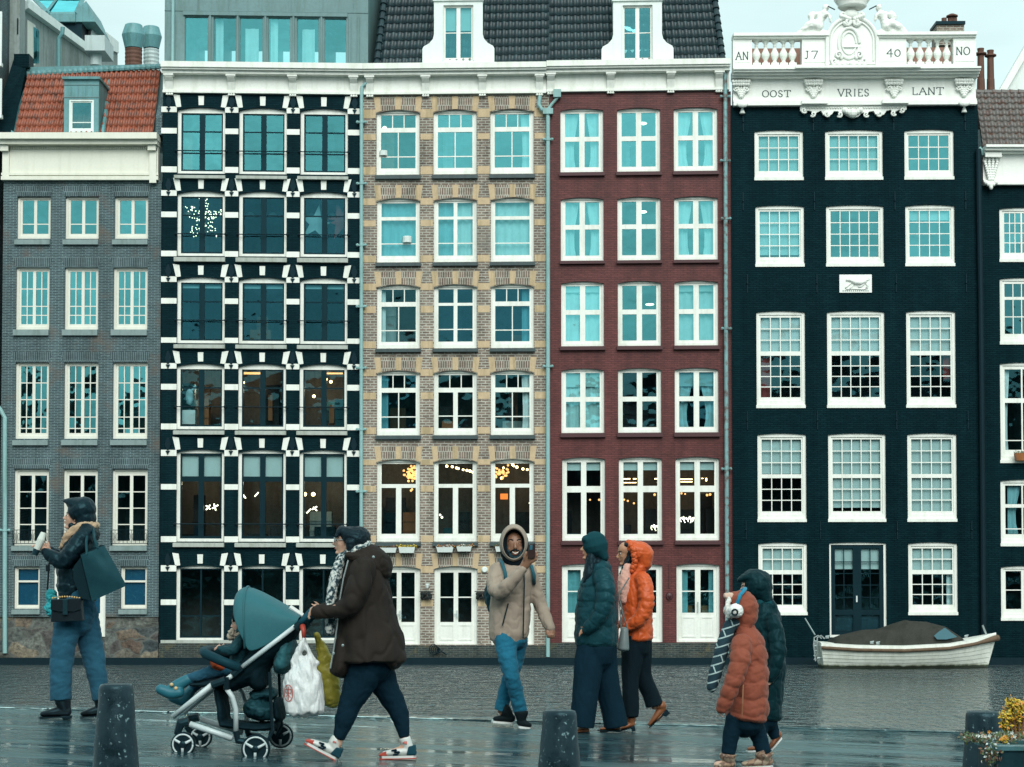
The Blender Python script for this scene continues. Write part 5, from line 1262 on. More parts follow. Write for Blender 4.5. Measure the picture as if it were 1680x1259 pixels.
LV = [leaf_mat('green_leaf', (.035,.08,.03,1), (.10,.15,.04,1)), leaf_mat('yellow_leaf', (.50,.36,.02,1), (.62,.45,.05,1)), leaf_mat('orange_petal', (.55,.17,.02,1), (.6,.3,.03,1)), leaf_mat('pale_petal', (.40,.50,.50,1), (.6,.65,.6,1)), leaf_mat('rust_leaf', (.12,.05,.03,1), (.2,.1,.05,1))]
def leaves(b, c, rad, n, size, mi, flat=.8, seed=1):
    r_ = random.Random(seed)
    for i in range(n):
        d = Vector((r_.gauss(0,1), r_.gauss(0,1), r_.gauss(0,flat))); d = d.normalized()*(r_.random()**.45)
        p = Vector(c)+Vector((d.x*rad[0], d.y*rad[1], d.z*rad[2])); a = Vector((r_.gauss(0,1), r_.gauss(0,1), r_.gauss(0,1))).normalized(); w = a.orthogonal().normalized()
        L = size*(.5+.9*r_.random()); b.cur = r_.choice(mi)
        u = a.cross(w); b.face(b.vv(p, p+a*L*.5+w*L*.28+u*L*.06, p+a*L, p+a*L*.5-w*L*.28+u*L*.06))
b = MB()
for i in range(16):
    x = x0_-.06+.72*i/15+rnd.uniform(-.02, .02); y = 8.62+rnd.random()*.28
    leaves(b, (x, y, cp.z+.015+rnd.random()*.02), (.05,.07,.026), 190, .014, [0,0,0,0,0,4,4,3], seed=i)
leaves(b, (x0_-.02, 8.60, cp.z-.03), (.05,.04,.07), 160, .018, [0,0,4,4,3], seed=31)
for i in range(16):                               # small pale blooms
    c = Vector((x0_-.04+.4*rnd.random(), 8.6+.28*rnd.random(), cp.z+.03+.02*rnd.random())); b.cur = 3 if i % 4 else 2
    for k in range(5):
        a = k*1.257; b.face(b.vv(c, c+Vector((.007*math.cos(a-.5), -.003, .007*math.sin(a-.5))), c+Vector((.010*math.cos(a), -.004, .010*math.sin(a))), c+Vector((.007*math.cos(a+.5), -.003, .007*math.sin(a+.5)))))
c = P(1648, 1214, 8.5); b.cur = 2
leaves(b, c, (.014,.01,.014), 60, .016, [1,2], seed=77)
o = b.build('bedding_flowers', LV); tag(recenter(o), 'low mixed green, white and rust coloured bedding plants spilling over the planter rim', 'flowers', None, 'stuff')
b = MB()
for k, (px, py, s_) in enumerate(((1662,1153,9),(1672,1160,10),(1655,1166,9),(1668,1172,12),(1660,1184,11),(1676,1186,12),(1650,1176,8),(1671,1200,12),(1659,1199,9),(1684,1165,12),(1690,1185,14),(1688,1150,9),(1649,1190,6))):
    c = P(px, py, 8.95+.03*(k % 3)); r_ = s_*8.9/F
    leaves(b, c, (r_*1.15, r_, r_), 150, .019, [1,1,1,0,2], seed=100+k)
o = b.build('leaf_clumps', LV, None); r0 = P(1672, 1235, 8.95)
ys = thing('yellow_shrub', 'bright yellow leafed shrub growing in the planter at the right edge', 'shrub', tuple(r0))
o.data.transform(Matrix.Translation(-r0)); o.parent = ys; o.name = 'foliage'
b = MB()
for (px, py) in ((1662,1170),(1672,1180),(1655,1180),(1680,1175)): b.tube([P(1672, 1235, 8.95), P((1672+px)/2, 1208, 8.95), P(px, py, 8.95)], [.008,.006,.003], 6)
b.build('stem', LV[4], ys)
# ================================================================ things on the houses' ledges and walls
def flower_box(x0, x1, y0, y1, Y, label, mi, dens=60, mt='whitecold', grp='window boxes under the beige house windows'):
    c = P((x0+x1)/2, y1, Y-.16); g = thing('flower_box', label, 'flower box', tuple(c), grp)
    X0_, X1_ = PX(x0, y1, Y-.2), PX(x1, y1, Y-.2); z0, z1 = PZ(y1, Y-.2), PZ(y0, Y-.2); b = MB()
    i8 = b.vv((X0_+.04, Y-.30, z0), (X1_-.04, Y-.30, z0), (X1_-.04, Y-.06, z0), (X0_+.04, Y-.06, z0), (X0_, Y-.34, z1), (X1_, Y-.34, z1), (X1_, Y-.06, z1), (X0_, Y-.06, z1))
    for q in ((0,3,2,1),(0,1,5,4),(1,2,6,5),(2,3,7,6),(3,0,4,7)): b.face([i8[k] for k in q])
    b.box(X0_+.03, X1_-.03, Y-.31, Y-.08, z1-.04, z1-.02); b.build('box', M[mt], g)
    b = MB(); n = 6
    for i in range(n): leaves(b, (X0_+(X1_-X0_)*(i+.5)/n, Y-.2, z1+.02), (.09,.1,.06), dens, .05, mi, seed=int(x0)+i)
    b.build('plants', LV, g)
flower_box(622.5, 651, 899, 907, FY, 'white flower box, nearly bare, left of the pair by the scarf wearer', [4,4,0], 14)
flower_box(654, 681, 898, 907.5, FY, 'white flower box with yellow green moss, right of the nearly bare one', [0,1,1], 60)
flower_box(716, 744, 898, 906.5, FY, 'white flower box with red and orange flowers above the open white doors', [4,4,2,3], 50)
flower_box(749, 774, 897, 905, FY, 'white flower box with rust flowers and a pale cloth, right of the red flowered one', [4,2,0,3], 40)
flower_box(812, 838, 897, 905.5, FY, 'white flower box partly hidden by the photographer in the beige hood', [0,4], 30)
flower_box(1665, 1700, 744, 756, Y6, 'orange wooden flower box in the window at the right edge', [0,0,4], 50, 'wood', None)
def wall_item(x, y):
    b = MB(); c = P(x, y, FY-.16)
    for i in range(14):
        a = i*.7; b.ball(c+Vector((.14*math.cos(a*1.3), .05*math.sin(a), -.03+.07*math.sin(a*2.1))), .06, 7, 4)
    b.tube([c+Vector((-.22,.1,.1)), c+Vector((.22,.1,.1))], .015, 6)
    return b
for x, lab in ((699, 'dark bundled awning lamp with a small white spotlight between the white doors'), (790, 'dark bundled wall basket half hidden behind the backpack')):
    b = wall_item(x, 976); g = thing('wall_basket', lab, 'wall basket', tuple(P(x, 984, FY-.1))); b.build('basket', paint('dark_wicker', (.03,.03,.028,1), .8, .5, 10), g)
    if x < 700:
        b = MB(); c = P(x+2, 965, FY-.2); b.tube([c+Vector((0,.1,-.1)), c], .012, 6); b.lathe(c, [(.03,0),(.06,.1),(.06,.14)], 10); b.build('spotlight', M['whitecold'], g)
b = MB(); c = P(795, 935, FY-.1); b.lathe((c.x, c.y, c.z), [(.10, .1),(.10,.04),(.07,0)], 14, 'y'); o = b.build('security_camera', M['whitecold']); tag(recenter(o), 'small round white camera on the beige brick wall left of the backpack', 'camera')
b = MB(); c = P(714, 1066, FY-.14)
for k in range(5): b.tube([c+Vector(((.13-.02*k)*math.cos(t*.45)+.04*k-.05, -.02*k, (.17-.03*k)*math.sin(t*.45))) for t in range(15)], .012, 6)
b.tube([c+Vector((.05,-.05,-.12)), c+Vector((.2,-.05,-.06)), c+Vector((.36,-.02,-.16))], .025, 6)
o = b.build('rope_coil', M['iron']); tag(recenter(o), 'dark coil of rope hanging on the mossy plinth below the white doors', 'rope')
# ================================================================ people
def lin(*a): return (*a, 1)
def cloth(name, c, rough=.75, var=.25, weave=60, sheen=.2, spec=.2, bump=.35):
    dark = max(c[:3]) < .09; sheen = 0 if dark else sheen*.5; spec = spec*(.55 if dark else .8)
    m = NM(name); f = m.noise(5, 4, .6); f2 = m.noise(weave, 3, .6)
    a = m.mix(f, scale_c(c, 1-var), scale_c(c, 1+var)); m.col(a).rough(rough)
    m.b.inputs['Specular IOR Level'].default_value = spec; m.b.inputs['Sheen Weight'].default_value = sheen
    if dark: m.b.inputs['Specular Tint'].default_value = (.35, .85, 1, 1)
    m.bump(f2, bump, .003); return m.m
def skinm(name, c):
    m = NM(name); f = m.noise(18, 3, .5); m.col(m.mix(f, scale_c(c, .88), scale_c(c, 1.1))).rough(.5)
    m.b.inputs['Subsurface Weight'].default_value = .06; m.b.inputs['Subsurface Radius'].default_value = (.01,.004,.002); return m.m
class Fig:
    """a place on the pavement; shapes are given in photo pixels at that distance and become metres"""
    def __init__(s, px, py, Y=None):
        g = G(px, py); s.Y = Y or g.y; s.k = s.Y/F; s.foot = (P(px, py, s.Y).x, s.Y, P(px, py, s.Y).z)
    def p(s, x, y, d=0):
        q = P(x, y, s.Y); return Vector((q.x, s.Y+d, q.z))
    def thing(s, name, label, cat, group=None): return thing(name, label, cat, s.foot, group)
    def chain(s, b, pts, n=16, cap0=1, cap1=1, sub=3):
        """pts: (x, y, r[, depth, rd]) in px, px, px, m, px ; Catmull-Rom smoothed tube with elliptic rings"""
        Pn = []
        for q in pts:
            x, y, r = q[:3]; d = q[3] if len(q) > 3 else 0; rd = q[4] if len(q) > 4 else r
            Pn.append((s.p(x, y, d), r*s.k, rd*s.k))
        def cr(a, b_, c, d, t): return ((2*b_)+(c-a)*t+(2*a-5*b_+4*c-d)*t*t+(3*b_-a-3*c+d)*t*t*t)*.5
        L = []; m = len(Pn)
        for i in range(m-1):
            A, B_, C, D = Pn[max(i-1, 0)], Pn[i], Pn[i+1], Pn[min(i+2, m-1)]
            for j in range(sub):
                t = j/sub; L.append((cr(A[0], B_[0], C[0], D[0], t), max(cr(A[1], B_[1], C[1], D[1], t), .001), max(cr(A[2], B_[2], C[2], D[2], t), .001)))
        L.append(Pn[-1]); rings = []
        def frame(i):
            t = (L[min(i+1, len(L)-1)][0]-L[max(i-1, 0)][0]).normalized(); a = Vector((t.z, 0, -t.x))
            if a.length < .2: a = Vector((1, 0, 0))
            a.normalize(); bb = t.cross(a).normalized(); return t, a, bb
        def ring(c, a, bb, ra, rb): return b.vv(*[c+a*ra*math.cos(2*math.pi*j/n)+bb*rb*math.sin(2*math.pi*j/n) for j in range(n)])
        t, a, bb = frame(0); c, ra, rb = L[0]
        if cap0: 
            for f in (.98, .8, .45): h = math.sqrt(1-(1-f)**2) if False else f; rings.append(ring(c-t*min(ra, rb)*cap0*h, a, bb, ra*math.sqrt(1-h*h)+1e-4, rb*math.sqrt(1-h*h)+1e-4))
        for i in range(len(L)):
            t, a, bb = frame(i); rings.append(ring(L[i][0], a, bb, L[i][1], L[i][2]))
        if cap1:
            c, ra, rb = L[-1]
            for h in (.45, .8, .98): rings.append(ring(c+t*min(ra, rb)*cap1*h, a, bb, ra*math.sqrt(1-h*h)+1e-4, rb*math.sqrt(1-h*h)+1e-4))
        for A, B_ in zip(rings, rings[1:]):
            for j in range(n): b.face((A[j], B_[j], B_[(j+1) % n], A[(j+1) % n]))
        b.face(rings[0]); b.face(rings[-1][::-1])
    def sheet(s, b, outline, d0, d1):        # a plate following an outline, thickness d0..d1
        q = [s.p(x, y, 0) for x, y in outline]; a = [(v.x, v.z) for v in q]
        area = sum(a[k][0]*a[(k+1) % len(a)][1]-a[(k+1) % len(a)][0]*a[k][1] for k in range(len(a)))
        if area < 0: a = a[::-1]
        b.prism(a, s.Y+d0, s.Y+d1)
    def blob(s, name, chains, mat, parent, voxel=.009, smooth=4, quilt=None, wrinkle=0, wscale=14, extra=None, wst=(1,1,1), label=None):
        """union of chains as ONE continuous surface; quilt = [(chain index, spacing px, amplitude m)]"""
        b = MB()
        for c in chains:
            kw = {}
            if isinstance(c, dict): kw = {k: v for k, v in c.items() if k != 'p'}; c = c['p']
            s.chain(b, c, **kw)
        if extra: extra(b)
        o = b.build(name, mat, parent)
        bm = bmesh.new(); bm.from_mesh(o.data); bmesh.ops.recalc_face_normals(bm, faces=bm.faces); bm.to_mesh(o.data); bm.free()
        r = o.modifiers.new('r', 'REMESH'); r.mode = 'VOXEL'; r.voxel_size = voxel; r.use_smooth_shade = True
        sm = o.modifiers.new('s', 'SMOOTH'); sm.factor = .5; sm.iterations = smooth
        dg = bpy.context.evaluated_depsgraph_get(); me = bpy.data.meshes.new_from_object(o.evaluated_get(dg))
        old = o.data; o.modifiers.clear(); o.data = me; bpy.data.meshes.remove(old); me.name = name
        if not me.materials: me.materials.append(mat)
        n = len(me.vertices); co = np.empty(n*3); me.vertices.foreach_get('co', co); co = co.reshape(-1, 3)
        if quilt or wrinkle:
            quilt = [(q_[0], q_[1]*1.25, q_[2]*.62) for q_ in quilt] if quilt else None; no = np.empty(n*3); me.vertices.foreach_get('normal', no); no = no.reshape(-1, 3); off = np.array(parent['_o'] if parent is not None else (0,0,0)); wc = co+off
            disp = np.zeros(n)
            if quilt:
                best = np.full(n, 1e9); dq = np.zeros(n)
                qd = {q[0]: q for q in quilt}
                for ci, c in enumerate(chains):
                    c = c['p'] if isinstance(c, dict) else c
                    acc = 0
                    for a, e in zip(c, c[1:]):
                        A = np.array(s.p(a[0], a[1], a[3] if len(a) > 3 else 0)); E_ = np.array(s.p(e[0], e[1], e[3] if len(e) > 3 else 0)); v = E_-A; L = np.linalg.norm(v)+1e-9
                        t = np.clip(((wc-A)@v)/L**2, 0, 1); d = np.linalg.norm(wc-(A+t[:, None]*v), axis=1)/((a[2]*(1-t)+e[2]*t)*s.k)
                        m_ = d < best; best[m_] = d[m_]
                        if ci in qd:
                            sp_ = qd[ci][1]*s.k; x = (acc+t*L)/sp_+.12*np.sin(wc[:,0]*23+wc[:,1]*17)
                            dq[m_] = (qd[ci][2]*(np.abs(np.sin(np.pi*x))**.55-1))[m_]
                        else: dq[m_] = 0
                        acc += L
                disp += dq
            if wrinkle:
                w = np.array([noise.noise((p[0]*wscale*wst[0], p[1]*wscale*wst[1], p[2]*wscale*wst[2]))+.5*noise.noise((p[0]*wscale*2.1*wst[0]+5, p[1]*wscale*2.1*wst[1], p[2]*wscale*2.1*wst[2]))-1.1*max(0, .22-abs(noise.noise((p[0]*wscale*1.3*wst[0]+9+p[2]*4, p[1]*wscale*1.1, p[2]*wscale*1.3*wst[2]-p[0]*5))))*4*.5 for p in wc])
                disp += wrinkle*w
            co = co+no*disp[:, None]; me.vertices.foreach_set('co', co.reshape(-1))
        me.polygons.foreach_set('use_smooth', [True]*len(me.polygons)); me.update()
        if label: o['label'] = label
        return o
    def hand(s, x, y, ang, L, curl=.5, d=0, side=1, thumb=1, spread=.35, grip=0):
        """chains of a palm, four unequal jointed fingers and a thumb; ang in degrees (0 = +x, 90 = up), L = hand length px"""
        out = []; a = R(ang); u = (math.cos(a), -math.sin(a)); v = (-u[1]*side, u[0]*side)
        rp = L*.20; px_, py_ = x+u[0]*L*.42, y+u[1]*L*.42
        out.append([(x, y, L*.15, d, L*.11), (x+u[0]*L*.2, y+u[1]*L*.2, L*.22, d, L*.12), (px_, py_, L*.22, d, L*.11)])
        for i in range(4):
            o_ = (-1.5+i)*L*.115; fl = L*(.50, .56, .52, .40)[i]; a0 = a-side*(-1.5+i)*.08*0+side*(i-1.5)*spread*.12
            cx, cy, cd = px_+v[0]*o_, py_+v[1]*o_, d+.012*(i-1.5)*grip; pts = [(cx, cy, L*.062, cd)]
            aa = a0; cu = curl*(1+.12*i)
            for j, f in enumerate((.45, .3, .25)):
                aa += side*cu*(.9, 1.1, .8)[j]*thumb*-1; cx += math.cos(aa)*fl*f; cy -= math.sin(aa)*fl*f; pts.append((cx, cy, L*(.058, .052, .045)[j], cd))
            out.append(dict(p=pts, n=8, sub=2))
        tx, ty = x+u[0]*L*.14-v[0]*L*.17*thumb, y+u[1]*L*.14-v[1]*L*.17*thumb; ta = a+side*.75*thumb
        p2 = (tx+math.cos(ta)*L*.2, ty-math.sin(ta)*L*.2); ta -= side*.35*thumb; p3 = (p2[0]+math.cos(ta)*L*.18, p2[1]-math.sin(ta)*L*.18)
        out.append(dict(p=[(x+u[0]*L*.1, y+u[1]*L*.1, L*.09, d), (tx, ty, L*.075, d-.005), (*p2, L*.065, d-.01), (*p3, L*.05, d-.01)], n=8, sub=2))
        return out
def head_profile(f, cx, cy, h, face=-1, d=0, tilt=0, neck=None):
    """head seen from the side: h = head height in px, (cx, cy) = centre, face = -1 looks left"""
    c, s_ = math.cos(R(tilt)), math.sin(R(tilt))
    def q(u, v, r, dd=0, rd=None):          # u forward, v up in head heights
        U = u*c-v*s_; V = u*s_+v*c
        return (cx+face*U*h, cy-V*h, r*h, d+dd, (rd if rd else r)*h)
    out = [dict(p=[q(-.10, .16, .30, 0, .30), q(.06, .17, .30, 0, .29)], n=20), dict(p=[q(.10, .10, .24, 0, .25), q(.15, -.12, .19, 0, .21), q(.18, -.30, .115, 0, .14)]),
           dict(p=[q(.30, -.36, .055, 0, .09), q(.22, -.36, .08, 0, .12)]), dict(p=[q(-.02, -.18, .17, 0, .2), q(.16, -.34, .10, 0, .15)]),
           dict(p=[q(.345, .07, .022, 0, .03), q(.395, -.02, .030, 0, .035), q(.435, -.085, .036, 0, .045), q(.36, -.10, .03, 0, .05)], n=10),
           dict(p=[q(.32, -.185, .03, 0, .07), q(.355, -.19, .022, 0, .05)], n=8), dict(p=[q(.31, -.235, .03, 0, .06), q(.345, -.235, .022, 0, .045)], n=8),
           dict(p=[q(.325, .13, .04, 0, .13), q(.30, .12, .05, 0, .15)], n=10)]
    for sd in (-1, 1):
        out.append(dict(p=[q(-.02, .10, .055, sd*.27*h*f.k, .02), q(-.03, -.02, .05, sd*.275*h*f.k, .02), q(0, -.10, .03, sd*.26*h*f.k, .02)], n=8))
        out.append(dict(p=[q(.24, -.06, .06, sd*.14*h*f.k, .05), q(.20, -.1, .06, sd*.16*h*f.k, .05)], n=8))
    if neck: out.append(neck)
    return out, q
M['skin_light'] = skinm('light_skin', lin(.50,.31,.22)); M['skin_tan'] = skinm('tan_skin', lin(.42,.22,.13)); M['skin_brown'] = skinm('brown_skin', lin(.24,.125,.075)); M['skin_child'] = skinm('child_skin', lin(.52,.34,.26))
M['hair'] = cloth('black_hair', lin(.006,.010,.014), .45, .3, 90, 0, .4, .6); M['eyew'] = paint('eye_white', (.6,.62,.6,1), .3); M['eyed'] = paint('dark_iris', (.012,.01,.01,1), .2)
M['lip'] = paint('lips', (.25,.07,.06,1), .4); M['teeth'] = paint('teeth', (.75,.75,.68,1), .3)
def face_bits(f, H, q, h, lips=True, brow=True, dd=0, sides=(-1, 1)):
    for sd in sides:
        x, y, r, d, _ = q(.285, .035, .034, dd+sd*.13*h*f.k)
        b = MB(); b.ball(f.p(x, y, d), r*f.k, 10, 8); b.build('eye', M['eyew'], H, smooth=True)
        x, y, r, d, _ = q(.308, .035, .024, dd+sd*.14*h*f.k); b = MB(); b.ball(f.p(x, y, d), r*f.k, 8, 6); b.build('iris', M['eyed'], H, smooth=True)
        if brow:
            b = MB(); a1 = q(.36, .115, 0, dd+sd*.06*h*f.k); a2 = q(.32, .145, 0, dd+sd*.15*h*f.k); a3 = q(.24, .12, 0, dd+sd*.22*h*f.k)
            b.tube([f.p(a[0], a[1], a[3]) for a in (a1, a2, a3)], .010*h*f.k, 6); b.build('eyebrow', M['hair'], H, smooth=True)
    if lips:
        b = MB(); a1 = q(.362, -.19, 0); a2 = q(.352, -.235, 0)
        for a in (a1, a2): b.ball(f.p(a[0], a[1], a[3]), .030*h*f.k, 8, 6, (1, 1.6, .6))
        b.build('lips', M['lip'], H, smooth=True)
def shoe(f, name, heel, toe, top, h, mat, parent, sole=None, solemat=None, w=.045, hl=None, d=0, shaft=None):
    """heel/toe = ground points px, top = ankle px with radius; h = upper height px"""
    hx, hy = heel; tx, ty = toe; ax, ay, ar = top; L = math.hypot(tx-hx, ty-hy); ux, uy = (tx-hx)/L, (ty-hy)/L; nx, ny = (uy, -ux) if ux < 0 else (uy, -ux)
    if ny > 0: nx, ny = -nx, -ny
    wd = w/f.k
    P_ = lambda t, up: (hx+ux*L*t+nx*up, hy+uy*L*t+ny*up)
    s0 = 0 if not sole else sole
    ch = [dict(p=[(*P_(.12, s0+h*.36), h*.38, d, wd*.75), (*P_(.35, s0+h*.34), h*.36, d, wd*.85), (*P_(.62, s0+h*.26), h*.27, d, wd*1.0), (*P_(.86, s0+h*.19), h*.19, d, wd*.8)], n=16),
          dict(p=[(*P_(.17, s0+h*.4), h*.36, d, wd*.72), ((P_(.25, 0)[0]*.4+ax*.6), (P_(.25, s0+h*.8)[1]*.4+ay*.6), ar*1.03, d), (ax, ay, ar, d)], cap1=0)]
    o = f.blob(name, ch, mat, parent, voxel=.006, smooth=3)
    if sole:
        b = MB(); n = 12; top_ = []; 
        for k in range(2*n):
            t = k/n if k < n else (2*n-k)/n; sgn = -1 if k < n else 1
            wv = wd*f.k*(.78+.3*math.sin(math.pi*min(max(t, 0), 1)*.95)) if 0 < t < 1 else wd*f.k*.3
            x, y = P_(t, 0); top_.append((x, y, d+sgn*wv))
        lo = b.vv(*[f.p(*p) for p in top_]); up_ = b.vv(*[f.p(p[0]+nx*sole, p[1]+ny*sole, p[2]) for p in top_])
        b.face(lo); b.face(up_[::-1])
        for k in range(2*n): b.face((lo[k], up_[k], up_[(k+1) % (2*n)], lo[(k+1) % (2*n)]))
        b.build('sole', solemat, o)
    if hl:
        b = MB(); x0, y0 = P_(.02, 0); x1, y1 = P_(.30, 0); q = [P_(.02, -hl), P_(.24, -hl), P_(.30, s0+1), P_(.02, s0+1)]
        f.sheet(b, q, d-w*.8, d+w*.8); b.build('heel', solemat or mat, o, bevel=.004)
    return o
def body(f, H, chains, skin, voxel=.0065): return f.blob('body', chains, M[skin], H, voxel=voxel, smooth=3)
def slim(chain, k=.72): 
    c = chain['p'] if isinstance(chain, dict) else chain
    out = [(q[0], q[1], q[2]*k, q[3] if len(q) > 3 else 0, (q[4] if len(q) > 4 else q[2])*k) for q in c]
    if isinstance(chain, dict) and chain.get('cap1', 1) == 0:     # legs narrow to the ankle inside the trouser hem
        q = out[-1]; out[-1] = (q[0], q[1], min(q[2], 6), q[3], min(q[4], 6))
    return out
def strand(f, b, pts, r, n=8): b.tube([f.p(*q) for q in pts], r, n)

# ---------------------------------------------------------------- A: walker on the left with cup and bags
f = Fig(115, 1179); A = f.thing('person', 'person in black hooded puffer jacket and wide blue jeans drinking from a cup', 'person')
M['blackpuff'] = cloth('black_quilted_nylon', lin(.0045,.012,.017), .38, .3, 40, .05, .4, .3)
M['jeansblue'] = cloth('blue_denim', lin(.018,.085,.135), .85, .5, 110, .1, .15, .5)
arm = [(146, 878, 15, -.14, 15), (130, 903, 15.5, -.20, 15), (113, 922, 14.5, -.20, 14), (100, 917, 12.5, -.20, 12), (84, 907, 9.5, -.17, 10)]
arm2 = [(142, 880, 14, .14, 14), (124, 905, 14, .17, 14), (106, 922, 13, .16, 13), (82, 905, 9, .05, 9)]
torso = [(142, 868, 13, 0, 20), (135, 884, 24, 0, 33), (126, 915, 30, 0, 34), (122, 950, 30, 0, 33), (122, 974, 27, 0, 32)]
legL = dict(p=[(121, 1005, 24, -.07, 25), (112, 1040, 21.5, -.08, 21), (106, 1078, 20, -.09, 19), (104, 1115, 18.5, -.09, 19), (104, 1148, 17.5, -.09, 19)], cap1=0)
legR = dict(p=[(134, 1005, 24, .07, 25), (142, 1040, 21, .08, 21), (149, 1078, 19, .09, 18), (156, 1112, 16.5, .09, 17), (162, 1149, 14, .09, 16)], cap1=0)
hips = [(128, 975, 26, 0, 31), (128, 1000, 30, 0, 32), (127, 1020, 27, 0, 31)]
hd, q = head_profile(f, 125, 851, 47, -1, 0, 12, [(132, 872, 10), (130, 890, 12)])
hands = f.hand(82, 905, 128, 27, .55, -.16, side=1, thumb=-1)+f.hand(80, 903, 140, 26, .6, .02, side=1, thumb=-1)
body(f, A, hd+[slim(torso), slim(hips), slim(legL), slim(legR), slim(arm), slim(arm2), [(106, 1145, 6, -.09), (110, 1163, 5, -.09), (98, 1170, 4, -.09)], [(163, 1145, 6, .09), (163, 1164, 5, .09), (152, 1170, 4, .09)]]+hands, 'skin_light')
face_bits(f, A, q, 47)
f.blob('jacket', [torso, arm, arm2, [(146, 872, 15, -.1, 14), (146, 876, 15, .1, 14)]], M['blackpuff'], A, .009, 3, [(0, 17, .016), (1, 12, .013), (2, 12, .013)], .006, 14)
f.blob('hood', [[(133, 838, 22.5, 0, 25), (137, 836, 21.5, 0, 24)], [(122, 828, 13, 0, 20), (112, 823, 7, 0, 13), (106, 822, 3.5, 0, 8)], [(140, 850, 18, 0, 22), (138, 866, 14, 0, 19), (128, 868, 10, 0, 14)], [(120, 862, 5, -.07, 4), (124, 870, 7, -.06, 6)], [(120, 862, 5, .07, 4), (124, 870, 7, .06, 6)]], M['blackpuff'], A, .008, 3, [(0, 14, .010), (1, 8, .006)], .004, 16)
f.blob('jeans', [hips, legL, legR], M['jeansblue'], A, .009, 3, None, .007, 9, wst=(.7, 1, 1.5))
f.blob('scarf', [dict(p=[(152, 862, 6, -.06, 6), (145, 864, 7, -.10, 5), (134, 866, 7, -.12, 5), (121, 876, 7.5, -.12, 5), (111, 889, 6.5, -.10, 5), (104, 899, 4, -.07, 4)], n=10), dict(p=[(152, 862, 6, .05), (138, 866, 7, .11, 6), (122, 874, 7, .10, 6), (108, 887, 6, .05, 6)], n=10), [(154, 863, 7, -.05, 6), (155, 862, 7, .05, 6)]], cloth('beige_scarf', lin(.42,.31,.20), .9, .3, 80, .3), A, .007, 1, None, .008, 30)
M['blackleather'] = cloth('black_leather', lin(.008,.010,.013), .35, .3, 40, 0, .5, .2)
shoe(f, 'boot', (122, 1176), (67, 1177), (107, 1146, 13), 24, M['blackleather'], A, 2, M['iron'], hl=2.5, d=-.09)
shoe(f, 'boot', (172, 1176), (126, 1179), (163, 1147, 12), 23, M['blackleather'], A, 2, M['iron'], hl=2, d=.09)
# cup, umbrella, handbag, tote
c0 = f.p(75, 896, -.19); t = thing('flask', 'dark flask with a pale paper cup on top in the raised hands', 'flask', tuple(f.p(68, 912, -.19)))
b = MB(); b.tube([f.p(66, 911, -.19), f.p(70, 902, -.19)], [.026, .028], 12); b.build('flask_body', M['plantermetal'], t)
b = MB(); b.tube([f.p(70, 902, -.19), f.p(77, 886, -.19), f.p(81, 875, -.19)], [.026, .032, .022], 12); b.build('cup', paint('pale_cup', (.62,.68,.62,1), .5), t)
t = thing('umbrella', 'small folded teal umbrella hanging from the arm of the jeans wearer', 'umbrella', tuple(f.p(85, 1011, -.2)))
b = MB(); strand(f, b, [(90, 925, -.2), (89, 945, -.2), (87, 968, -.2)], .008, 6); b.tube([f.p(88, 928, -.2), f.p(88, 938, -.2)], .018, 8); b.build('strap', M['blackleather'], t)
f.blob('folded_canopy', [[(86, 976, 9), (85, 982, 11), (86, 987, 8)], [(85, 991, 7), (84, 998, 12), (85, 1006, 8)]], cloth('teal_umbrella', lin(.02,.28,.31), .6, .3), t, .006, 1, None, .02, 22)
t = thing('handbag', 'black leather flap handbag on a gold chain at the hip of the jeans wearer', 'handbag', tuple(f.p(122, 1020, -.25)))
b = MB(); i0 = [(99, 984), (146, 982), (149, 1018), (97, 1020)]; f.sheet(b, i0, -.30, -.21); b.build('bag_body', M['blackleather'], t, bevel=.012)
b = MB(); f.sheet(b, [(98.5, 983), (146.5, 981), (147, 999), (135, 1003), (110, 1003), (98, 1000)], -.315, -.301); b.build('flap', M['blackleather'], t, bevel=.006)
b = MB(); f.sheet(b, [(118, 983), (126, 983), (126, 1008), (118, 1008)], -.325, -.316); b.build('buckle_strap', M['plantermetal'], t, bevel=.003)
b = MB()
for i in range(12): b.ball(f.p(100+i*3.9, 981-2.2*math.sin(i/11*math.pi), -.28), .008, 6, 4)
b.build('chain', paint('gold', (.55,.36,.12,1), .3), t)
t = thing('shoulder_bag', 'large dark teal shopping bag hanging from the shoulder of the jeans wearer', 'bag', tuple(f.p(165, 985, -.2)))
M['tealbag'] = cloth('dark_teal_bag_fabric', lin(.009,.040,.050), .5, .45, 30, .05, .35, .3); M['darkbag'] = cloth('dark_bag_side', lin(.005,.016,.021), .6, .3, 30)
b = MB(); q3 = lambda x, y, d: f.p(x, y, d)
fr = [(146, 912, -.30), (184, 896, -.30), (220, 961, -.30), (164, 986, -.30)]; bk = [(134, 908, -.10), (172, 894, -.10), (208, 958, -.10), (150, 985, -.10)]
n_ = 10
def patch(b, c, bul):
    g = []
    for i in range(n_+1):
        row = []
        for j in range(n_+1):
            u, v = i/n_, j/n_; p_ = q3(*c[0]).lerp(q3(*c[1]), u).lerp(q3(*c[3]).lerp(q3(*c[2]), u), v)
            row.append(p_+Vector((0, -bul*math.sin(u*math.pi)*math.sin(v*math.pi)-.008*noise.noise((u*5, v*5, 2)), 0)))
        g.append(b.vv(*row))
    for i in range(n_):
        for j in range(n_): b.face((g[i][j], g[i][j+1], g[i+1][j+1], g[i+1][j]))
patch(b, fr, .03); b.build('front_panel', M['tealbag'], t, smooth=True)
b = MB(); 
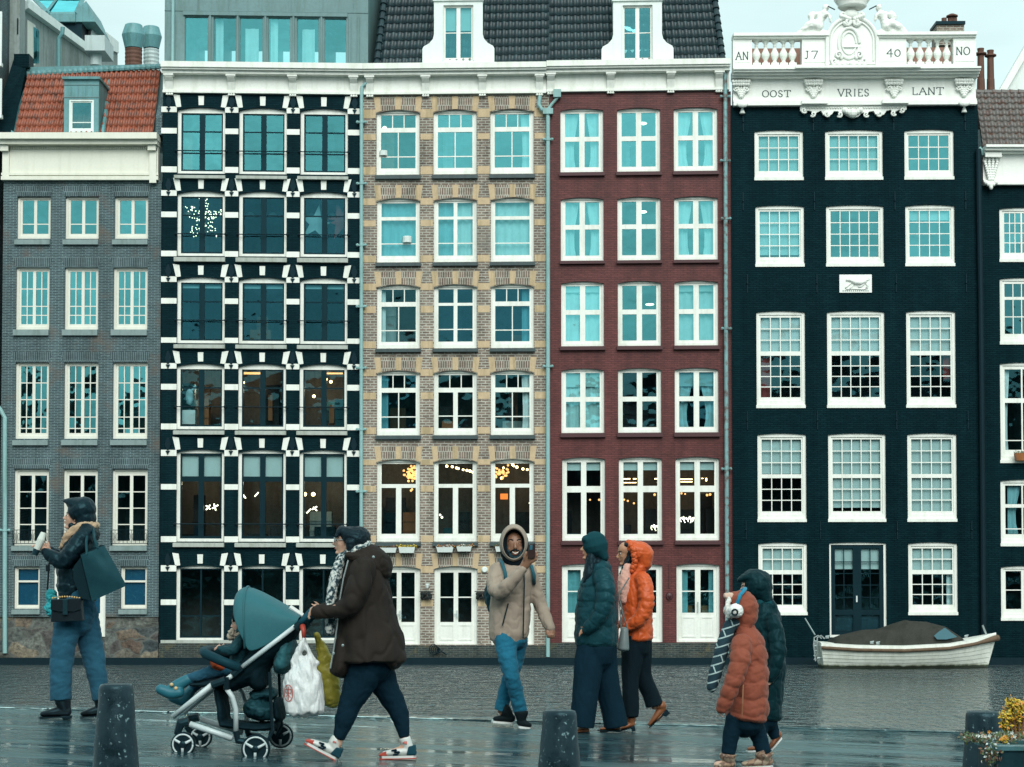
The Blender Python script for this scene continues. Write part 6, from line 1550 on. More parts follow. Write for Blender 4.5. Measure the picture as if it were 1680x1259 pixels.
for c in ([fr[0], bk[0], (139, 950, -.15), fr[3]], [bk[0], fr[0], fr[1], bk[1]], [fr[1], bk[1], bk[2], fr[2]], [fr[3], fr[2], bk[2], (145, 982, -.12)], bk): b.face(b.vv(*[q3(*p) for p in c]))
f.sheet(b, [(146, 914), (134, 930), (133, 950), (145, 981), (164, 986)], -.28, -.12); b.build('bag_side', M['darkbag'], t)
b = MB()
strand(f, b, [(156, 912, -.30), (153, 890, -.26), (150, 868, -.12), (156, 862, -.02), (160, 880, -.10), (158, 910, -.12)], .012, 6); b.cut(); strand(f, b, [(174, 902, -.30), (166, 885, -.26), (157, 866, -.10)], .012, 6)
b.build('strap', M['tealbag'], t)
# ---------------------------------------------------------------- B: person pushing the pushchair
f = Fig(615, 1247); B = f.thing('person', 'person in a dark brown parka and speckled scarf pushing the teal pushchair', 'person')
torso = [(592, 912, 24, 0, 30), (597, 938, 37, 0, 44), (598, 975, 45, 0, 50), (601, 1015, 50, 0, 54), (606, 1055, 56, 0, 60), (607, 1085, 62, 0, 65)]
arm = [(598, 935, 21, -.19, 20), (592, 965, 21, -.24, 20), (578, 992, 18, -.25, 17), (552, 1002, 13, -.24, 13), (527, 1003, 10.5, -.22, 11)]
arm2 = [(588, 935, 20, .19, 20), (578, 965, 20, .24, 19), (562, 992, 16, .25, 16), (520, 1000, 10, .22, 10)]
legL = [(600, 1090, 31, -.08, 30), (592, 1120, 27, -.08, 26), (576, 1155, 19, -.09, 18), (567, 1180, 16, -.09, 16), (558, 1212, 9.5, -.09, 10)]
legR = [(612, 1090, 31, .08, 30), (627, 1122, 24, .08, 24), (646, 1155, 18, .09, 17), (657, 1182, 14.5, .09, 14), (662, 1212, 9, .09, 9.5)]
hd, q = head_profile(f, 569, 889, 52, -1, 0, 2, [(580, 905, 13), (584, 925, 16)])
hands = f.hand(528, 1001, 178, 26, .75, -.22, side=1, thumb=-1)+f.hand(521, 998, 176, 25, .75, .22, side=1, thumb=-1)
body(f, B, hd+[slim(torso[:5]), slim(legL, .8), slim(legR, .8), slim(arm), slim(arm2), [(558, 1205, 8, -.09), (553, 1225, 7, -.09), (530, 1226, 6, -.09)], [(662, 1205, 8, .09), (662, 1228, 7, .09), (645, 1236, 6, .09)]]+hands, 'skin_light')
face_bits(f, B, q, 52)
f.blob('hair', [[(588, 884, 21, 0, 27), (574, 879, 17, 0, 25), (562, 872, 9.5, 0, 19)], [(594, 892, 13, 0, 22), (582, 896, 13, 0, 24)], [(557, 874, 5, -.05, 5), (553, 880, 3, -.06, 3)], [(557, 874, 5, .05, 5), (553, 880, 3, .06, 3)], [(577, 890, 9, -.1, 5), (576, 902, 6, -.1, 4)]], M['hair'], B, .007, 2, None, .004, 60, wst=(.4,1,1))
b = MB()
for sd in (-1, 1):
    ex = q(.33, .03, 0, sd*.13*52*f.k); c = f.p(ex[0], ex[1], ex[3]); b.tube([c+Vector((-.012, .022*math.cos(t*.55), .020*math.sin(t*.55))) for t in range(13)], .0022, 5)
    e2 = q(-.02, .05, 0, sd*.29*52*f.k); b.tube([c+Vector((-.01, sd*.02, .005)), f.p(e2[0], e2[1], e2[3])], .0022, 5)
b.build('glasses', M['chrome'], B)
def parka_mat():
    m = NM('brown_parka_cloth'); f_ = m.noise(4, 4, .6); sp = m.n('ShaderNodeSeparateXYZ'); m.l(m.coord(), sp.inputs[0])
    m.col(m.mix(f_, (.006,.007,.008,1), (.024,.016,.010,1))).rough(.75); m.b.inputs['Specular IOR Level'].default_value = .2; m.bump(m.noise(50, 3, .6), .3, .003); return m.m
M['parka'] = parka_mat()
f.blob('parka', [dict(p=torso, cap1=0), arm, arm2, dict(p=[(630, 1040, 26, 0, 40), (642, 1075, 22, 0, 44), (652, 1090, 16, 0, 40)], cap1=.3), dict(p=[(565, 1050, 16, -.05, 30), (560, 1088, 17, -.05, 40), (556, 1104, 14, -.05, 36)], cap1=.3)], M['parka'], B, .010, 3, None, .016, 7, wst=(1, 1, .55))
f.blob('parka_hood', [[(588, 906, 12, 0, 30), (606, 908, 16, 0, 34), (622, 918, 17.5, 0, 34), (630, 934, 15, 0, 30), (632, 940, 12, 0, 26)], [(575, 912, 7, -.13, 9), (600, 920, 10, -.14, 10), (622, 934, 11, -.10, 10)], [(575, 912, 7, .13, 9), (600, 920, 10, .14, 10)]], M['parka'], B, .009, 3, None, .008, 12)
b = MB(); f_ = [(575, 920), (567, 950), (561, 985), (557, 1025), (552, 1060), (546, 1095)]
strand(f, b, [(x, y, -.17+.0*i) for i, (x, y) in enumerate(f_)], .006, 6); b.build('zip', M['chrome'], B)
b = MB()
for x, y in ((568, 1057), (553, 1070), (617, 915)): b.ball(f.p(x, y, -.26), .010, 8, 5)
b.build('press_stud', M['chrome'], B)
def speckle():
    m = NM('speckled_scarf'); v = m.noise(34, 2, .6); m.col(m.ramp(v, [(.44, (.012,.035,.045)), (.50, (.25,.32,.32)), (.58, (.55,.58,.54))])).rough(.95); m.bump(m.noise(40, 2), .8, .008); return m.m
M['speckle'] = speckle()
f.blob('scarf', [[(604, 894, 7, 0, 22), (592, 900, 10, 0, 30), (578, 908, 11, 0, 30), (566, 916, 10, 0, 26), (559, 924, 9, -.02, 22)], [(563, 915, 9, -.05, 12), (554, 940, 9.5, -.09, 12), (548, 970, 9, -.11, 11), (544.5, 1000, 8.5, -.12, 11), (544, 1035, 8, -.12, 10)]], M['speckle'], B, .008, 2, None, .008, 30)
M['navy'] = cloth('dark_navy_leggings', lin(.005,.018,.030), .8, .3, 70, .1, .15)
f.blob('leggings', [dict(p=legL, cap1=0), dict(p=legR, cap1=0), [(607, 1068, 48, 0, 52), (608, 1084, 41, 0, 46)]], M['navy'], B, .009, 3, None, .006, 12)
M['shoewhite'] = paint('white_leather', (.62,.66,.64,1), .45); M['shoered'] = paint('red_rubber', (.40,.055,.035,1), .45); M['shoenavy'] = cloth('navy_knit', lin(.012,.05,.07), .8, .5, 80)
def sneaker(f, heel, toe, top, d, parent):
    o = shoe(f, 'shoe', heel, toe, top, 20, M['shoewhite'], parent, 5, M['shoewhite'], d=d, w=.048)
    hx, hy = heel; tx, ty = toe; L = math.hypot(tx-hx, ty-hy); ux, uy = (tx-hx)/L, (ty-hy)/L; nx, ny = uy, -ux
    if ny > 0: nx, ny = -nx, -ny
    Q = lambda t, up, dd=0: (hx+ux*L*t+nx*up, hy+uy*L*t+ny*up)
    b = MB(); f.sheet(b, [Q(.78, 5.2), Q(.99, 4.5), Q(1.02, 7), Q(.93, 10), Q(.80, 13)], d-.040, d+.040); b.build('toe_cap', M['shoered'], o, bevel=.006)
    b = MB(); f.sheet(b, [Q(0, -.3), Q(.3, -.3), Q(1, -.3), Q(1.0, 1.2), Q(0, 1.2)], d-.053, d+.053); b.build('outsole', M['shoered'], o)
    b = MB(); f.sheet(b, [Q(-.01, 6), Q(.26, 6), Q(.20, 20), Q(.02, 22)], d-.045, d+.045); b.build('heel_panel', M['shoenavy'], o, bevel=.006)
    b = MB(); pts = [Q(.66, 14), Q(.52, 15.5), Q(.58, 11), Q(.44, 12), Q(.50, 7.5), Q(.62, 7)]
    for p, r_ in zip(pts, pts[1:]): b.tube([f.p(p[0], p[1], d-.052), f.p(r_[0], r_[1], d-.052)], .006, 5)
    b.build('shoe_mark', M['navy'], o)
    b = MB(); p = Q(.30, 24); b.tube([f.p(*p, d-.03), f.p(p[0]+3, p[1]-8, d-.02)], [.02,.014], 6); b.build('pull_tab', M['shoered'], o)
sneaker(f, (556, 1247), (502, 1218), (557, 1212, 10), -.09, B); sneaker(f, (682, 1246), (621, 1247), (662, 1212, 9.5), .09, B)
# ---------------------------------------------------------------- pushchair
f = Fig(400, 1244, 13.35); S = f.thing('pushchair', 'teal hooded pushchair with silver frame and two bags on its handle', 'pushchair')
M['silver'] = paint('silver_tube', (.50,.60,.61,1), .3, .1, 3, .05); M['blackplastic'] = paint('black_plastic', (.006,.014,.018,1), .4, .2)
M['tealfab'] = cloth('teal_canopy_fabric', lin(.022,.115,.135), .65, .2, 50, .1, .25); M['darkfab'] = cloth('dark_seat_fabric', lin(.005,.015,.020), .8, .2, 50)
DW = .26
for sd in (-1, 1):
    b = MB(); strand(f, b, [(491, 1026, sd*DW), (405, 1093, sd*DW)], .017, 8); strand(f, b, [(392, 1104, sd*DW), (378, 1114, sd*DW)], .017, 8); strand(f, b, [(358, 1120, sd*DW), (292, 1173, sd*DW*.8)], .019, 8); 
    b.cuts = []; b.build('side_tube', M['silver'], S, smooth=True)
    b = MB(); strand(f, b, [(381, 1127, sd*DW), (390, 1140, sd*DW), (396, 1160, sd*DW), (396, 1197, sd*DW)], .018, 8); b.build('curved_tube', M['silver'], S, smooth=True)
    b = MB(); strand(f, b, [(321, 1184, sd*DW*.9), (390, 1207, sd*DW)], .021, 8); b.build('lower_tube', M['silver'], S, smooth=True)
    b = MB(); strand(f, b, [(406, 1092, sd*DW), (391, 1105, sd*DW)], .026, 8); strand(f, b, [(379, 1113, sd*DW), (357, 1121, sd*DW)], .028, 8); strand(f, b, [(381, 1108, sd*DW), (381, 1128, sd*DW)], .024, 8); b.build('joint', M['blackplastic'], S)
    b = MB(); strand(f, b, [(396, 1195, sd*DW), (399, 1210, sd*DW), (414, 1213, sd*DW), (429, 1222, sd*DW)], .024, 8); b.build('rear_fork', M['blackplastic'], S)
    b = MB(); strand(f, b, [(450, 1100, sd*DW), (452, 1150, sd*DW), (455, 1195, sd*DW), (446, 1212, sd*DW)], .012, 8); b.build('strut', M['blackplastic'], S)
    b = MB(); strand(f, b, [(318, 1180, sd*DW*.8), (305, 1183, sd*DW*.8), (300, 1198, sd*DW*.8), (309, 1214, sd*DW*.8)], [.03,.035,.028,.015], 8); b.build('front_fork', M['blackplastic'], S)
b = MB(); strand(f, b, [(498, 1023, -DW), (508, 1012, -DW), (517, 1001, -DW*.95), (518, 999, -DW*.5), (518, 999, DW*.5), (517, 1001, DW*.95), (498, 1023, DW)], .022, 10); b.build('handle', cloth('blue_grip', lin(.012,.06,.085), .6), S, smooth=True)
b = MB(); strand(f, b, [(492, 1030, -DW), (500, 1022, -DW)], .028, 8); strand(f, b, [(492, 1030, DW), (500, 1022, DW)], .028, 8); b.build('handle_joint', M['blackplastic'], S)
def wheel(cx, cy, r, d, lab):
    c = f.p(cx, cy, d); k = f.k; w = MB(); rr = r*k
    w.lathe((c.x, c.y-.018, c.z), [(rr*.80, 0), (rr*.95, .002), (rr, .010), (rr, .026), (rr*.95, .034), (rr*.80, .036)], 32, 'y'); o = w.build('wheel', M['blackplastic'], S, smooth=False)
    # hollow look: silver rim ring, spokes, hub
    b = MB(); b.tube([c+Vector((rr*.80*math.cos(t*math.pi/16), -.022, rr*.80*math.sin(t*math.pi/16))) for t in range(33)], .0065, 6); b.build('rim', M['silver'], o, smooth=True)
    b = MB()
    for a in range(3):
        t = a*2.094+.5; b.tube([c+Vector((0, -.030, 0)), c+Vector((rr*.8*math.cos(t), -.026, rr*.8*math.sin(t)))], [.013, .008], 6)
    b.build('spokes', M['silver'], o, smooth=True)
    b = MB(); b.lathe((c.x, c.y-.045, c.z), [(.012, 0), (.024, .006), (.026, .02)], 12, 'y'); b.build('hub', M['blackplastic'], o)
for cx, cy, r, d in ((309.7, 1217, 20, -.22), (322, 1213, 19, .2), (429.5, 1222.5, 23.3, -.31), (452, 1213, 21, .31)): wheel(cx, cy, r, d, '')
# canopy: ribbed shell swept over the seat
b = MB(); prof0 = [(390, 1002), (388.5, 985), (390, 974), (397, 966), (408, 963.5), (430, 972), (460, 989), (499, 1012)]
base = [(399, 1032), (404, 1042), (409, 1052), (413, 1062), (418, 1071), (440, 1062), (462, 1046), (496, 1020)]
rings = []; nn = 18
for (tx, ty), (bx2, by2) in zip(prof0, base):
    row = []
    for k in range(nn+1):
        a = math.pi*k/nn; w = math.sin(a)**.42; d = -math.cos(a)*DW*(1.02 if 0 < k < nn else 1)
        row.append(f.p(bx2+(tx-bx2)*w, by2+(ty-by2)*w, d))
    rings.append(b.vv(*row))
for X_, Y_ in zip(rings, rings[1:]):
    for k in range(nn): b.face((X_[k], X_[k+1], Y_[k+1], Y_[k]))
o = b.build('canopy', M['tealfab'], S, smooth=True); sm = o.modifiers.new('s', 'SOLIDIFY'); sm.thickness = .008; sb = o.modifiers.new('u', 'SUBSURF'); sb.levels = 2; sb.render_levels = 2
b = MB()
for pi in (3,):
    row = []
    for k in range(nn+1):
        a = math.pi*k/nn; w = math.sin(a)**.42; tx, ty = 407, 962.5; bx2, by2 = 410, 1062; row.append((bx2+(tx-bx2)*w, by2+(ty-by2)*w, -math.cos(a)*DW*1.03))
    b.tube([f.p(*r_) for r_ in row], .008, 6)
b.build('canopy_rib', M['tealfab'], S, smooth=True)
b = MB(); strand(f, b, [(478, 996, -.1), (499, 1010, -.1)], .018, 8); b.build('white_trim', M['shoewhite'], S)
f.blob('seat', [[(480, 1028, 15, 0, 58), (455, 1055, 22, 0, 58), (425, 1082, 22, 0, 56), (405, 1105, 20, 0, 54), (385, 1122, 12, 0, 52)], [(400, 1110, 18, 0, 54), (375, 1117, 9, 0, 52), (340, 1121, 5, 0, 48), (318, 1122, 4, 0, 44)], [(420, 1095, 26, 0, 50), (425, 1118, 16, 0, 48)]], M['darkfab'], S, .010, 3, None, .008, 12)
f.blob('seat_back_pocket', [[(470, 1060, 17, 0, 50), (466, 1082, 19, 0, 52), (462, 1095, 12, 0, 48)]], M['tealfab'], S, .010, 3, None, .012, 14)
b = MB(); strand(f, b, [(402, 1094, -DW), (372, 1082, -DW*1.0), (345, 1071, -DW*.8), (338, 1068, -DW*.4), (337, 1068, DW*.4), (345, 1071, DW*.8), (402, 1094, DW)], .034, 10); b.build('bumper_bar', cloth('dark_teal_foam', lin(.008,.035,.048), .5), S, smooth=True)
f.blob('basket', [[(362, 1134, 9, 0, 40), (366, 1160, 9, 0, 44), (368, 1180, 9, 0, 46)], [(368, 1186, 7, 0, 46), (420, 1192, 7, 0, 50), (452, 1190, 7, 0, 48)], [(456, 1150, 7, 0, 44), (460, 1175, 8, 0, 46)]], M['darkfab'], S, .010, 3, None, .006, 14)
f.blob('changing_bag', [[(415, 1160, 17, 0, 36), (428, 1165, 19, 0, 38), (442, 1166, 15, 0, 36)], [(420, 1140, 10, 0, 30), (445, 1138, 10, 0, 30)]], M['tealbag'], S, .010, 2, None, .018, 12)
# ---------------------------------------------------------------- child in the pushchair
C = thing('person', 'small child in a dark jacket and furry collar lying in the teal pushchair', 'person', tuple(f.p(392, 1095, 0)))
torso = [(396, 1040, 12, 0, 17), (397, 1058, 18, 0, 22), (396, 1078, 19, 0, 23), (392, 1094, 16, 0, 21)]
arm = [(398, 1048, 9, -.10, 9), (388, 1064, 9.5, -.13, 9), (376, 1067, 8.5, -.13, 8), (366, 1063, 6.5, -.12, 7)]
arm2 = [(396, 1048, 9, .10, 9), (384, 1066, 9, .12, 9), (366, 1064, 6.5, .10, 7)]
leg = [(388, 1098, 12, -.07, 12), (362, 1099, 11, -.08, 11), (335, 1107, 10, -.08, 10), (312, 1114, 8.5, -.08, 8.5)]
leg2 = [(388, 1100, 12, .07, 12), (360, 1104, 11, .08, 11), (330, 1116, 10, .08, 10), (313, 1130, 8.5, .08, 8.5)]
hd, q = head_profile(f, 393, 1023, 34, -1, 0, -10, [(396, 1036, 8)])
body(f, C, hd+[slim(torso), slim(arm), slim(arm2), slim(leg), slim(leg2), [(312, 1115, 6, -.08), (298, 1126, 6, -.08), (286, 1130, 6, -.08)], [(313, 1130, 6, .08), (300, 1142, 6, .08), (286, 1145, 6, .08)]]+f.hand(367, 1063, 150, 15, .8, -.12, thumb=-1)+f.hand(366, 1064, 150, 15, .8, .10, thumb=-1), 'skin_child', .006)
face_bits(f, C, q, 34)
f.blob('knit_hat', [[(398, 1016, 12, 0, 15), (392, 1012, 12, 0, 14)], [(388, 1013, 8, 0, 13), (386, 1017, 5, 0, 12)]], cloth('black_knit', lin(.006,.012,.014), .9, .3, 60), C, .006, 2)
f.blob('fur_collar', [[(384, 1042, 8, -.02, 14), (395, 1040, 7, 0, 18), (404, 1036, 6, 0, 16)], [(382, 1036, 5, -.06, 6), (380, 1044, 6, -.05, 6)]], cloth('pale_fur', lin(.42,.38,.30), 1, .3, 40, .3, .1, 1), C, .006, 0, None, .012, 45)
f.blob('jacket', [torso, arm, arm2], M['tealbag'], C, .007, 2, None, .006, 18)
f.blob('trousers', [leg, leg2], M['jeansblue'], C, .007, 2, None, .006, 18)
f.blob('orange_mitten', [[(358, 1090, 7, -.12, 7), (366, 1093, 8, -.11, 8)], [(352, 1086, 3.5, -.12), (356, 1090, 4, -.12)]], cloth('orange_red_knit', lin(.50,.09,.03), .9), C, .006, 1, None, .006, 30)
M['tealboot'] = cloth('teal_rubber', lin(.015,.12,.16), .45, .2, 20, 0, .4, .1)
f.blob('boot', [[(312, 1114, 9, -.08), (298, 1122, 10, -.08), (288, 1128, 10, -.08)], [(298, 1135, 9, -.10, 10), (284, 1136, 10, -.10, 10), (268, 1130, 8.5, -.10, 9)]], M['tealboot'], C, .006, 2)
f.blob('boot', [[(312, 1132, 8, .08), (302, 1145, 9, .08), (296, 1152, 8, .08)], [(294, 1152, 8, .08, 9), (280, 1146, 8, .08, 9)]], M['tealboot'], C, .006, 2)
b = MB(); 
for (x, y) in ((294, 1128), (287, 1122)): b.ball(f.p(x, y, -.13), .014, 8, 6)
b.build('boot_button', paint('cream_rubber', (.55,.42,.22,1), .5), C, smooth=True)
# bags on the handle
M['plastic'] = NM('white_plastic_film'); M['plastic'].col(M['plastic'].mix(M['plastic'].noise(9, 4, .6, stretch=(1, 1, .35)), (.50,.56,.56,1), (.74,.78,.77,1))).rough(.3); M['plastic'].b.inputs['Transmission Weight'].default_value = .0; M['plastic'].bump(M['plastic'].noise(22, 5, .7, stretch=(1.5,1,.5)), .6, .02); M['plastic'] = M['plastic'].m
t = thing('plastic_bag', 'full white plastic carrier bag with a round red print hanging from the pushchair handle', 'carrier bag', tuple(f.p(508, 1172, -.3)))
f.blob('bag_film', [dict(p=[(508, 1086, 17, -.31, 13), (507, 1105, 30, -.31, 22), (507, 1130, 33, -.31, 26), (508, 1162, 31.5, -.31, 26)], cap1=.35), [(506, 1052, 5, -.30, 6), (498, 1068, 6, -.31, 6), (492, 1084, 8, -.31, 8)], [(506, 1052, 5, -.30, 6), (515, 1068, 6, -.31, 6), (524, 1086, 9, -.31, 8)], [(506, 1044, 3, -.29, 4), (506, 1054, 6, -.30, 6)]], M['plastic'], t, .008, 1, None, .016, 12, wst=(1.6, 1, .45))
b = MB()
Cc = (484, 1132); 
b.tube([f.p(484+7.5*math.cos(a*.35), 1132+13*math.sin(a*.35), -.31-.19+.0*a) for a in range(19)], .0035, 5)
for st in ([(479,1126),(489,1126)], [(484,1122),(484,1143)], [(479,1132),(489,1132)], [(480,1138),(484,1134),(488,1139)], [(479,1126),(479,1132)], [(489,1126),(489,1132)]):
    b.tube([f.p(x, y, -.50) for x, y in st], .003, 5)
for i, v in enumerate(b.v):                      # wrap the print onto the curved film
    x = (Vector(v).x-f.p(507, 1130, 0).x)/(33*f.k); b.v[i] = (v[0], f.Y-.31-26*f.k*math.sqrt(max(0, 1-x*x))-.010, v[2])
b.build('red_print', paint('red_print', (.50,.10,.08,1), .5), t)
b = MB(); strand(f, b, [(503, 1026, -.27), (506, 1034, -.30), (506, 1046, -.30)], [.022,.018,.012], 8); b.build('red_hook', M['shoered'], t, smooth=True)
t = thing('yellow_bag', 'thin yellow carrier bag hanging behind the white plastic bag', 'carrier bag', tuple(f.p(548, 1160, .1)))
f.blob('bag_film', [[(519, 1042, 4, 0, 5), (526, 1060, 8, .04, 8), (531, 1080, 13, .05, 12), (537, 1110, 17, .06, 14), (541, 1140, 18, .06, 16), (543, 1150, 16, .06, 14)]], cloth('yellow_film', lin(.38,.34,.05), .4, .25, 30, 0, .4), t, .009, 2, None, .012, 12)
# ---------------------------------------------------------------- C: person with phone
f = Fig(838, 1193); D = f.thing('person', 'smiling bearded person in beige hooded jacket and jeans holding a phone', 'person')
M['beigejk'] = cloth('beige_jacket_cloth', lin(.30,.25,.20), .75, .14, 60, .1, .2)
torso = [(843, 925, 22, .02, 16), (842, 945, 34, 0, 26), (838, 985, 33, 0, 28), (836, 1015, 33, 0, 28), (834, 1040, 33, 0, 28)]
arm = [(816, 940, 13.5, -.02, 14), (811, 958, 14, -.10, 14), (820, 972, 13, -.22, 13), (838, 956, 11.5, -.30, 12), (857, 934, 8.5, -.34, 9)]
arm2 = [(869, 940, 13, 0, 14), (877, 965, 13, .02, 13), (886, 992, 12, .02, 12), (894, 1012, 10.5, -.02, 10.5), (902, 1030, 8.5, -.06, 9)]
legA = dict(p=[(829, 1045, 19, -.04, 20), (832, 1075, 16.5, -.10, 17), (839, 1106, 13.5, -.14, 14), (847, 1138, 12.5, -.08, 13), (854, 1167, 12, -.04, 12)], cap1=0)
legB = dict(p=[(848, 1045, 19, .04, 20), (846, 1075, 16, .08, 16), (839, 1106, 13, .10, 14), (829, 1138, 12, .12, 12.5), (822, 1168, 11.5, .14, 12)], cap1=0)
hf = lambda x, y, r, d=0, rd=None: (x, y, r, d, rd if rd else r)
headC = [dict(p=[hf(844, 886, 15.5, .01, 16), hf(844, 891, 15.5, 0, 16)], n=20), [hf(844, 892, 14.5, -.015, 14), hf(845, 905, 12.5, -.02, 13), hf(845, 914, 8.5, -.03, 10)], dict(p=[hf(845, 889, 1.8, -.075), hf(845.3, 895, 2.4, -.092), hf(845.5, 899, 3.0, -.095)], n=8),
         [hf(837, 900, 5, -.055, 4), hf(839, 904, 4.5, -.055, 4)], [hf(853, 900, 5, -.055, 4), hf(851, 904, 4.5, -.055, 4)], [hf(836, 888, 3, -.068, 2), hf(854, 888, 3, -.068, 2)], [hf(845, 905, 9), hf(844, 928, 11)], dict(p=[hf(829, 893, 2.5, 0, 3), hf(829, 899, 2, 0, 3)], n=8), dict(p=[hf(860, 893, 2.5, 0, 3), hf(860, 899, 2, 0, 3)], n=8)]
handR = [[hf(857, 933, 6.5, -.34), hf(863, 925, 8, -.36, 5), hf(866, 918, 7.5, -.37, 5)]]
for i, (x0, y0, x1, y1, x2, y2) in enumerate(((868, 925, 874, 922, 879, 919), (869, 920, 875, 916, 880, 913), (868, 916, 874, 911, 879, 908), (866, 912, 871, 907, 875, 904))):
    handR.append(dict(p=[(x0, y0, 2.6, -.37), (x1, y1, 2.4, -.385), (x2, y2, 2.0, -.405+.004*i)], n=8, sub=2))
handR.append(dict(p=[(861, 922, 3.2, -.37), (860.5, 915, 2.8, -.39), (863, 908, 2.4, -.40)], n=8, sub=2))
handL = [[hf(902, 1030, 6.5, -.06), hf(903.5, 1038, 7.5, -.07, 6)]]+[dict(p=[(899+3*i, 1042, 2.5, -.085), (898+3*i, 1045+.5*i, 2.4, -.105), (899+2.6*i, 1041, 2.2, -.118)], n=8, sub=2) for i in range(4)]+[dict(p=[(898, 1035, 2.8, -.08), (897.5, 1040, 2.5, -.10), (900, 1043, 2.3, -.115)], n=8, sub=2)]
body(f, D, headC+[slim(torso), slim(arm), slim(arm2), slim(legA, .7), slim(legB, .7), [hf(854, 1166, 6, -.04), hf(855, 1182, 4, -.07), hf(858, 1187, 3, -.09)], [hf(822, 1167, 6, .14), hf(827, 1180, 4, .12), hf(822, 1184, 3, .10)]]+handR+handL, 'skin_brown', .0055)
for sd in (-1, 1):
    b = MB(); b.ball(f.p(845+sd*6.4, 892, -.071), .008, 10, 6, (1.3, .8, .45)); b.build('eye', M['eyew'], D, smooth=True)
    b = MB(); b.ball(f.p(845+sd*6.2, 892, -.076), .0052, 8, 6, (1, .8, .8)); b.build('iris', M['eyed'], D, smooth=True)
    b = MB(); strand(f, b, [(845+sd*3, 886.8, -.083), (845+sd*6.5, 885.3, -.081), (845+sd*10.5, 887, -.070)], .0045, 6); b.build('eyebrow', M['hair'], D, smooth=True)
f.blob('beard', [dict(p=[hf(832.5, 897, 4, -.04, 4), hf(834.5, 907, 5.5, -.05, 5), hf(839.5, 915, 6, -.06, 6), hf(846, 917.5, 6.2, -.07, 6), hf(851.5, 914.5, 6, -.06, 6), hf(856, 907, 5.5, -.05, 5), hf(858, 897, 4, -.04, 4)], n=10), dict(p=[hf(839, 905, 1.8, -.083, 2), hf(845, 902.3, 1.6, -.092, 2), hf(851, 905, 1.8, -.083, 2)], n=8)], M['hair'], D, .005, 1, None, .003, 70)
b = MB(); b.tube([f.p(840.5, 905.5, -.089), f.p(843, 907.8, -.095), f.p(845.5, 908.5, -.097), f.p(848.5, 907.6, -.095), f.p(851, 905.3, -.089)], [.002,.004,.005,.004,.002], 8); b.build('smile', M['teeth'], D, smooth=True)
b = MB(); b.tube([f.p(840.5, 906.5, -.088), f.p(845.5, 911, -.096), f.p(851, 906.3, -.088)], [.002,.005,.002], 8); b.build('lips', M['lip'], D, smooth=True)
f.blob('jacket', [torso, arm, arm2, [(816, 936, 14, 0, 14), (843, 930, 13, .02, 14), (869, 936, 13, 0, 14)], [(858, 1000, 14, 0, 22), (856, 1038, 13, 0, 24)]], M['beigejk'], D, .0085, 3, None, .010, 9, wst=(1, 1, .8))
b = MB(); 
# hood: open shell around the face
hoodc = (843, 893); rings = []
for i, (dd, rx, ry, oy) in enumerate(((-.112, 17.5, 23, 1), (-.135, 18.2, 25, 0), (-.115, 20.3, 28.5, -.5), (-.06, 23, 31, -.5), (-.02, 24, 31.5, -.5), (.04, 24.5, 30, -.5), (.09, 20, 25, 0), (.12, 12, 15, 0), (.13, 3, 4, 0))):
    rings.append(b.vv(*[f.p(hoodc[0]+rx*math.cos(t*2*math.pi/24)*(1 if True else 1), hoodc[1]+oy+ry*math.sin(t*2*math.pi/24)*(1.05 if math.sin(t*2*math.pi/24) < 0 else 1), dd) for t in range(24)]))
for X_, Y_ in zip(rings, rings[1:]):
    for k in range(24): b.face((X_[k], Y_[k], Y_[(k+1) % 24], X_[(k+1) % 24]))
b.face(rings[-1]); b.face
o = b.build('hood', M['beigejk'], D, smooth=True); sm = o.modifiers.new('s', 'SOLIDIFY'); sm.thickness = .006; sm.offset = 1; sb = o.modifiers.new('u', 'SUBSURF'); sb.levels = 1; sb.render_levels = 2
f.blob('hood_lining', [dict(p=[hf(828, 878, 6, .0, 14), hf(827, 900, 7, -.01, 14), hf(834, 920, 8, -.02, 14), hf(846, 926, 9, -.03, 12), hf(857, 918, 7, -.02, 14), hf(861, 900, 6, -.01, 14), hf(859, 880, 6, 0, 14), hf(844, 868, 6, 0, 14), hf(828, 878, 6, .0, 14)], n=10)], cloth('black_lining', lin(.006,.010,.013), .9), D, .007, 2)
b = MB(); strand(f, b, [(859, 932, -.13), (860, 960, -.155), (859, 1000, -.158), (858, 1046, -.165)], .006, 6); strand(f, b, [(834, 990, -.155), (829, 1008, -.162), (824.5, 1026, -.158)], .006, 6); b.build('zip', M['blackplastic'], D)
f.blob('jeans', [legA, legB, [(829, 1050, 17, 0, 22), (848, 1050, 17, 0, 22)]], cloth('bright_blue_denim', lin(.012,.12,.195), .85, .4, 110, .1, .15, .5), D, .0085, 3, None, .007, 11, wst=(.8, 1, 1.6))
M['blackknit'] = cloth('black_mesh_knit', lin(.008,.012,.014), .8, .3, 90)
shoe(f, 'shoe', (843, 1190), (806, 1187), (825, 1166, 11), 18, M['blackknit'], D, 3.2, M['shoewhite'], d=.10)
shoe(f, 'shoe', (850, 1193), (871, 1196), (855, 1166, 11), 18, M['blackknit'], D, 3.2, M['shoewhite'], d=-.08)
t = thing('backpack', 'dark teal backpack on the back of the beige jacket wearer', 'backpack', tuple(f.p(805, 1015, .12)))
f.blob('pack', [dict(p=[(812, 945, 10, .17, 20), (809, 968, 15, .18, 30), (810, 990, 14, .18, 30), (812, 1012, 8, .17, 24)], n=16), [(835, 950, 20, .19, 14), (835, 1000, 22, .19, 14)]], cloth('dark_teal_pack', lin(.008,.040,.052), .6), t, .009, 3, None, .008, 14)
b = MB()
